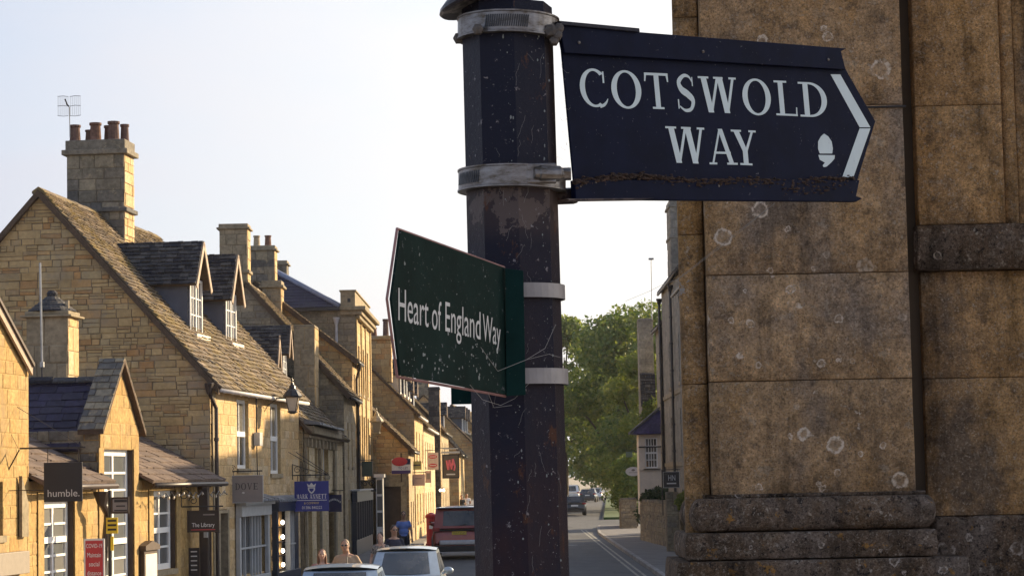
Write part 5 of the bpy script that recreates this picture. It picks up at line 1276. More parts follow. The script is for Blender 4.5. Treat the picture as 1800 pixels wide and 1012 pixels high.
m = MB(); m.box(5.9, 7.6, 108, 109, .12, .62); o = m.build('gateway_step', M['rubble_mortar']); tag(o, 'low stone step in the dark gateway between the walls', 'step')
gp = garden_wall('square wall pillar carrying the black sign', 5.42, 82.7, 5.86, 82.7, 2.15, 40, 335)

# ------------------------------------------------------------------ foliage
def leaf_mat(name, cols, trans=.35):
    m, nt, b = new_mat(name)
    g = nt.nodes.new('ShaderNodeNewGeometry'); p = pos(nt)
    r = g.outputs['Random Per Island']
    n_ = noise(nt, p, .5, 3)
    f = math_(nt, 'ADD', math_(nt, 'MULTIPLY', r, .55), math_(nt, 'MULTIPLY', n_, .5))
    c = ramp(nt, f, [(.2 + .65 * i / (len(cols) - 1), cols[i]) for i in range(len(cols))])
    nt.links.new(c, b.inputs['Base Color']); b.inputs['Roughness'].default_value = .6; b.inputs['Specular IOR Level'].default_value = .3
    t = nt.nodes.new('ShaderNodeBsdfTranslucent'); nt.links.new(mixc(nt, 1, c, (1.6, 1.5, .7), 'MULTIPLY'), t.inputs[0])
    mx_ = nt.nodes.new('ShaderNodeMixShader'); mx_.inputs[0].default_value = trans
    nt.links.new(b.outputs[0], mx_.inputs[1]); nt.links.new(t.outputs[0], mx_.inputs[2])
    nt.links.new(mx_.outputs[0], nt.nodes['Material Output'].inputs[0])
    return m
M['leaf'] = leaf_mat('deciduous_leaf', [(.07, .115, .035), (.105, .165, .042), (.15, .20, .05), (.24, .26, .065)])
M['leaf_lime'] = leaf_mat('lime_green_leaf', [(.11, .16, .035), (.17, .21, .045), (.24, .25, .06)], .5)
M['leaf_dark'] = leaf_mat('dark_evergreen_leaf', [(.015, .035, .015), (.025, .05, .02), (.035, .065, .025)], .15)
M['bark'] = stone_mat('bark', [(.07, .055, .04), (.09, .07, .05)], 8, 1, .05)
import numpy as np
def leaves(name, blobs, n, size, mat, parent, seed, hollow=.55):
    """n small bent leaf clusters spread through lobes (centre, radii)"""
    rs = np.random.RandomState(seed)
    vol = np.array([b[1][0] * b[1][1] * b[1][2] for b in blobs]) ** .75; pr = vol / vol.sum()
    idx = rs.choice(len(blobs), n, p=pr)
    c = np.array([b[0] for b in blobs])[idx]; r = np.array([b[1] for b in blobs])[idx]
    d = rs.normal(size=(n, 3)); d /= np.linalg.norm(d, axis=1)[:, None]
    rad = hollow + (1.06 - hollow) * rs.rand(n) ** .6
    lump = 1 + .16 * np.sin(d[:, 0] * 5 + idx) * np.cos(d[:, 2] * 6 + idx * 2)
    P = c + d * r * (rad * lump)[:, None]
    u = rs.normal(size=(n, 3)); u /= np.linalg.norm(u, axis=1)[:, None]
    w = np.cross(u, d + .3 * rs.normal(size=(n, 3))); w /= np.linalg.norm(w, axis=1)[:, None] + 1e-9
    s = size * (.5 + rs.rand(n))[:, None]
    q = np.stack([P - u * s, P - w * s * .6, P + u * s, P + w * s * .6], 1).reshape(-1, 3)
    me = bpy.data.meshes.new(name); me.vertices.add(4 * n); me.vertices.foreach_set('co', q.ravel())
    me.loops.add(4 * n); me.loops.foreach_set('vertex_index', np.arange(4 * n)); me.polygons.add(n)
    me.polygons.foreach_set('loop_start', np.arange(0, 4 * n, 4)); me.polygons.foreach_set('loop_total', np.full(n, 4)); me.update(calc_edges=True)
    me.materials.append(mat); o = bpy.data.objects.new(name, me); COL.objects.link(o); o.parent = parent
    return o
def tree(name, label, x, y, h, w, n, size, mat, seed, lobes=26, trunk_r=.35, group='big trees closing the street', low=.22):
    rg = random.Random(seed); e = empty(name, label, 'tree', (x, y, 0), 0, group)
    blobs = []
    for i in range(lobes):
        zf = low + (1 - low) * rg.random() ** .8; prof = math.sin(math.pi * min(1, max(.12, (zf - low) / (1 - low) * .80 + .18))) ** .6
        a = rg.random() * 6.28; rr = w * .5 * prof * rg.random() ** .45 * .85
        s_ = rg.uniform(.10, .2) * w
        blobs.append(((rr * math.cos(a), rr * math.sin(a), zf * h - s_ * .5), (s_ * 1.1, s_ * 1.1, s_ * .8)))
    leaves('crown', blobs, n, size, mat, e, seed)
    m = MB(); m.tube([(0, 0, -.2), (.1, 0, h * .2), (0, .1, h * .45), (.2, 0, h * .8)], [trunk_r, trunk_r * .8, trunk_r * .55, .05], 8)
    for b in blobs[::3]:
        z_ = rg.uniform(.18, .5) * h; c = V3(b[0]); m.tube([(0, 0, z_), c * .5 + V3((0, 0, z_ * .5)) + V3((0, 0, .4)), c], [trunk_r * .4, trunk_r * .25, .04], 5)
    m.build('trunk', M['bark'], e); return e
tree('beech_tree', 'broad dark green tree standing beyond the pole at the street bend', 8.8, 192, 16.4, 12.5, 26000, .17, M['leaf'], 401, 34)
tree('beech_tree', 'taller tree at the right with its crown behind the pale chimney', 13.2, 186, 17.6, 11, 22000, .17, M['leaf'], 402, 30)
tree('lime_tree', 'bright lime green tree catching sun below the taller crowns', 9.6, 168, 11.8, 6.5, 11000, .15, M['leaf_lime'], 403, 20)
tree('beech_tree', 'dense tree low in front, dark crown hanging over the parked cars', 9.8, 172, 9.0, 9, 11000, .15, M['leaf'], 404, 22, low=.46)
tree('beech_tree', 'left hand tree mostly hidden behind the signpost pole', 4.6, 215, 17.6, 11, 20000, .2, M['leaf'], 405, 26)
tree('beech_tree', 'far tree closing the gap beyond the parked cars', 13.5, 300, 19, 18, 16000, .28, M['leaf'], 406, 30, low=.25)
tree('beech_tree', 'far wide tree at the very end of the road', 27, 290, 19, 22, 12000, .3, M['leaf'], 407, 30, low=.12)
def bush(name, label, blobs, n, size, mat, seed, cat='bush', loc=(0, 0, 0)):
    e = empty(name, label, cat, loc); leaves('foliage', blobs, n, size, mat, e, seed, .35)
    m = MB()
    for b in blobs: m.tube([(b[0][0] * .5, b[0][1] * .5, 0), b[0]], [.05, .02], 5)
    m.build('stem', M['bark'], e); return e
bush('garden_bush', 'rounded leafy bush spilling over the far garden wall', [((.1, 0, 2.2), (.95, 1.0, 1.0)), ((-.35, .3, 3.1), (.75, .8, .7)), ((.8, .4, 2.9), (.9, .9, .9)), ((.2, .2, 3.6), (.6, .6, .5)), ((1.2, 0, 2.0), (.8, .8, .9)), ((-.5, 0, 1.7), (.5, .6, .7))], 9000, .085, M['leaf'], 411, loc=(6.1, 123.5, 0))
bush('dark_hedge', 'dark evergreen bush filling the gateway between the walls', [((0, 0, 1.1), (.75, .9, 1.2)), ((.6, .2, 1.5), (.6, .8, .9)), ((-.2, .2, 1.9), (.5, .6, .5))], 6000, .07, M['leaf_dark'], 412, loc=(6.35, 106.5, 0))
bush('wall_shrub', 'feathery dark shrub along the wall top below the white bay', [((0, 0, 0), (.5, .5, .35)), ((.5, -1, .1), (.4, .8, .4)), ((-.3, 0, -.1), (.3, .5, .25))], 3500, .06, M['leaf_dark'], 413, loc=(5.85, 97.2, 1.98))
bush('wall_shrub', 'bright green shrub trailing beneath the black sign', [((0, 0, .15), (.25, .3, .35)), ((.15, -.2, -.25), (.22, .3, .4)), ((.25, 0, .3), (.25, .3, .3))], 3500, .05, M['leaf_lime'], 414, loc=(5.98, 82.2, 1.75))
bush('ivy', 'ivy climbing the wing wall above the purple slate roof', [((.2, 0, 0), (.5, .2, .9)), ((-.1, 0, -1.0), (.4, .2, .6))], 2200, .06, M['leaf'], 415, cat='climber', loc=(at(1136, 735, 105).x, 105.1, at(1136, 735, 105).z))
bush('hedge', 'low clipped hedge behind the grass verge', [((i * 2.2, i * 3.0, .5), (1.6, 2, .9)) for i in range(6)], 5000, .12, M['leaf'], 416, loc=(11, 175, 0), cat='hedge')

# ------------------------------------------------------------------ TOWN HALL PILASTER (close foreground)
def town_stone(name, base, dark, ring=True, ochre=.6, crust=0):
    m, nt, b = new_mat(name); p = pos(nt)
    o_ = nt.nodes.new('ShaderNodeObjectInfo'); va = nt.nodes.new('ShaderNodeVectorMath'); va.operation = 'ADD'; vb = nt.nodes.new('ShaderNodeVectorMath'); vb.operation = 'SCALE'; vb.inputs[0].default_value = (31, 7, 17); nt.links.new(o_.outputs['Random'], vb.inputs['Scale']); nt.links.new(p, va.inputs[0]); nt.links.new(vb.outputs[0], va.inputs[1]); p = va.outputs[0]
    nA = noise(nt, p, 6, 8, .68); nB = noise(nt, p, 95, 5, .7); nC = noise(nt, pos(nt, (1.3, 1, .7)), 2.2, 6, .62); nD = noise(nt, p, 13, 8, .75)
    c = ramp(nt, nA, [(.30, dark), (.46, base), (.62, tuple(v * 1.25 for v in base)), (.75, tuple(v * .8 for v in base))])
    c = mixc(nt, ramp(nt, nC, [(.52, 0.0), (.60, ochre * .75)]), c, (.27, .155, .045))
    c = mixc(nt, ramp(nt, nC, [(.36, .85), (.47, 0.0)]), c, (.165, .142, .125) if ring else (.075, .066, .060))
    c = mixc(nt, ramp(nt, nD, [(.56, 0.0), (.62, .55)]), c, (.055, .045, .04))
    c = mixc(nt, ramp(nt, nD, [(.36, .6), (.41, 0.0)]), c, (.25, .225, .19))
    nE = noise(nt, p, 150, 6, .8); nF = noise(nt, p, 105, 6, .8)
    c = mixc(nt, ramp(nt, nE, [(.53, 0.0), (.58, .7)]), c, tuple(v * .28 for v in base))
    c = mixc(nt, ramp(nt, nF, [(.56, 0.0), (.60, .6)]), c, (.31, .28, .235))
    if crust:
        c = mixc(nt, ramp(nt, noise(nt, p, 70, 8, .82), [(.56, 0.0), (.60, .85)]), c, (.20, .175, .145))
        c = mixc(nt, ramp(nt, noise(nt, p, 38, 7, .78), [(.56, 0.0), (.60, .85)]), c, (.012, .012, .014))
        c = mixc(nt, ramp(nt, noise(nt, p, 22, 5, .7), [(.63, 0.0), (.66, .85)]), c, (.30, .17, .05)); c = mixc(nt, ramp(nt, noise(nt, p, 31, 6, .75), [(.36, .8), (.40, 0.0)]), c, (.34, .32, .28))
    nG = noise(nt, p, 24, 7, .72); nH = noise(nt, p, 48, 6, .7)
    c = mixc(nt, 1, c, ramp(nt, nG, [(.30, .62), (.46, .93), (.54, 1.04), (.70, 1.38)]), 'MULTIPLY')
    c = mixc(nt, ramp(nt, nH, [(.60, 0.0), (.64, .75)]), c, tuple(v * .4 for v in base))
    c = mixc(nt, ramp(nt, nH, [(.35, .7), (.39, 0.0)]), c, (.30, .27, .23))
    c = mixc(nt, 1, c, ramp(nt, nB, [(.3, .62), (.7, 1.38)]), 'MULTIPLY')
    c = mixc(nt, 1, c, ramp(nt, noise(nt, pos(nt, (1, 1, .16)), 7, 6, .65), [(.36, .42), (.48, .95), (.7, 1.2)]), 'MULTIPLY')
    o = nt.nodes.new('ShaderNodeObjectInfo'); c = mixc(nt, 1, c, ramp(nt, o.outputs['Random'], [(0, .88), (1, 1.12)]), 'MULTIPLY')
    h = math_(nt, 'ADD', math_(nt, 'MULTIPLY', nB, .6), nD)
    if ring:
        for sc_, off, thr, rmul in ((8.2, 0, .50, .30), (13.5, 3.1, .50, .30)):
            v = nt.nodes.new('ShaderNodeTexVoronoi'); v.inputs['Scale'].default_value = sc_
            dn = nt.nodes.new('ShaderNodeVectorMath'); dn.operation = 'ADD'
            nn = noise(nt, p, 38, 5, .7, 'Color'); sm = nt.nodes.new('ShaderNodeVectorMath'); sm.operation = 'SCALE'; sm.inputs['Scale'].default_value = .034
            nt.links.new(nn, sm.inputs[0]); nt.links.new(p, dn.inputs[0]); nt.links.new(sm.outputs[0], dn.inputs[1])
            mp_ = nt.nodes.new('ShaderNodeMapping'); mp_.inputs['Location'].default_value = (off, off * .3, off * .7); nt.links.new(dn.outputs[0], mp_.inputs[0]); nt.links.new(mp_.outputs[0], v.inputs['Vector'])
            sp = nt.nodes.new('ShaderNodeSeparateColor'); nt.links.new(v.outputs['Color'], sp.inputs[0])
            q = math_(nt, 'DIVIDE', v.outputs['Distance'], math_(nt, 'MULTIPLY', math_(nt, 'ADD', sp.outputs[1], .25), rmul))
            band = ramp(nt, q, [(.0, .45), (.22, .15), (.50, .10), (.66, 1.0), (.76, .9), (.84, 0.0)])
            sel = math_(nt, 'GREATER_THAN', sp.outputs[0], thr)
            msk = ramp(nt, noise(nt, p, 2.3, 2), [(.40, 0.0), (.50, 1.0)])
            f = math_(nt, 'MULTIPLY', math_(nt, 'MULTIPLY', band, sel), msk)
            f = math_(nt, 'MULTIPLY', f, ramp(nt, nH, [(.40, .1), (.52, 1.0)]))
            c = mixc(nt, f, c, (.47, .44, .40))
    c = mixc(nt, 1, c, (1.2, 1.08, 1.0) if crust else (1.75, 1.56, 1.38), 'MULTIPLY')
    nt.links.new(c, b.inputs['Base Color']); b.inputs['Roughness'].default_value = .95; b.inputs['Specular IOR Level'].default_value = .15
    bump(nt, b, math_(nt, 'ADD', h, nE), 1.0, .010)
    return m
M['town'] = town_stone('lichened_oolite', (.27, .192, .115), (.15, .108, .070))
M['town_plain'] = town_stone('smooth_brown_oolite', (.25, .165, .082), (.14, .095, .053), ring=False, ochre=.5)
M['town_black'] = town_stone('sooty_lichened_oolite', (.115, .085, .060), (.028, .024, .022), ochre=.18, crust=1)
M['town_joint_shade'] = paint('dark_joint_and_shaded_gap', (.085, .062, .042), .95)  # real joints, and the darkness painted into the gap by the pilaster
PX = lambda x, y, Y: at(x, y, Y).x
PZ = lambda x, y, Y: at(x, y, Y).z
TH = empty('town_hall', 'lichened stone town hall corner with tall flat pilaster and moulded base', 'building', (0, 0, 0))
YP = 8.0
def roughbox(x0, x1, y0, y1, z0, z1, name, mat, parent, bevel=.012, seg=3, rough=.006, div=.06, nseed=0):
    """stone block, gridded front face with slightly worn surface and rounded arrises"""
    bevel *= .45; nx, nz = max(2, int((x1 - x0) / div)), max(2, int((z1 - z0) / div)); rg = random.Random(int(x0 * 971 + z0 * 577 + nseed))
    m = MB(); vs = []
    from mathutils import noise as mn
    for j in range(nz + 1):
        for i in range(nx + 1):
            x, z = x0 + (x1 - x0) * i / nx, z0 + (z1 - z0) * j / nz
            ed = min(i, nx - i, j, nz - j)
            d = rough * .8 * mn.noise(V3((x * 45, z * 45, nseed))) * (2.2 if mat.name.startswith('sooty') else .5) + rough * mn.noise(V3((x * 6, z * 6, nseed))) + rough * .6 * mn.noise(V3((x * 19, z * 19, nseed)))
            back = bevel * (1.0 if ed == 0 else 0)
            vs.append((x, y0 + d + back, z))
    # push the border outwards to form a rounded arris
    k = len(vs); ring = [j * (nx + 1) for j in range(nz + 1)][::-1]
    fs = [(j * (nx + 1) + i, j * (nx + 1) + i + 1, (j + 1) * (nx + 1) + i + 1, (j + 1) * (nx + 1) + i) for j in range(nz) for i in range(nx)]
    bd = [i for i in range(nx + 1)] + [j * (nx + 1) + nx for j in range(1, nz + 1)] + [nz * (nx + 1) + i for i in range(nx - 1, -1, -1)] + [j * (nx + 1) for j in range(nz - 1, 0, -1)]
    for b_ in bd: vs.append((vs[b_][0], y1, vs[b_][2]))
    n_ = len(bd)
    fs += [(bd[(i + 1) % n_], bd[i], k + i, k + (i + 1) % n_) for i in range(n_)]
    # shrink inner rows next to the border
    for j in range(nz + 1):
        for i in range(nx + 1):
            if min(i, nx - i, j, nz - j) == 1:
                x, y, z = vs[j * (nx + 1) + i]
                if i == 1: x = x0 + bevel
                if i == nx - 1: x = x1 - bevel
                if j == 1: z = z0 + bevel
                if j == nz - 1: z = z1 - bevel
                vs[j * (nx + 1) + i] = (x, y, z)
    m.add(vs, fs); return m.build(name, mat, parent, smooth=True)
core = MB(); xl, xr = PX(1243, 500, YP), PX(1597, 480, YP)
xs0 = PX(1196, 500, YP + .06)
ztop = 5.6
cs0 = MB(); cs0.box(xs0 + .03, xl + .3, YP + .135, YP + .51, 1.3, ztop); cs0.build('core', M['town_plain'], TH)
core.box(xl + .012, xr - .012, YP + .02, YP + .5, 1.3, ztop); pil = core.build('pilaster', M['town_joint_shade'], TH)
zs = [ztop, PZ(1400, 187, YP), PZ(1400, 481, YP), PZ(1400, 668, YP), PZ(1400, 872, YP)]
for i in range(4): roughbox(xl, xr, YP, YP + .4, zs[i + 1] + .0012, zs[i] - .0012, 'stone', M['town'], pil, bevel=.007, nseed=i)
# set back strip left of it with its own joints
cs = MB(); cs.box(xs0 + .02, xl - .005, YP + .09, YP + .14, 1.3, ztop); st = cs.build('return_strip', M['town_joint_shade'], TH)
zz = [ztop, PZ(1215, 30, 8.06), PZ(1215, 412, 8.06), PZ(1215, 675, 8.06), PZ(1215, 985, 8.06)]
for i in range(4): roughbox(xs0, xl - .004, YP + .06, YP + .13, zz[i + 1] + .0012, zz[i] - .0012, 'stone', M['town_plain'], st, bevel=.012, nseed=i + 7)
# body of the building behind
bd = MB(); bd.box(xs0 + .075, 3.4, YP + .505, YP + .7, 1.3, 9.5); bd.box(1.5, 8.5, YP + .701, YP + 9, 1.3, 9.5); bd.build('body', M['town_plain'], TH)
# recessed wall to the right: courses, string band, raised panel
YW = YP + .16
wx0, wx1 = xr + .004, 3.2
cw = MB(); cw.box(wx0 - .05, wx1, YW + .05, YW + .3, 1.3, ztop); wl_ = cw.build('wall', M['town_joint_shade'], TH)
zb1, zb0 = PZ(1700, 395, YW - .03), PZ(1700, 473, YW - .03)
x1a = PX(1606, 200, YW); xp1 = PX(1761, 200, YW - .02); xp2 = PX(1785, 200, YW)
zj = PZ(1700, 185, YW - .02)
roughbox(wx0, x1a, YW + .10, YW + .25, 1.3, ztop, 'stone', M['town_joint_shade'], wl_, nseed=21)  # recessed gap strip, its shade put into the dark colour
roughbox(x1a + .002, xp1, YW - .02, YW + .2, zb1 + .004, zj - .001, 'stone', M['town_plain'], wl_, nseed=22, bevel=.008)
roughbox(x1a + .002, xp1, YW - .02, YW + .2, zj + .001, ztop, 'stone', M['town_plain'], wl_, nseed=23, bevel=.008)
roughbox(xp1 + .006, xp2, YW + .0, YW + .2, zb1 + .004, ztop, 'stone', M['town_plain'], wl_, nseed=24, bevel=.008)
roughbox(xp2 + .004, wx1, YW + .015, YW + .2, zb1 + .004, ztop, 'stone', M['town_plain'], wl_, nseed=25, bevel=.008)
roughbox(x1a - .01, wx1, YW - .045, YW + .2, zb0, zb1, 'string_course', M['town_black'], TH, nseed=26, bevel=.01)
zc = PZ(1700, 664, YW + .02)
roughbox(x1a + .006, wx1, YW + .012, YW + .2, zc + .001, zb0 - .004, 'stone', M['town_plain'], wl_, nseed=27, bevel=.006)
roughbox(x1a + .006, wx1, YW + .012, YW + .2, PZ(1700, 905, YW), zc - .001, 'stone', M['town_plain'], wl_, nseed=28, bevel=.006)
roughbox(x1a + .02, wx1, YW + .0, YW + .2, 1.3, PZ(1700, 905, YW) - .002, 'stone', M['town_black'], wl_, nseed=29, bevel=.03, rough=.02)
# moulded base: torus, two plinth courses, each rounded
def mould(x0, x1, y0, z0, z1, name, mat, rad, ret=.5, seed=0):
    """horizontal moulding with rounded profile, returned at both ends"""
    from mathutils import noise as mn
    prof = []; n = 14
    for i in range(n + 1):
        a = -math.pi / 2 + math.pi * i / n
        prof.append((rad * (math.cos(a)), (z0 + z1) / 2 + (z1 - z0) / 2 * math.sin(a)))
    path = []
    y_in = y0 + rad
    path += [((x0 + rad), YP + ret, (-1, 0)), ((x0 + rad), y_in, (-.7071, -.7071))]
    k = max(4, int((x1 - x0) / .012))
    # corner fans
    vs = []; cols_ = []
    def addcol(cx, cy, nx, ny):
        cols_.append([(cx + nx * r_ + .004 * mn.noise(V3((cx * 9, z_ * 9, seed))), cy + ny * r_ + .014 * mn.noise(V3((cx * 11, z_ * 11, seed + 5))) + .012 * mn.noise(V3((cx * 34, z_ * 34, seed + 9))), z_) for r_, z_ in prof])
    addcol(x0 + rad, YP + ret, -1, 0)
    for q in range(5): a = math.pi + q / 4 * math.pi / 2; addcol(x0 + rad, y_in, math.cos(a), math.sin(a))
    for q in range(1, k): addcol(x0 + rad + (x1 - x0 - 2 * rad) * q / k, y_in, 0, -1)
    for q in range(5): a = 1.5 * math.pi + q / 4 * math.pi / 2; addcol(x1 - rad, y_in, math.cos(a), math.sin(a))
    addcol(x1 - rad, YP + ret, 1, 0)
    n_ = len(prof); vs = [v for c_ in cols_ for v in c_]; fs = []
    for i in range(len(cols_) - 1):
        for j in range(n_ - 1): fs.append((i * n_ + j, (i + 1) * n_ + j, (i + 1) * n_ + j + 1, i * n_ + j + 1))
    top = [i * n_ + n_ - 1 for i in range(len(cols_))]; bot = [i * n_ for i in range(len(cols_))]
    fs += [tuple(top), tuple(bot[::-1])]
    m = MB(); m.add(vs, fs); return m.build(name, mat, TH, smooth=True)
mould(PX(1216, 900, YP - .06), PX(1646, 900, YP - .06), YP - .08, PZ(1400, 931, YP - .06), PZ(1400, 873, YP - .06), 'torus_moulding', M['town_black'], .035, seed=1)
roughbox(xl - .03, xr + .03, YP - .02, YP + .3, PZ(1400, 874, YP), PZ(1400, 866, YP), 'fillet', M['town_black'], TH, bevel=.008, nseed=31)
mould(PX(1205, 960, YP - .09), PX(1650, 960, YP - .09), YP - .09, PZ(1400, 981, YP - .09), PZ(1400, 934, YP - .09), 'upper_plinth', M['town_black'], .010, seed=3)
mould(PX(1188, 1000, YP - .13), PX(1708, 1000, YP - .13), YP - .13, 2.25, PZ(1400, 984, YP - .13), 'lower_plinth', M['town_black'], .012, seed=4)
roughbox(xs0 - .06, xr + .5, YP - .08, YP + .4, 1.28, 2.249, 'plinth_course', M['town_black'], TH, nseed=33)
m = MB(); m.tube([at(1522, 189, YP - .004), at(1592, 187, YP - .004)], .004, 6); tag(m.build('joint_line', M['black']), 'thin dark line added along the pilaster joint right of the sign tip', 'joint line')  # dark line of the stone joint, added as a thin bar
# ------------------------------------------------------------------ SIGNPOST
def post_mat():
    m, nt, b = new_mat('weathered_black_brown_post_paint'); p = pos(nt)
    nA = noise(nt, pos(nt, (1, 1, .5)), 9, 6, .62); nB = noise(nt, p, 60, 8, .75); nC = noise(nt, p, 22, 8, .7); nD = noise(nt, p, 190, 3, .6)
    g = nt.nodes.new('ShaderNodeSeparateXYZ'); nt.links.new(p, g.inputs[0])
    low = ramp(nt, math_(nt, 'MULTIPLY', math_(nt, 'SUBTRACT', g.outputs[2], 2.6), 1.2), [(.0, 1.0), (.55, .35), (.9, .1)])
    red = math_(nt, 'MULTIPLY', ramp(nt, nA, [(.38, 1.0), (.62, .1)]), low)
    c = mixc(nt, red, (.009, .011, .024), (.036, .017, .018))
    band = ramp(nt, math_(nt, 'ABSOLUTE', math_(nt, 'SUBTRACT', g.outputs[2], PZ(900, 360, 3.7))), [(.0, .5), (.035, .42), (.07, 0.0)])
    peel = math_(nt, 'GREATER_THAN', math_(nt, 'ADD', nC, math_(nt, 'MULTIPLY', band, .42)), .69)
    c = mixc(nt, math_(nt, 'MULTIPLY', peel, .8), c, (.13, .105, .10))
    c = mixc(nt, math_(nt, 'MULTIPLY', band, .9), c, (.07, .048, .042))
    c = mixc(nt, ramp(nt, nB, [(.625, 0.0), (.65, .85)]), c, (.24, .22, .23))
    c = mixc(nt, ramp(nt, noise(nt, pos(nt, (1, 1, .5)), 17, 7, .75), [(.60, 0.0), (.64, .8)]), c, (.085, .035, .018))
    c = mixc(nt, ramp(nt, nD, [(.68, 0.0), (.72, .5)]), c, (.25, .24, .24))
    nt.links.new(c, b.inputs['Base Color']); b.inputs['Roughness'].default_value = .45; b.inputs['Specular IOR Level'].default_value = .14
    bump(nt, b, math_(nt, 'ADD', nB, math_(nt, 'MULTIPLY', nC, .6)), .5, .003)
    return m
M['post'] = post_mat()
M['cap'] = paint('bird_stained_cap_paint', (.03, .025, .03), .5, 0, .2, 20, .3, dirt=(.30, .27, .24), dirt_at=.50, dirt_s=9)
def steel_mat():
    m, nt, b = new_mat('tarnished_stainless_band'); p = pos(nt); n_ = noise(nt, pos(nt, (1, 1, 3)), 30, 6, .7)
    c = ramp(nt, n_, [(.35, (.09, .07, .05)), (.5, (.19, .175, .17)), (.65, (.26, .25, .25))])
    nt.links.new(c, b.inputs['Base Color']); b.inputs['Metallic'].default_value = .75; b.inputs['Roughness'].default_value = .42; bump(nt, b, n_, .2, .002)
    return m
M['steel'] = steel_mat()
M['whiteband'] = paint('pale_coated_band', (.27, .255, .26), .5, .2, .12, 30, .2, dirt=(.10, .08, .08), dirt_at=.62, dirt_s=25)
YS = 3.72
c0, c1 = at(889, -60, YS), at(921, 1100, YS)
post = empty('signpost', 'weathered octagonal dark metal signpost carrying the finger signs', 'signpost', (c1.x, c1.y, 1.3))
Ro = .0790; n_ = 8; off = R(7.5 + 270 - 180)
ax = (c0 - c1).normalized(); cb_ = c1 + ax * ((1.3 - c1.z) / ax.z); ct_ = c0 + ax * .0
ctl = at(890, 14, YS); Lp = (ctl - cb_).length
rot = V3((0, 0, 1)).rotation_difference(ax).to_matrix()
prof_pts = []
vs = []; fs = []; NZ = 26; sub = []
for k_ in range(8):
    a = -math.pi / 2 + R(7.5) + k_ * math.pi / 4
    # each corner is a small rounded arris of 3 points
    for t in (-1, 0, 1):
        aa = a + t * R(5.2); rr = Ro * (1.0 if t == 0 else .9985 * math.cos(R(22.5)) / math.cos(R(22.5) - R(5.2)))
        sub.append((rr * math.cos(aa), rr * math.sin(aa)))
from mathutils import noise as mn
for j in range(NZ + 1):
    z_ = Lp * j / NZ; k_ = 1.0 - .045 * j / NZ
    for (x, y) in sub:
        w_ = 1 + .0025 * mn.noise(V3((x * 40, y * 40, z_ * 6)))
        vs.append(rot @ V3((x * k_ * w_, y * k_ * w_, z_)))
ns = len(sub)
for j in range(NZ):
    for i in range(ns): fs.append((j * ns + i, j * ns + (i + 1) % ns, (j + 1) * ns + (i + 1) % ns, (j + 1) * ns + i))
m = MB(); m.add(vs, fs); sh = m.build('shaft', M['post'], post, smooth=True, loc=(0, 0, 0))
sh.location = cb_ - V3(post.location)
mod = sh.modifiers.new('es', 'EDGE_SPLIT'); mod.split_angle = R(14)
def on_post(y): 
    p = at(890 + (921 - 890) * (y + 60) / 1160, y, YS); return p
def sleeve(y0, y1, rx, mat, name, seed=0, slots=None, parent=None, lip=.0015, tilt=0):
    """round worm drive band about the shaft between image rows y0 and y1"""
    a, b = on_post(y1), on_post(y0); c = (a + b) / 2; h = (b - a).length / 2
    m = MB(); mt = Matrix.Rotation(tilt, 3, 'Y') @ rot
    m.lathe(c, [(rx, -h), (rx + lip, -h), (rx + lip, -h * .86), (rx, -h * .8), (rx, h * .8), (rx + lip, h * .86), (rx + lip, h), (rx, h)], 48, mt)
    o = m.build(name, mat, parent or post, smooth=False); o.location = -V3(post.location)
    if slots:
        s_ = MB()
        for i in range(slots[2]):
            an = R(slots[0] + (slots[1] - slots[0]) * i / slots[2])
            d = V3((math.sin(an), -math.cos(an), 0)); t = V3((math.cos(an), math.sin(an), 0))
            p = c + mt @ (d * (rx + .0006)); t = mt @ t; u = mt @ V3((.12, 0, 1)).normalized()
            s_.hexa([p - t * .0011 - u * h * .55, p + t * .0011 - u * h * .55, p + t * .0011 - u * h * .55 + d * .0006, p - t * .0011 - u * h * .55 + d * .0006, p - t * .0011 + u * h * .55, p + t * .0011 + u * h * .55, p + t * .0011 + u * h * .55 + d * .0006, p - t * .0011 + u * h * .55 + d * .0006])
        so_ = s_.build('band_slots', M['black'], o); stuff(so_)
    return o, c, mt, rx
bnd1, c1_, mt1, r1 = sleeve(34, 72, .0835, M['steel'], 'clamp_band', slots=(-25, 25, 20), tilt=R(2))
bnd2, c2_, mt2, r2 = sleeve(300, 338, .0885, M['steel'], 'clamp_band', slots=(-75, -35, 14), tilt=R(1.5))
def at_off(px, py, Y): return at(px, py, Y) - V3(post.location)
# worm screw housing on the middle band, bolts of the top band
m = MB(); a, b = at_off(938, 304, YS - .088), at_off(995, 306, YS - .075)
m.tube([a, a.lerp(b, .15), a.lerp(b, .2), a.lerp(b, .82), a.lerp(b, .86), b], [.010, .011, .013, .013, .009, .008], 12)
m.box(a.x - .012, b.x - .016, a.y + .002, a.y + .018, a.z - .016, a.z + .016)
m.build('worm_screw', M['steel'], post, smooth=False, bevel=.002)
m = MB(); m.tube([b + V3((-.004, 0, 0)), b + V3((.008, 0, 0))], .0105, 6); m.build('screw_head', M['steel'], post)
M['grime'] = paint('grimy_bolt', (.11, .095, .085), .7, .3, .4, 60, .8)
m = MB()
for (px, py, r_) in ((968, 56, .011), (979, 62, .009), (983, 50, .008), (974, 72, .008)):
    p = at_off(px, py, YS - .05); m.lathe(p, [(r_ * .4, -r_), (r_, -r_ * .8), (r_, r_ * .8), (r_ * .4, r_)], 6, Matrix.Rotation(R(80), 3, 'X')); m.tube([p, p + V3((.0, .03, 0))], r_ * .4, 6)
stuff(m.build('band_bolts', M['grime'], post, bevel=.001))
for px, py in ((840, 52), (806, 68)):
    m = MB(); p = at_off(px, py, YS - (.083 if px == 840 else .0)); m.lathe(p, [(.003, -.008), (.009, -.006), (.009, .006), (.003, .008)], 6, Matrix.Rotation(R(90), 3, 'X')); m.build('bolt', M['grime'], post)
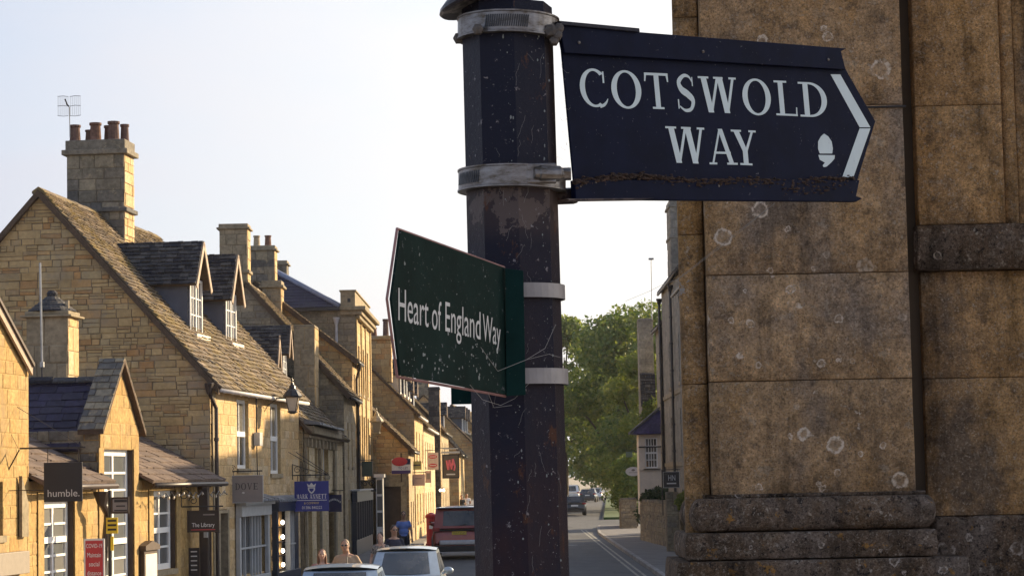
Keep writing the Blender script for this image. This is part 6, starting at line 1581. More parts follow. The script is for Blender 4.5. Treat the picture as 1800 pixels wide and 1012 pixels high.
# cap: shallow cone lid, slightly tilted and shifted
cc = on_post(6); mt = Matrix.Rotation(R(9), 3, 'Y')
m = MB(); m.lathe(cc + V3((-.0165, 0, .012)), [(.098, -.006), (.101, -.002), (.098, .004), (.06, .034), (.02, .048), (.008, .06)], 40, Matrix.Rotation(R(-16), 3, 'Y')); o = m.build('cap', M['cap'], post, smooth=False); o.location = -V3(post.location)

# ---- planes of the finger signs
def sign_plane(tl, bl, right_px, Yl, Yr):
    """plane through the left edge (two pixels at depth Yl) and a right hand pixel at depth Yr"""
    A_, B_ = at(*tl, Yl), at(*bl, Yl); C_ = at(*right_px, Yr)
    n = (B_ - A_).cross(C_ - A_).normalized()
    if n.dot(A_ - CAMP) > 0: n = -n
    return A_, n
def pp(px, py, pl, d=0.0):
    """pixel -> point on the plane, lifted d towards the viewer"""
    d_ = ray(px, py); t = ((pl[0] + pl[1] * d) - CAMP).dot(pl[1]) / d_.dot(pl[1]); return CAMP + d_ * t
def enamel(name, col, spots=.66, streak=True, sc=55):
    m, nt, b = new_mat(name); p = pos(nt)
    n1 = noise(nt, p, 14, 6, .65); n2 = noise(nt, p, sc, 7, .75); n3 = noise(nt, p, 150, 3, .6)
    c = mixc(nt, 1, col, ramp(nt, n1, [(.3, .75), (.7, 1.35)]), 'MULTIPLY')
    c = mixc(nt, ramp(nt, n2, [(spots, 0.0), (spots + .035, .75)]), c, (.20, .20, .22))
    c = mixc(nt, ramp(nt, n3, [(.70, 0.0), (.74, .5)]), c, (.25, .25, .27))
    nt.links.new(c, b.inputs['Base Color']); b.inputs['Roughness'].default_value = .55; b.inputs['Specular IOR Level'].default_value = .05
    bump(nt, b, n2, .15, .002); return m
M['enamel'] = enamel('navy_black_enamel', (.0042, .0066, .022))
M['enamel_green'] = enamel('dark_green_enamel', (.008, .020, .018), spots=.62, sc=80)
M['green_flange'] = enamel('teal_green_bracket_paint', (.006, .026, .025), spots=.66)
M['signletter'] = paint('blue_white_vinyl_letter', (.47, .56, .60), .5, 0, .06, 20, 0, dirt=(.10, .12, .14), dirt_at=.66, dirt_s=60)
M['debris'] = paint('dark_moss_debris', (.045, .026, .018), .95, 0, .9, 90)
PLs = sign_plane((985, 92), (1006, 350), (1537, 215), 3.70, 4.30)
sg_ = empty('finger_sign', 'dark blue arrow finger sign reading COTSWOLD WAY with acorn and white chevron', 'sign', pp(1000, 215, PLs), 0, None)
so = V3(sg_.location)
def poly_on(pl, pix, d0, d1, name, mat, e, bevel=0, par=None):
    a = [pp(x, y, pl, d0) - V3(e.location) for x, y in pix]; m = MB(); m.prism(a, pl[1] * (d1 - d0)); return m.build(name, mat, par or e, bevel=bevel)
face = poly_on(PLs, [(985, 90), (1476, 112), (1480, 116), (1536, 214), (1503, 322), (1006, 318)], -.004, 0, 'panel', M['enamel'], sg_, .0008)
# top channel, a folded bar standing proud, with pointed nose
poly_on(PLs, [(976, 44), (1112, 58), (1482, 87), (1472, 92), (1480, 124), (986, 95)], .001, .010, 'top_rail', M['enamel'], sg_, .0012)
poly_on(PLs, [(972, 40), (1112, 53), (1113, 60), (976, 47)], .0, .016, 'top_lip', M['post'], sg_, .001)
poly_on(PLs, [(1002, 318), (1503, 318), (1497, 346), (1508, 350), (1498, 356), (1004, 352)], .001, .012, 'bottom_rail', M['enamel'], sg_, .0012)
poly_on(PLs, [(985, 351), (1140, 350), (1120, 353), (990, 355)], .0, .014, 'bottom_lip', M['post'], sg_, .001)
# bracket stubs to the post
for (a, b, r_) in (((955, 52), (1000, 62), .010), ((965, 346), (1010, 344), .014)):
    m = MB(); m.tube([at(*a, YS + .03) - so, pp(*b, PLs, -.01) - so], r_, 8); m.build('bracket_arm', M['post'], sg_)
for x, y in ((1018, 75), (1236, 91), (1456, 105), (1047, 320), (1263, 327), (1020, 327)):
    m = MB(); p = pp(x, y, PLs, .011) - so; q = V3((0, 0, 1)).rotation_difference(PLs[1]).to_matrix(); m.lathe(p, [(.0028, -.001), (.0028, .0006), (.0016, .0018), (.0004, .0021)], 8, q); m.build('rivet', M['steel'], sg_)
def lettermap(x0, x1, yt0, yt1, yb0, yb1, pl, lean=0.0):
    """unit square -> pixels -> plane"""
    def f(u, v, k=0):
        top = yt0 + (yt1 - yt0) * u; bot = yb0 + (yb1 - yb0) * u
        px = x0 + (x1 - x0) * u + lean * (1 - v - .5) * abs(yb0 - yt0); py = bot + (top - bot) * v
        return pp(px, py, pl, .0006 + k) - V3(CUR[0].location)
    return f
CUR = [sg_]
K = lambda cx: 960 + cx / 2.892
KY = lambda cy: 20 + cy / 2.892
specs = []
for ch, a, b, t, bt in (('C', 163, 318, 295, 484), ('O', 323, 492, 304, 492), ('T', 494, 633, 314, 497), ('S', 650, 768, 324, 508), ('W', 770, 972, 334, 516), ('O', 990, 1150, 346, 526), ('L', 1153, 1280, 354, 531), ('D', 1278, 1438, 362, 538),
                        ('W', 605, 812, 588, 772), ('A', 815, 972, 598, 779), ('Y', 938, 1078, 604, 782)):
    x0, x1 = K(a), K(b); l = .09; sh_ = l * (KY(bt) - KY(t)) / 2
    sl_ = .075 * (x1 - x0) / 2 * (1 if ch not in 'A' else .4)
    specs.append((ch, lettermap(x0 + sh_, x1 - sh_, KY(t) - sl_ * .5, KY(t) + sl_ * .5, KY(bt) - sl_ * .5, KY(bt) + sl_ * .5, PLs, l)))
lt = serif_on(sg_, specs, M['signletter'])
m = MB()
def flat(pix, d=.0006): m.add([pp(x, y, PLs, d) - so for x, y in pix], [tuple(range(len(pix)))])
flat([(1460, 131), (1477, 131), (1530, 224), (1511, 224)]); flat([(1511, 226), (1530, 226), (1499, 315), (1480, 313)], .00065)
m.build('chevron', M['signletter'], sg_)
m = MB()
ac = [(1448.5, 235), (1443, 240), (1438, 249), (1438, 262), (1441, 270)] + [(1463, 270), (1464, 261), (1462, 249), (1456, 240)]
flat(ac); flat([(1438.5, 272.5), (1467.5, 273), (1467, 279), (1461, 286), (1453, 293), (1448, 294), (1446, 291), (1450, 286), (1441, 281)])
m.build('acorn', M['signletter'], sg_)
# debris of old web and moss along the bottom rail
m = MB(); rg = random.Random(9)
def debris_y(x): return 322 - 9 * max(0, math.sin((x - 1020) / 60)) * (1 if x < 1240 else .6) - 4
for i in range(1500):
    x = rg.uniform(1010, 1500); y = debris_y(x) + rg.uniform(-3, 6) + (rg.uniform(0, 22) if x > 1370 and rg.random() < .6 else (rg.uniform(-5, 8) if rg.random() < .35 else 0))
    p = pp(x, y, PLs, rg.uniform(.001, .014)) - so; r_ = rg.uniform(.0006, .0034)
    m.ellip(p, (r_ * rg.uniform(1, 2.4), r_, r_ * .7), 5, 3)
stuff(m.build('debris', M['debris'], sg_))

# ---- green finger sign pointing towards the viewer's left
PLg = sign_plane((885, 470), (890, 694), (688, 525), 3.615, 3.20)
gs = empty('finger_sign', 'dark green arrow finger sign reading Heart of England Way pointing left', 'sign', pp(800, 550, PLg), 0, None)
go = V3(gs.location)
poly_on(PLg, [(700, 405), (884, 471), (888, 694), (700, 659), (684, 525)], -.004, 0, 'panel', M['enamel_green'], gs, .0006)
M['rim'] = paint('pinkish_worn_edge', (.26, .13, .12), .5, 0, .3, 30)
rimp = [(886, 470), (698, 402), (680, 525), (698, 662), (888, 696)]
m = MB(); m.tube([pp(x, y, PLg, -.003) - go for x, y in rimp], .0022, 6); m.build('rim', M['rim'], gs)
CUR[0] = gs
C3x = lambda v: 660 + v / 2.978
C3y = lambda v: 380 + v / 2.978
for word, xa_, xb_, ta, tb, ba, bb in (('Heart', 120, 278, 362, 412, 543, 580), ('of', 296, 345, 425, 440, 588, 600), ('England', 366, 550, 436, 492, 600, 645), ('Way', 562, 655, 500, 540, 650, 678)):
    f = lettermap(C3x(xa_), C3x(xb_), C3y(ta), C3y(tb), C3y(ba), C3y(bb), PLg, .0)
    text_on(gs, word, lambda u, v, f=f: f(u, v, .0002), M['lettergrey'], 'lettering')
# flange beside the post
fl = [(888, 472), (920, 476), (924, 694), (890, 696)]
PLf = sign_plane((888, 472), (890, 696), (924, 600), 3.612, 3.612)
poly_on(PLf, fl, -.006, 0, 'flange', M['green_flange'], gs, .0006)
M['paintspeck'] = paint('flaked_paint_speck', (.22, .24, .24), .8)
m = MB(); rg = random.Random(5)
for i in range(95):
    x = rg.uniform(706, 878); y = rg.gauss(632, 20) if rg.random() < .8 else rg.uniform(430, 520)
    if not (418 + (x - 700) * .34 < y < 655 + (x - 700) * .18): continue
    a = .35 + 1.3 * rg.random() ** 2; b = a * rg.uniform(1.2, 3); pts = [(x + a * math.cos(t * 1.05) + rg.uniform(-.4, .4), y + b * math.sin(t * 1.05) + rg.uniform(-.5, .5)) for t in range(6)]
    m.add([pp(px_, py_, PLg, .0009) - go for px_, py_ in pts], [tuple(range(6))])
stuff(m.build('flaked_paint', M['paintspeck'], gs))
# its two pale clamp bands, only the front right arc shows
def arcband(y0, y1, a0, a1, r_, mat, slots):
    a, b = on_post(y1), on_post(y0); c = (a + b) / 2; h = (b - a).length / 2; vs = []; n = 24
    for i in range(n + 1):
        an = R(a0 + (a1 - a0) * i / n); d = V3((math.sin(an), -math.cos(an), 0))
        for rr, zz_ in ((r_, -h), (r_ + .0022, -h), (r_ + .0022, h), (r_, h)): vs.append(c + rot @ (d * rr + V3((0, 0, zz_))))
    fs = [(0, 3, 2, 1), (4 * n, 4 * n + 1, 4 * n + 2, 4 * n + 3)]
    for i in range(n):
        for k_ in range(4): fs.append((4 * i + k_, 4 * i + (k_ + 1) % 4, 4 * i + 4 + (k_ + 1) % 4, 4 * i + 4 + k_))
    m = MB(); m.add([v - go for v in vs], fs); o = m.build('clamp_band', mat, gs)
    for i in range(3):
        an = R(a0 + 3 + i * 2.6); d = V3((math.sin(an), -math.cos(an), 0)); t = V3((math.cos(an), math.sin(an), 0)); p = c + rot @ (d * (r_ + .0026)) - go
        s_ = MB(); s_.hexa([p - t * .0007 - V3((0, 0, h * .5)), p + t * .0007 - V3((0, 0, h * .5)), p + t * .0007 - V3((0, 0, h * .5)) + d * .0004, p - t * .0007 - V3((0, 0, h * .5)) + d * .0004, p - t * .0007 + V3((.002, 0, h * .5)), p + t * .0007 + V3((.002, 0, h * .5)), p + t * .0007 + V3((.002, 0, h * .5)) + d * .0004, p - t * .0007 + V3((.002, 0, h * .5)) + d * .0004]); s_.build('slot', M['black'], o)
arcband(504, 529, -5, 215, .0800, M['whiteband'], 3)
arcband(651, 678, -5, 215, .0812, M['whiteband'], 3)
# third finger bracket end seen below the green sign, behind the post
pz = at(813, 696, 3.86); bs = empty('bracket_plate', 'small dark green plate jutting left behind the post under the green sign', 'bracket', pz)
m = MB(); a, b = at(793, 696, 3.86) - pz, at(838, 696, 3.86) - pz; m.box(a.x, b.x + .06, -.002, .002, at(813, 710, 3.86).z - pz.z, at(813, 681, 3.86).z - pz.z); m.build('plate', M['green_flange'], bs)
m = MB(); m.tube([(b.x - .01, 0, .0), (b.x + .08, .0, .0)], .008, 6); m.build('plate_stub', M['post'], bs)

# ---- cobwebs
M['web'] = paint('dusty_cobweb', (.30, .29, .28), .9)
def strand(name, label, paths, r_=.0005, loc=None):
    m = MB()
    for pth in paths: m.tube(pth, r_, 4)
    return tag(m.build(name, M['web']), label, 'cobweb')
rg = random.Random(3)
ps = []
for seg in (((1362, 358), (1290, 412), (1190, 492), (1172, 497)), ((1362, 358), (1284, 420), (1188, 494)), ((1190, 492), (1200, 508), (1196, 518)), ((1172, 497), (1140, 512), (1100, 530))):
    P0 = [at(x + rg.uniform(-1, 1), y + rg.uniform(-1, 1), 4.25) for x, y in seg]; ps.append(P0)
strand('cobweb', 'long dusty cobweb strand slung from the navy sign past the pilaster edge', ps, .00045)
m = MB()
for i in range(26):
    c_ = at(1199 + rg.gauss(0, 4), 511 + rg.gauss(0, 6), 4.25); a = rg.uniform(0, 6.28); l_ = rg.uniform(.002, .008)
    m.tube([c_, c_ + V3((math.cos(a) * l_, 0, math.sin(a) * l_))], .0010, 4)
tag(m.build('web_tuft', M['web']), 'ragged white tuft of web hanging by the pilaster edge', 'cobweb')
ps = []
for k_ in range(30):
    y = rg.uniform(90, 1000); x = 893 + (921 - 890) * y / 1160 + rg.gauss(10, 26)
    pth = []; dx, dy = rg.gauss(0, 1.6), rg.uniform(3, 11)
    for i in range(5): pth.append(at(x, y, YS - .0835)); x += dx + rg.gauss(0, 2.0); y += dy
    ps.append(pth)
strand('cobweb', 'fine cobweb threads clinging down the front of the post', ps, .00017)
ps = [[at(875, 652, 3.50), at(925, 632, 3.60), at(958, 612, 3.63), at(977, 570, 3.64)], [at(925, 632, 3.60), at(965, 622, 3.63), at(985, 628, 3.66)], [at(845, 610, 3.47), at(875, 652, 3.50)], [at(826, 676, 3.40), at(848, 702, 3.52), at(880, 712, 3.62), at(905, 700, 3.62)], [at(858, 690, 3.45), at(868, 716, 3.60), at(900, 712, 3.61)], [at(905, 700, 3.62), at(935, 668, 3.63), at(940, 655, 3.63)]]
strand('cobweb', 'tangled cobweb threads between the green sign flange and post', ps, .00036)
ps = []
for k_ in range(16):
    x, y = rg.uniform(968, 1002), rg.uniform(90, 300); pth = []
    for i in range(4): pth.append(at(x, y, 3.70)); x += rg.gauss(3, 3); y += rg.gauss(1, 4)
    ps.append(pth)
strand('cobweb', 'wispy web between post and navy sign edge', ps, .00018)
m = MB()
for i in range(420):
    y = rg.uniform(60, 1010); x0_ = 890 + 31 * (y + 60) / 1160; x = rg.gauss(x0_ + rg.choice((-36, 8, 8, 60)), 9)
    if abs(x - x0_) > 70: continue
    c_ = at(x, y, YS - .076 + .0009 * abs(x - x0_) * .45); r_ = .0003 + .0015 * rg.random() ** 3; m.ellip(c_, (r_, .0004, r_ * rg.uniform(.8, 2.2)), 5, 3)
o_ = m.build('paint_flakes', M['paintspeck'], post); o_.location = -V3(post.location); stuff(o_)
# ------------------------------------------------------------------ CARS
def car_paint(name, col, metal=.5): 
    m, nt, b = new_mat(name); b.inputs['Base Color'].default_value = (*col, 1); b.inputs['Metallic'].default_value = metal; b.inputs['Roughness'].default_value = .32
    b.inputs['Coat Weight'].default_value = .8; b.inputs['Coat Roughness'].default_value = .04
    n_ = noise(nt, pos(nt), 6, 3); nt.links.new(mixc(nt, 1, col, ramp(nt, n_, [(.3, .88), (.7, 1.08)]), 'MULTIPLY'), b.inputs['Base Color']); return m
M['tyre'] = paint('tyre_rubber', (.018, .018, .018), .85)
M['rimm'] = paint('alloy_rim', (.35, .35, .36), .35, .7, .1)
M['carglass'] = glass_mat('tinted_car_glass', (.012, .018, .022), .03)
M['lampred'] = paint('red_tail_lamp_lens', (.30, .012, .012), .15, 0, .05)
M['headlamp'] = paint('clear_headlamp_lens', (.55, .56, .58), .12, .3, .1)
M['plate_y'] = paint('yellow_number_plate', (.72, .50, .06), .45, 0, .03)
M['plate_w'] = paint('white_number_plate', (.70, .70, .68), .45, 0, .03)
M['trim'] = paint('black_car_trim', (.015, .015, .017), .5)
M['silver'] = paint('satin_silver_trim', (.42, .44, .47), .3, .6, .1)
def grid_patch(mb, c00, c10, c11, c01, bulge=(0, 0, 0), nu=6, nv=4, off=0.0):
    c00, c10, c11, c01 = map(V3, (c00, c10, c11, c01)); bulge = V3(bulge); vs = []
    n = (c10 - c00).cross(c01 - c00)
    for j in range(nv + 1):
        for i in range(nu + 1):
            u, v = i / nu, j / nv
            p = c00.lerp(c10, u).lerp(c01.lerp(c11, u), v); vs.append(p + bulge * (4 * u * (1 - u)) ** .8)
    fs = [(j * (nu + 1) + i, j * (nu + 1) + i + 1, (j + 1) * (nu + 1) + i + 1, (j + 1) * (nu + 1) + i) for j in range(nv) for i in range(nu)]
    mb.add(vs, fs)
def inset(q, a, b=None):
    b = a if b is None else b
    q = [V3(x) for x in q]; f = lambda u, v: q[0].lerp(q[1], u).lerp(q[3].lerp(q[2], u), v)
    return [f(a, b), f(1 - a, b), f(1 - a, 1 - b), f(a, 1 - b)]
def car(name, label, loc, rz, L, W, H, belt, pt, sil, cab, cat='car', group='cars parked and queuing along the street', plate='plate_w', plate_text='', suv=False, wheel=.32, roofm=None, lit=False):
    """sil: (y, z_top) along the bonnet/boot line from rear to front; cab: (y base rear, y roof rear, y roof front, y base front)"""
    e = empty(name, label, cat, loc, rz, group); hw = W / 2
    # body shell: lofted stations
    m = MB(); ring_n = 0; stations = []
    for (y, zt, k) in sil:
        w = hw * k; zb = .22 if abs(y) < L / 2 - .3 else .30
        pts = [(0, zb), (w * .86, zb), (w * .97, zb + .14), (w * 1.0, zb + (zt - zb) * .45), (w * .985, zb + (zt - zb) * .80), (w * .90, zt - .015), (w * .5, zt + .015), (0, zt + .02)]
        ring = [(x, y, z) for x, z in pts] + [(-x, y, z) for x, z in pts[-2:0:-1]]; stations.append(ring)
    n = len(stations[0]); fs = []
    for i in range(len(stations) - 1):
        for j in range(n): fs.append((i * n + j, i * n + (j + 1) % n, (i + 1) * n + (j + 1) % n, (i + 1) * n + j))
    fs += [tuple(range(n)), tuple(range((len(stations) - 1) * n, len(stations) * n))[::-1]]
    m.add([v for s_ in stations for v in s_], fs); bo = m.build('body', pt, e, smooth=True); sb = bo.modifiers.new('s', 'SUBSURF'); sb.levels = 1; sb.render_levels = 2
    # cabin
    y0, y1, y2, y3 = cab; wb, wr = hw * .90, hw * (.76 if not suv else .84); zb = belt - .03; zr = H - .05
    P = {'brl': (-wb, y0, zb), 'brr': (wb, y0, zb), 'rrl': (-wr, y1, zr), 'rrr': (wr, y1, zr), 'rfl': (-wr, y2, zr), 'rfr': (wr, y2, zr), 'bfl': (-wb, y3, zb), 'bfr': (wb, y3, zb)}
    c = MB()
    rear = [P['brl'], P['brr'], P['rrr'], P['rrl']]; front = [P['bfr'], P['bfl'], P['rfl'], P['rfr']]
    grid_patch(c, *rear, bulge=(0, -.07, 0), nu=8); grid_patch(c, *front, bulge=(0, .12, 0), nu=8)
    grid_patch(c, P['bfl'], P['brl'], P['rrl'], P['rfl'], nu=2, nv=2); grid_patch(c, P['brr'], P['bfr'], P['rfr'], P['rrr'], nu=2, nv=2)
    c.build('cabin', pt, e, smooth=False)
    ro = MB(); nu, nv = 8, 8; vs = []
    for j in range(nv + 1):
        for i in range(nu + 1):
            u, v = i / nu * 2 - 1, j / nv; yy = y1 + (y2 - y1) * v; yy += (-.07 * (1 - u * u) if j == 0 else .12 * (1 - u * u) if j == nv else 0)
            vs.append((u * (wr + .012), yy, zr + .05 * (1 - abs(u) ** 2.6) + .03 * math.sin(math.pi * v) + .012))
    ro.add(vs, [(j * (nu + 1) + i, j * (nu + 1) + i + 1, (j + 1) * (nu + 1) + i + 1, (j + 1) * (nu + 1) + i) for j in range(nv) for i in range(nu)]); ro.build('roof', roofm or pt, e, smooth=True)
    def glass(q, bulge, nm, off):
        g_ = MB(); grid_patch(g_, *[V3(x) + V3(off) for x in q], bulge=bulge, nu=8); return g_.build(nm, M['carglass'], e, smooth=True)
    ws = glass(inset(front, .07, .07), (0, .115, 0), 'windscreen', (0, .012, .008))
    rw = glass(inset(rear, .09, .12), (0, -.065, 0), 'rear_window', (0, -.014, .006))
    for s_, q in ((-1, [P['bfl'], P['brl'], P['rrl'], P['rfl']]), (1, [P['brr'], P['bfr'], P['rfr'], P['rrr']])):
        qq = [V3(x) for x in q]; f = lambda u, v: qq[0].lerp(qq[1], u).lerp(qq[3].lerp(qq[2], u), v)
        for a, b in ((.07, .47), (.52, .90)):
            g_ = MB(); g_.prism([f(a, .10), f(b, .10), f(b, .88), f(a, .88)], (s_ * .008, 0, 0)); g_.build('side_window', M['carglass'], e)
    yw = (-L / 2 + L * .19, L / 2 - L * .19)
    for y in yw:
        for s_ in (-1, 1):
            t = MB(); mt = Matrix.Rotation(R(90), 3, 'Y'); t.lathe((s_ * (hw - .11), y, wheel), [(wheel * .6, -.11), (wheel * .96, -.11), (wheel, -.08), (wheel, .08), (wheel * .96, .11), (wheel * .6, .11)], 24, mt); w_ = t.build('wheel', M['tyre'], e, smooth=False)
            t = MB(); t.lathe((s_ * (hw - .005), y, wheel), [(.02, -.02), (wheel * .62, -.02), (wheel * .62, .008), (.05, .008)], 10, mt); t.build('rim', M['rimm'], w_)
            t = MB(); t.lathe((s_ * (hw - .03), y, wheel + .01), [(wheel * .9, -.05), (wheel * 1.14, -.05), (wheel * 1.14, .036), (wheel * .9, .036)], 24, mt); t.build('wheel_arch', M['trim'], e)
    for s_ in (-1, 1):
        t = MB(); t.ellip((s_ * (hw + .07), y3 - .30, belt + .06), (.11, .06, .075), 10, 8); t.tube([(s_ * (hw - .06), y3 - .28, belt + .0), (s_ * (hw + .03), y3 - .3, belt + .03)], .025, 6); t.build('wing_mirror', pt, e, smooth=True)
        t = MB(); t.ellip((s_ * hw * .74, L / 2 - .15, belt - .24), (.20, .14, .075), 10, 8); t.build('headlight', M['headlamp'], e, smooth=True)
        t = MB()
        if suv: t.box(*sorted((s_ * hw * .70, s_ * hw * .955)), -L / 2 + .015, -L / 2 + .12, belt - .14, belt + .0)
        else: t.ellip((s_ * hw * .80, -L / 2 + .10, belt - .08), (.17, .12, .075), 10, 8)
        t.build('tail_light', M['lampred'], e, smooth=not suv, bevel=.015 if suv else 0)
    zp = belt - (.20 if suv else .22)
    t = MB(); t.box(-.26, .26, -L / 2 - .035, -L / 2 - .02, zp - .058, zp + .058); pl_ = t.build('number_plate', M[plate], e)
    if plate_text: text_on(pl_, plate_text, lambda u, v: (-.22 + .44 * u, -L / 2 - .038, zp - .032 + .064 * v), M['letterdark'])
    t = MB(); t.box(-.26, .26, L / 2 + .02, L / 2 + .035, .42, .53); t.build('front_plate', M['plate_w'], e)
    t = MB(); t.box(-hw * .84, hw * .84, -L / 2 - .03, -L / 2 + .3, .28, .40); t.box(-hw * .7, hw * .7, L / 2 - .2, L / 2 + .02, .28, .40); stuff(t.build('bumper_trim', M['trim'], e, bevel=.02))
    t = MB(); t.tube([(.0, y1 - .02, H), (.0, y1 - .10, H + .12)], .008, 5); t.build('aerial', M['trim'], e)
    t = MB(); t.tube([(-.02, y0 - .10, zb + .10), (.30, (y0 * .8 + y1 * .2) - .09, zb + .16)], .010, 5); t.build('wiper', M['trim'], e)
    return e
def sil_hatch(L): h = L / 2; return [(-h, .52, .80), (-h + .03, .80, .88), (-h + .18, .93, .96), (-h + .9, .96, 1.0), (0, .95, 1.0), (h - 1.15, .93, .99), (h - .6, .86, .95), (h - .2, .74, .86), (h - .02, .55, .74)]
white = car_paint('silver_white_car_paint', (.62, .64, .66), .3); blue_s = car_paint('pale_metallic_blue_paint', (.30, .38, .46), .6); silverb = car_paint('silver_blue_paint', (.36, .42, .47), .5); red = car_paint('copper_red_car_paint', (.24, .034, .022), .4)
blk = car_paint('dark_car_paint', (.015, .017, .022), .4); navyc = car_paint('blue_black_car_paint', (.02, .035, .06), .5); whitec = car_paint('white_car_paint', (.72, .73, .74), .1)
x_ = PX(602, 990, 38.6)
car('parked_car', 'pale silver hatchback at the bottom edge, only roof and windscreen top in view', (x_, 38.6 - .1, 0), R(180), 4.1, 1.60, 1.46, .95, blue_s, sil_hatch(4.1), (-1.75, -1.1, .35, 1.15))
x_ = PX(716, 980, 48)
car('parked_car', 'silver white hatchback facing the viewer in front of the walking couple', (x_, 48.0, 0), R(180), 4.2, 1.62, 1.46, .96, silverb, sil_hatch(4.2), (-1.85, -1.2, .30, 1.20))
h = 2.45
sil_suv = [(-h, .60, .90), (-h + .02, 1.0, .95), (-h + .15, 1.14, .985), (-h + 1.0, 1.16, 1.0), (0, 1.15, 1.0), (h - 1.3, 1.13, .99), (h - .5, 1.06, .96), (h - .1, .92, .88), (h, .62, .80)]
suv = car('parked_car', 'copper red off road car with white roof and yellow rear number plate', (PX(807, 930, 82), 82 + 2.45, 0), 0, 4.9, 2.0, 1.86, 1.15, red, sil_suv, (-2.38, -2.08, .75, 1.45), plate='plate_y', plate_text='VU17 KNM', suv=True, wheel=.38, roofm=whitec)
t = MB(); t.box(-.72, .72, -2.52, -2.40, .52, .70); t.build('rear_bumper', M['silver'], suv, bevel=.04)
t = MB(); t.box(-.93, .93, -2.49, -2.35, .30, .50); t.build('bumper_underside', M['trim'], suv, bevel=.03)
t = MB(); t.box(-.90, .90, -2.52, -2.46, .26, .285); t.build('tow_bar_cover', M['silver'], suv)
t = MB(); t.box(-.70, .70, -2.47, -2.40, 1.03, 1.07); t.build('tailgate_bar', M['trim'], suv, bevel=.01)
t = MB(); t.box(-.80, .80, -2.28, -1.9, 1.835, 1.875); t.build('roof_spoiler', whitec, suv, bevel=.02)
for s_ in (-.38, .32):
    t = MB(); t.ellip((s_, -1.85, 1.38), (.14, .05, .10), 10, 6); t.build('headrest', M['sign_grey'], suv, smooth=True)
car('parked_car', 'white car just beyond the red off road car', (PX(846, 890, 112), 112, 0), 0, 4.5, 1.85, 1.62, 1.0, whitec, sil_hatch(4.5), (-2.1, -1.7, .4, 1.2))
car('parked_car', 'second white car further up the left kerb', (PX(852, 885, 128), 128, 0), 0, 4.5, 1.85, 1.72, 1.05, whitec, sil_hatch(4.5), (-2.1, -1.8, .4, 1.2))
car('parked_car', 'small black hatchback seen from behind beside the pole', (PX(1010, 890, 168), 170, 0), 0, 4.0, 1.74, 1.45, .95, blk, sil_hatch(4.0), (-1.9, -1.4, .3, 1.1), plate='plate_w')
car('parked_car', 'dark blue saloon seen from behind under the trees', (PX(1036, 865, 250), 252, 0), R(-6), 4.5, 1.85, 1.46, .98, navyc, sil_hatch(4.5), (-2.0, -1.4, .3, 1.1), plate='plate_w')
car('parked_car', 'silver car half hidden behind the dark blue saloon', (PX(1052, 865, 262), 266, 0), R(-10), 4.4, 1.8, 1.48, .98, white, sil_hatch(4.4), (-1.9, -1.3, .3, 1.1))
car('parked_car', 'white van like car in the sun gap right of the pole', (PX(1006, 855, 262), 262, 0), R(-4), 4.6, 1.9, 1.9, 1.1, whitec, sil_hatch(4.6), (-2.2, -2.0, .7, 1.5))
# pillar box
pb = empty('pillar_box', 'red pillar box peeping out left of the red off road car', 'post box', (PX(757.5, 905, 99), 99, .0))
m = MB(); m.lathe((0, 0, 0), [(.24, 0), (.24, .12), (.21, .14), (.21, 1.2), (.25, 1.23), (.25, 1.3), (.22, 1.36), (.08, 1.44), (.0, 1.45)], 20); m.build('body', paint('post_box_red', (.45, .02, .02), .35), pb)
m = MB(); m.box(-.1, .1, -.225, -.2, 1.02, 1.06); m.build('slot', M['black'], pb)
m = MB(); m.box(-.08, .08, -.218, -.2, .75, .9); m.build('notice', M['sign_white'], pb)

# ------------------------------------------------------------------ PEOPLE
def bake_union(mb, voxel, name, mat, parent, smooth_it=4):
    o = mb.build(name, mat, parent)
    r_ = o.modifiers.new('r', 'REMESH'); r_.mode = 'VOXEL'; r_.voxel_size = voxel
    s_ = o.modifiers.new('s', 'SMOOTH'); s_.iterations = smooth_it; s_.factor = .5
    dg = bpy.context.evaluated_depsgraph_get(); dg.update(); me = bpy.data.meshes.new_from_object(o.evaluated_get(dg))
    o.modifiers.clear(); o.data = me; me.name = name
    me.materials.clear(); me.materials.append(mat)
    me.polygons.foreach_set('use_smooth', [True] * len(me.polygons)); return o
def limb(mb, pts, rs):
    for a, b, ra, rb in zip(pts, pts[1:], rs, rs[1:]): mb.tube([a, V3(a).lerp(V3(b), .35), V3(a).lerp(V3(b), .7), b], [ra, ra * .7 + rb * .3 + .004, ra * .35 + rb * .65 + .003, rb], 10)
    for p, r_ in zip(pts, rs): mb.ellip(p, (r_, r_, r_), 10, 8)
def hand(mb, w, d, side):
    """palm and five separate, slightly curled fingers from wrist w along direction d"""
    w, d = V3(w), V3(d).normalized(); up = V3((0, 1, 0)) if abs(d.y) < .8 else V3((0, 0, 1)); s_ = d.cross(up).normalized(); n_ = s_.cross(d)
    pc = w + d * .055; rt = Matrix((s_, n_, d)).transposed(); mb.ellip(pc, (.040, .016, .055), 10, 8, rt)
    for i, (o_, l_) in enumerate(((-.030, .062), (-.010, .075), (.010, .070), (.029, .055))):
        a = pc + d * .040 + s_ * o_; b = a + d * l_ * .55 + n_ * .010 + s_ * o_ * .25; c_ = b + d * l_ * .38 + n_ * .028; mb.tube([a, b, c_], [.0105, .0095, .008], 7); mb.ellip(c_, (.008,) * 3, 6, 5)
    a = pc + s_ * (-.035 * side) - d * .02; b = a + s_ * (-.028 * side) + d * .035; c_ = b + d * .03 + n_ * .01; mb.tube([a, b, c_], [.013, .011, .009], 7); mb.ellip(c_, (.009,) * 3, 6, 5)
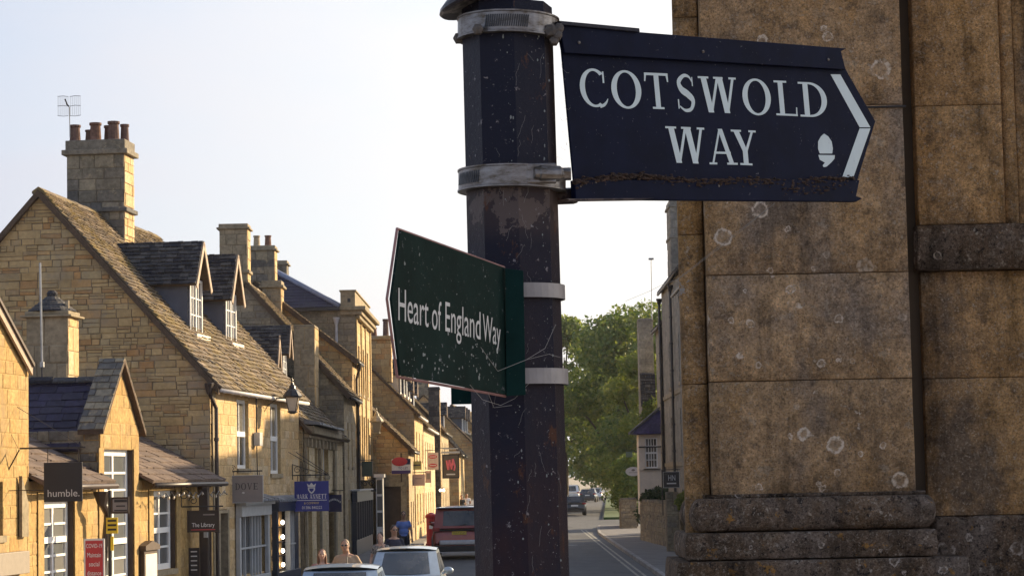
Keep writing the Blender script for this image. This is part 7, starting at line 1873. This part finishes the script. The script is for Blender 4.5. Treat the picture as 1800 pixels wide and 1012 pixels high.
def person(label, loc, rz, h, skin, hairc, top, bottom, J=None, hair='short', build=1.0, dress=False, glasses=False, sleeves=.55, group='people walking on the pavement', voxel=.011, bag=None, shorts=False):
    k = h / 1.75; e = empty('person', label, 'person', loc, rz, group)
    P = dict(pel=(0, 0, .94), ab=(0, -.01, 1.10), ch=(0, 0, 1.28), nk=(0, .01, 1.46), hd=(0, -.015, 1.615),
             sl=(-.172, .01, 1.375), sr=(.172, .01, 1.375), el=(-.25, .03, 1.13), er=(.25, .03, 1.13), wl=(-.26, -.07, .90), wr=(.26, -.05, .90),
             hl=(-.09, 0, .93), hr=(.09, 0, .93), kl=(-.10, -.10, .50), kr=(.10, .06, .50), al=(-.10, -.16, .09), ar=(.10, .24, .13))
    if J: P.update(J)
    P = {a: V3(b) * k for a, b in P.items()}; b_ = build
    bd = MB()
    for nm, r3 in (('pel', (.155, .105, .11)), ('ab', (.145 * b_, .10 * b_, .12)), ('ch', (.165 * b_, .11 * b_, .155))): bd.ellip(P[nm], tuple(x * k for x in r3), 14, 10)
    limb(bd, [P['ch'] + V3((0, 0, .08 * k)), P['nk'], P['hd']], [.085 * k, .056 * k, .055 * k])
    bd.ellip(P['hd'] + V3((0, 0, .012)), (.074 * k, .092 * k, .112 * k), 16, 12); bd.ellip(P['hd'] + V3((0, -.02, -.055)), (.052 * k, .06 * k, .055 * k), 12, 8)
    bd.ellip(P['hd'] + V3((0, -.098, -.012)) * k, (.012, .020, .024), 8, 6)
    for s_ in (-1, 1): bd.ellip(P['hd'] + V3((s_ * .077, .005, .0)) * k, (.010, .020, .030), 8, 6)
    for s_, a, b, c_ in ((-1, 'sl', 'el', 'wl'), (1, 'sr', 'er', 'wr')):
        bd.ellip(P['ch'].lerp(P[a], .6) + V3((0, 0, .01)), (.075, .055, .055), 10, 8); limb(bd, [P['nk'] + V3((0, .01, -.03)), P[a] + V3((-s_ * .02, 0, .01))], [.05, .042])
        limb(bd, [P[a], P[b], P[c_]], [.050 * k * b_, .040 * k * b_, .027 * k]); hand(bd, P[c_], P[c_] - P[b] if not (J and 'hd_' + c_ in (J or {})) else J['hd_' + c_], s_)
    for a, b, c_ in (('hl', 'kl', 'al'), ('hr', 'kr', 'ar')):
        limb(bd, [P[a], P[b], P[c_]], [.092 * k, .062 * k, .040 * k]); bd.ellip(P[c_] + V3((0, -.07, -.045)) * k, (.042, .12, .038), 10, 8)
    body = bake_union(bd, voxel, 'body', skin, e)
    # clothes
    t = MB(); g_ = .010
    for nm, r3 in (('pel', (.150, .105, .10)), ('ab', (.150 * b_, .108 * b_, .13)), ('ch', (.168 * b_, .115 * b_, .15))): t.ellip(P[nm] + V3((0, 0, .03 if nm == 'pel' else 0)), tuple(x * k + g_ for x in r3), 14, 10)
    for s_, a, b in ((-1, 'sl', 'el'), (1, 'sr', 'er')):
        t.ellip(P['ch'].lerp(P[a], .6) + V3((0, 0, .01)), (.075 + g_, .055 + g_, .055 + g_), 10, 8); limb(t, [P['nk'] + V3((0, .015, -.055)), P[a] + V3((-s_ * .02, 0, .01))], [.05, .048])
        q = P[a].lerp(P[b], sleeves); t.tube([P[a], P[a].lerp(q, .5), q], [.052 * k + g_, .050 * k + g_, .052 * k + g_], 10); t.ellip(P[a], ((.050 * k + g_),) * 3, 10, 8)
    if dress: t.tube([P['ab'], P['pel'], P['pel'] * .75 + (P['kl'] + P['kr']) * .125, (P['kl'] + P['kr']) * .5 + V3((0, 0, -.12))], [.15 * k, .175 * k, .21 * k, .25 * k], 18)
    bake_union(t, .013, 'dress' if dress else 'shirt', top, e, 3)
    if not dress:
        t = MB(); t.ellip(P['pel'] + V3((0, 0, -.03)), (.163 * k + .01, .112 * k + .01, .12), 14, 10)
        for a, b, c_ in (('hl', 'kl', 'al'), ('hr', 'kr', 'ar')):
            c2 = P[b].lerp(P[c_], .15 if shorts else .93); limb(t, [P[a], P[b], c2], [.105 * k, .078 * k, .062 * k if not shorts else .085 * k])
        bake_union(t, .013, 'trousers', bottom, e, 3)
    for a in ('al', 'ar'):
        t = MB(); t.ellip(P[a] + V3((0, -.07, -.05)) * k, (.050, .135, .042), 12, 8); t.build('shoe', M['trim'], e, smooth=True)
    hd = P['hd']; t = MB()
    t.ellip(hd + V3((0, .018, .035)) * k, (.083 * k, .095 * k, .098 * k), 16, 12)
    if hair == 'long':
        t.ellip(hd + V3((0, .06, -.06)) * k, (.085 * k, .05 * k, .15 * k), 12, 10)
        for s_ in (-1, 1): t.ellip(hd + V3((s_ * .075, .01, -.10)) * k, (.028 * k, .04 * k, .15 * k), 10, 8)
    if hair == 'bun': t.ellip(hd + V3((0, .08, .10)) * k, (.045, .045, .045), 10, 8); t.ellip(hd + V3((-.06, .03, -.07)) * k, (.03, .03, .11), 8, 8)
    # keep the face clear
    if hair != 'bald':
        ho = t.build('hair', hairc, e, smooth=True); me = ho.data
        for v in me.vertices:
            if v.co.y < hd.y - .045 * k and v.co.z < hd.z + .055 * k: v.co.y = hd.y - .03 * k
    for s_ in (-1, 1):
        t = MB(); t.ellip(hd + V3((s_ * .030, -.084, .018)) * k, (.013, .008, .007), 8, 6); t.build('eye', M['trim'], e)
    t = MB(); t.ellip(hd + V3((0, -.080, -.052)) * k, (.024, .010, .006), 8, 5); t.build('mouth', M['lips'], e)
    if glasses:
        t = MB()
        for s_ in (-1, 1): t.ellip(hd + V3((s_ * .032, -.094, .018)) * k, (.026, .007, .018), 10, 6)
        t.tube([hd + V3((-.078, 0, .022)) * k, hd + V3((-.06, -.085, .022)) * k, hd + V3((.06, -.085, .022)) * k, hd + V3((.078, 0, .022)) * k], .004, 5); t.build('sunglasses', M['carglass'], e)
    return e
M['skin'] = paint('tanned_skin', (.42, .24, .16), .55, 0, .08); M['skin2'] = paint('pale_skin', (.50, .31, .23), .55, 0, .08); M['lips'] = paint('lips', (.30, .10, .09), .5)
M['hair_dark'] = paint('dark_brown_hair', (.025, .015, .010), .6, 0, .3, 40, .5); M['hair_red'] = paint('auburn_hair', (.14, .055, .025), .6, 0, .3, 40, .5)
M['hair_grey'] = paint('cropped_fair_hair', (.20, .14, .09), .6, 0, .3, 40, .5)
M['tee_sand'] = paint('sand_t_shirt', (.36, .25, .16), .85, 0, .1, 12, .2); M['top_pink'] = paint('dusty_pink_top', (.40, .20, .17), .85, 0, .1, 12, .2)
M['tee_navy'] = paint('navy_t_shirt', (.012, .014, .035), .8, 0, .2, 12, .2); M['shirt_blue'] = paint('sky_blue_polo_shirt', (.13, .22, .55), .8, 0, .1, 12, .2); M['trouser'] = paint('dark_trousers', (.012, .014, .028), .8, 0, .2, 12, .2)
m_, nt_, b_ = new_mat('mottled_grey_floral_cloth'); c_ = ramp(nt_, noise(nt_, pos(nt_), 34, 3, .6), [(.40, (.07, .075, .085)), (.5, (.22, .20, .18)), (.62, (.36, .34, .31))]); nt_.links.new(c_, b_.inputs['Base Color']); b_.inputs['Roughness'].default_value = .85; M['floral'] = m_
def at_ground(px, Y, z=0): p = at(px, 900, Y); return (p.x, Y, z)
person('woman with auburn hair in a dusty pink top behind the nearest car', at_ground(565, 44.2), R(6), 1.60, M['skin2'], M['hair_red'], M['top_pink'], M['trouser'], hair='long', build=.86, sleeves=.25)
person('stocky man with cropped hair in a sand coloured T-shirt and glasses', at_ground(608, 44.0), R(-4), 1.80, M['skin'], M['hair_grey'], M['tee_sand'], M['trouser'], hair='short', build=1.18, glasses=True, J=dict(hd=(-.02, -.05, 1.60), el=(-.30, .05, 1.14), er=(.30, .03, 1.14)))
person('dark haired woman in a grey floral dress raising a hand to her face', at_ground(668, 54.5), R(-14), 1.66, M['skin2'], M['hair_dark'], M['floral'], M['trouser'], hair='bun', build=.88, dress=True, sleeves=.6, J=dict(er=(.25, -.13, 1.16), wr=(.10, -.17, 1.44), el=(-.26, .06, 1.12)))
person('man in a navy T-shirt and sunglasses looking to his left', at_ground(692, 55.0), R(20), 1.82, M['skin'], M['hair_dark'], M['tee_navy'], M['trouser'], build=1.04, glasses=True, J=dict(wr=(.29, -.02, .92)))
person('man in a sky blue shirt and dark trousers walking behind the couple', at_ground(709, 77, .0), R(8), 1.84, M['skin'], M['hair_dark'], M['shirt_blue'], M['trouser'], build=1.02, glasses=True)
person('distant person in a pale shirt past the white cars', at_ground(821, 152, .12), R(10), 1.78, M['skin'], M['hair_dark'], M['sign_white'], M['trouser'], voxel=.02, group='people far down the pavement')
person('distant person in black just left of the pale shirted one', at_ground(812, 150, .12), R(-5), 1.70, M['skin'], M['hair_dark'], M['trim'], M['trouser'], voxel=.02, group='people far down the pavement')
# shopping bag carried by the man in blue
p_ = at_ground(722, 76.8); m = MB(); m.box(p_[0] - .12, p_[0] + .12, 76.7, 76.8, .42, .72); m.tube([(p_[0] - .06, 76.75, .72), (p_[0] - .04, 76.75, .86), (p_[0] + .04, 76.75, .86), (p_[0] + .06, 76.75, .72)], .008, 5); tag(m.build('shopping_bag', M['sign_grey'], bevel=.02), 'small grey bag held by the man in the blue shirt', 'bag')

# ------------------------------------------------------------------ HAZE: thin summer air over the whole street
m, nt, b = new_mat('evening_haze'); nt.nodes.remove(b)
v = nt.nodes.new('ShaderNodeVolumePrincipled'); v.inputs['Color'].default_value = (.93, .93, .95, 1); v.inputs['Density'].default_value = .00013; v.inputs['Anisotropy'].default_value = .45
nt.links.new(v.outputs[0], nt.nodes['Material Output'].inputs['Volume'])
mb = MB(); mb.box(-60, 90, -30, 420, -1.7, 26); hz_ = mb.build('haze', m); stuff(hz_)
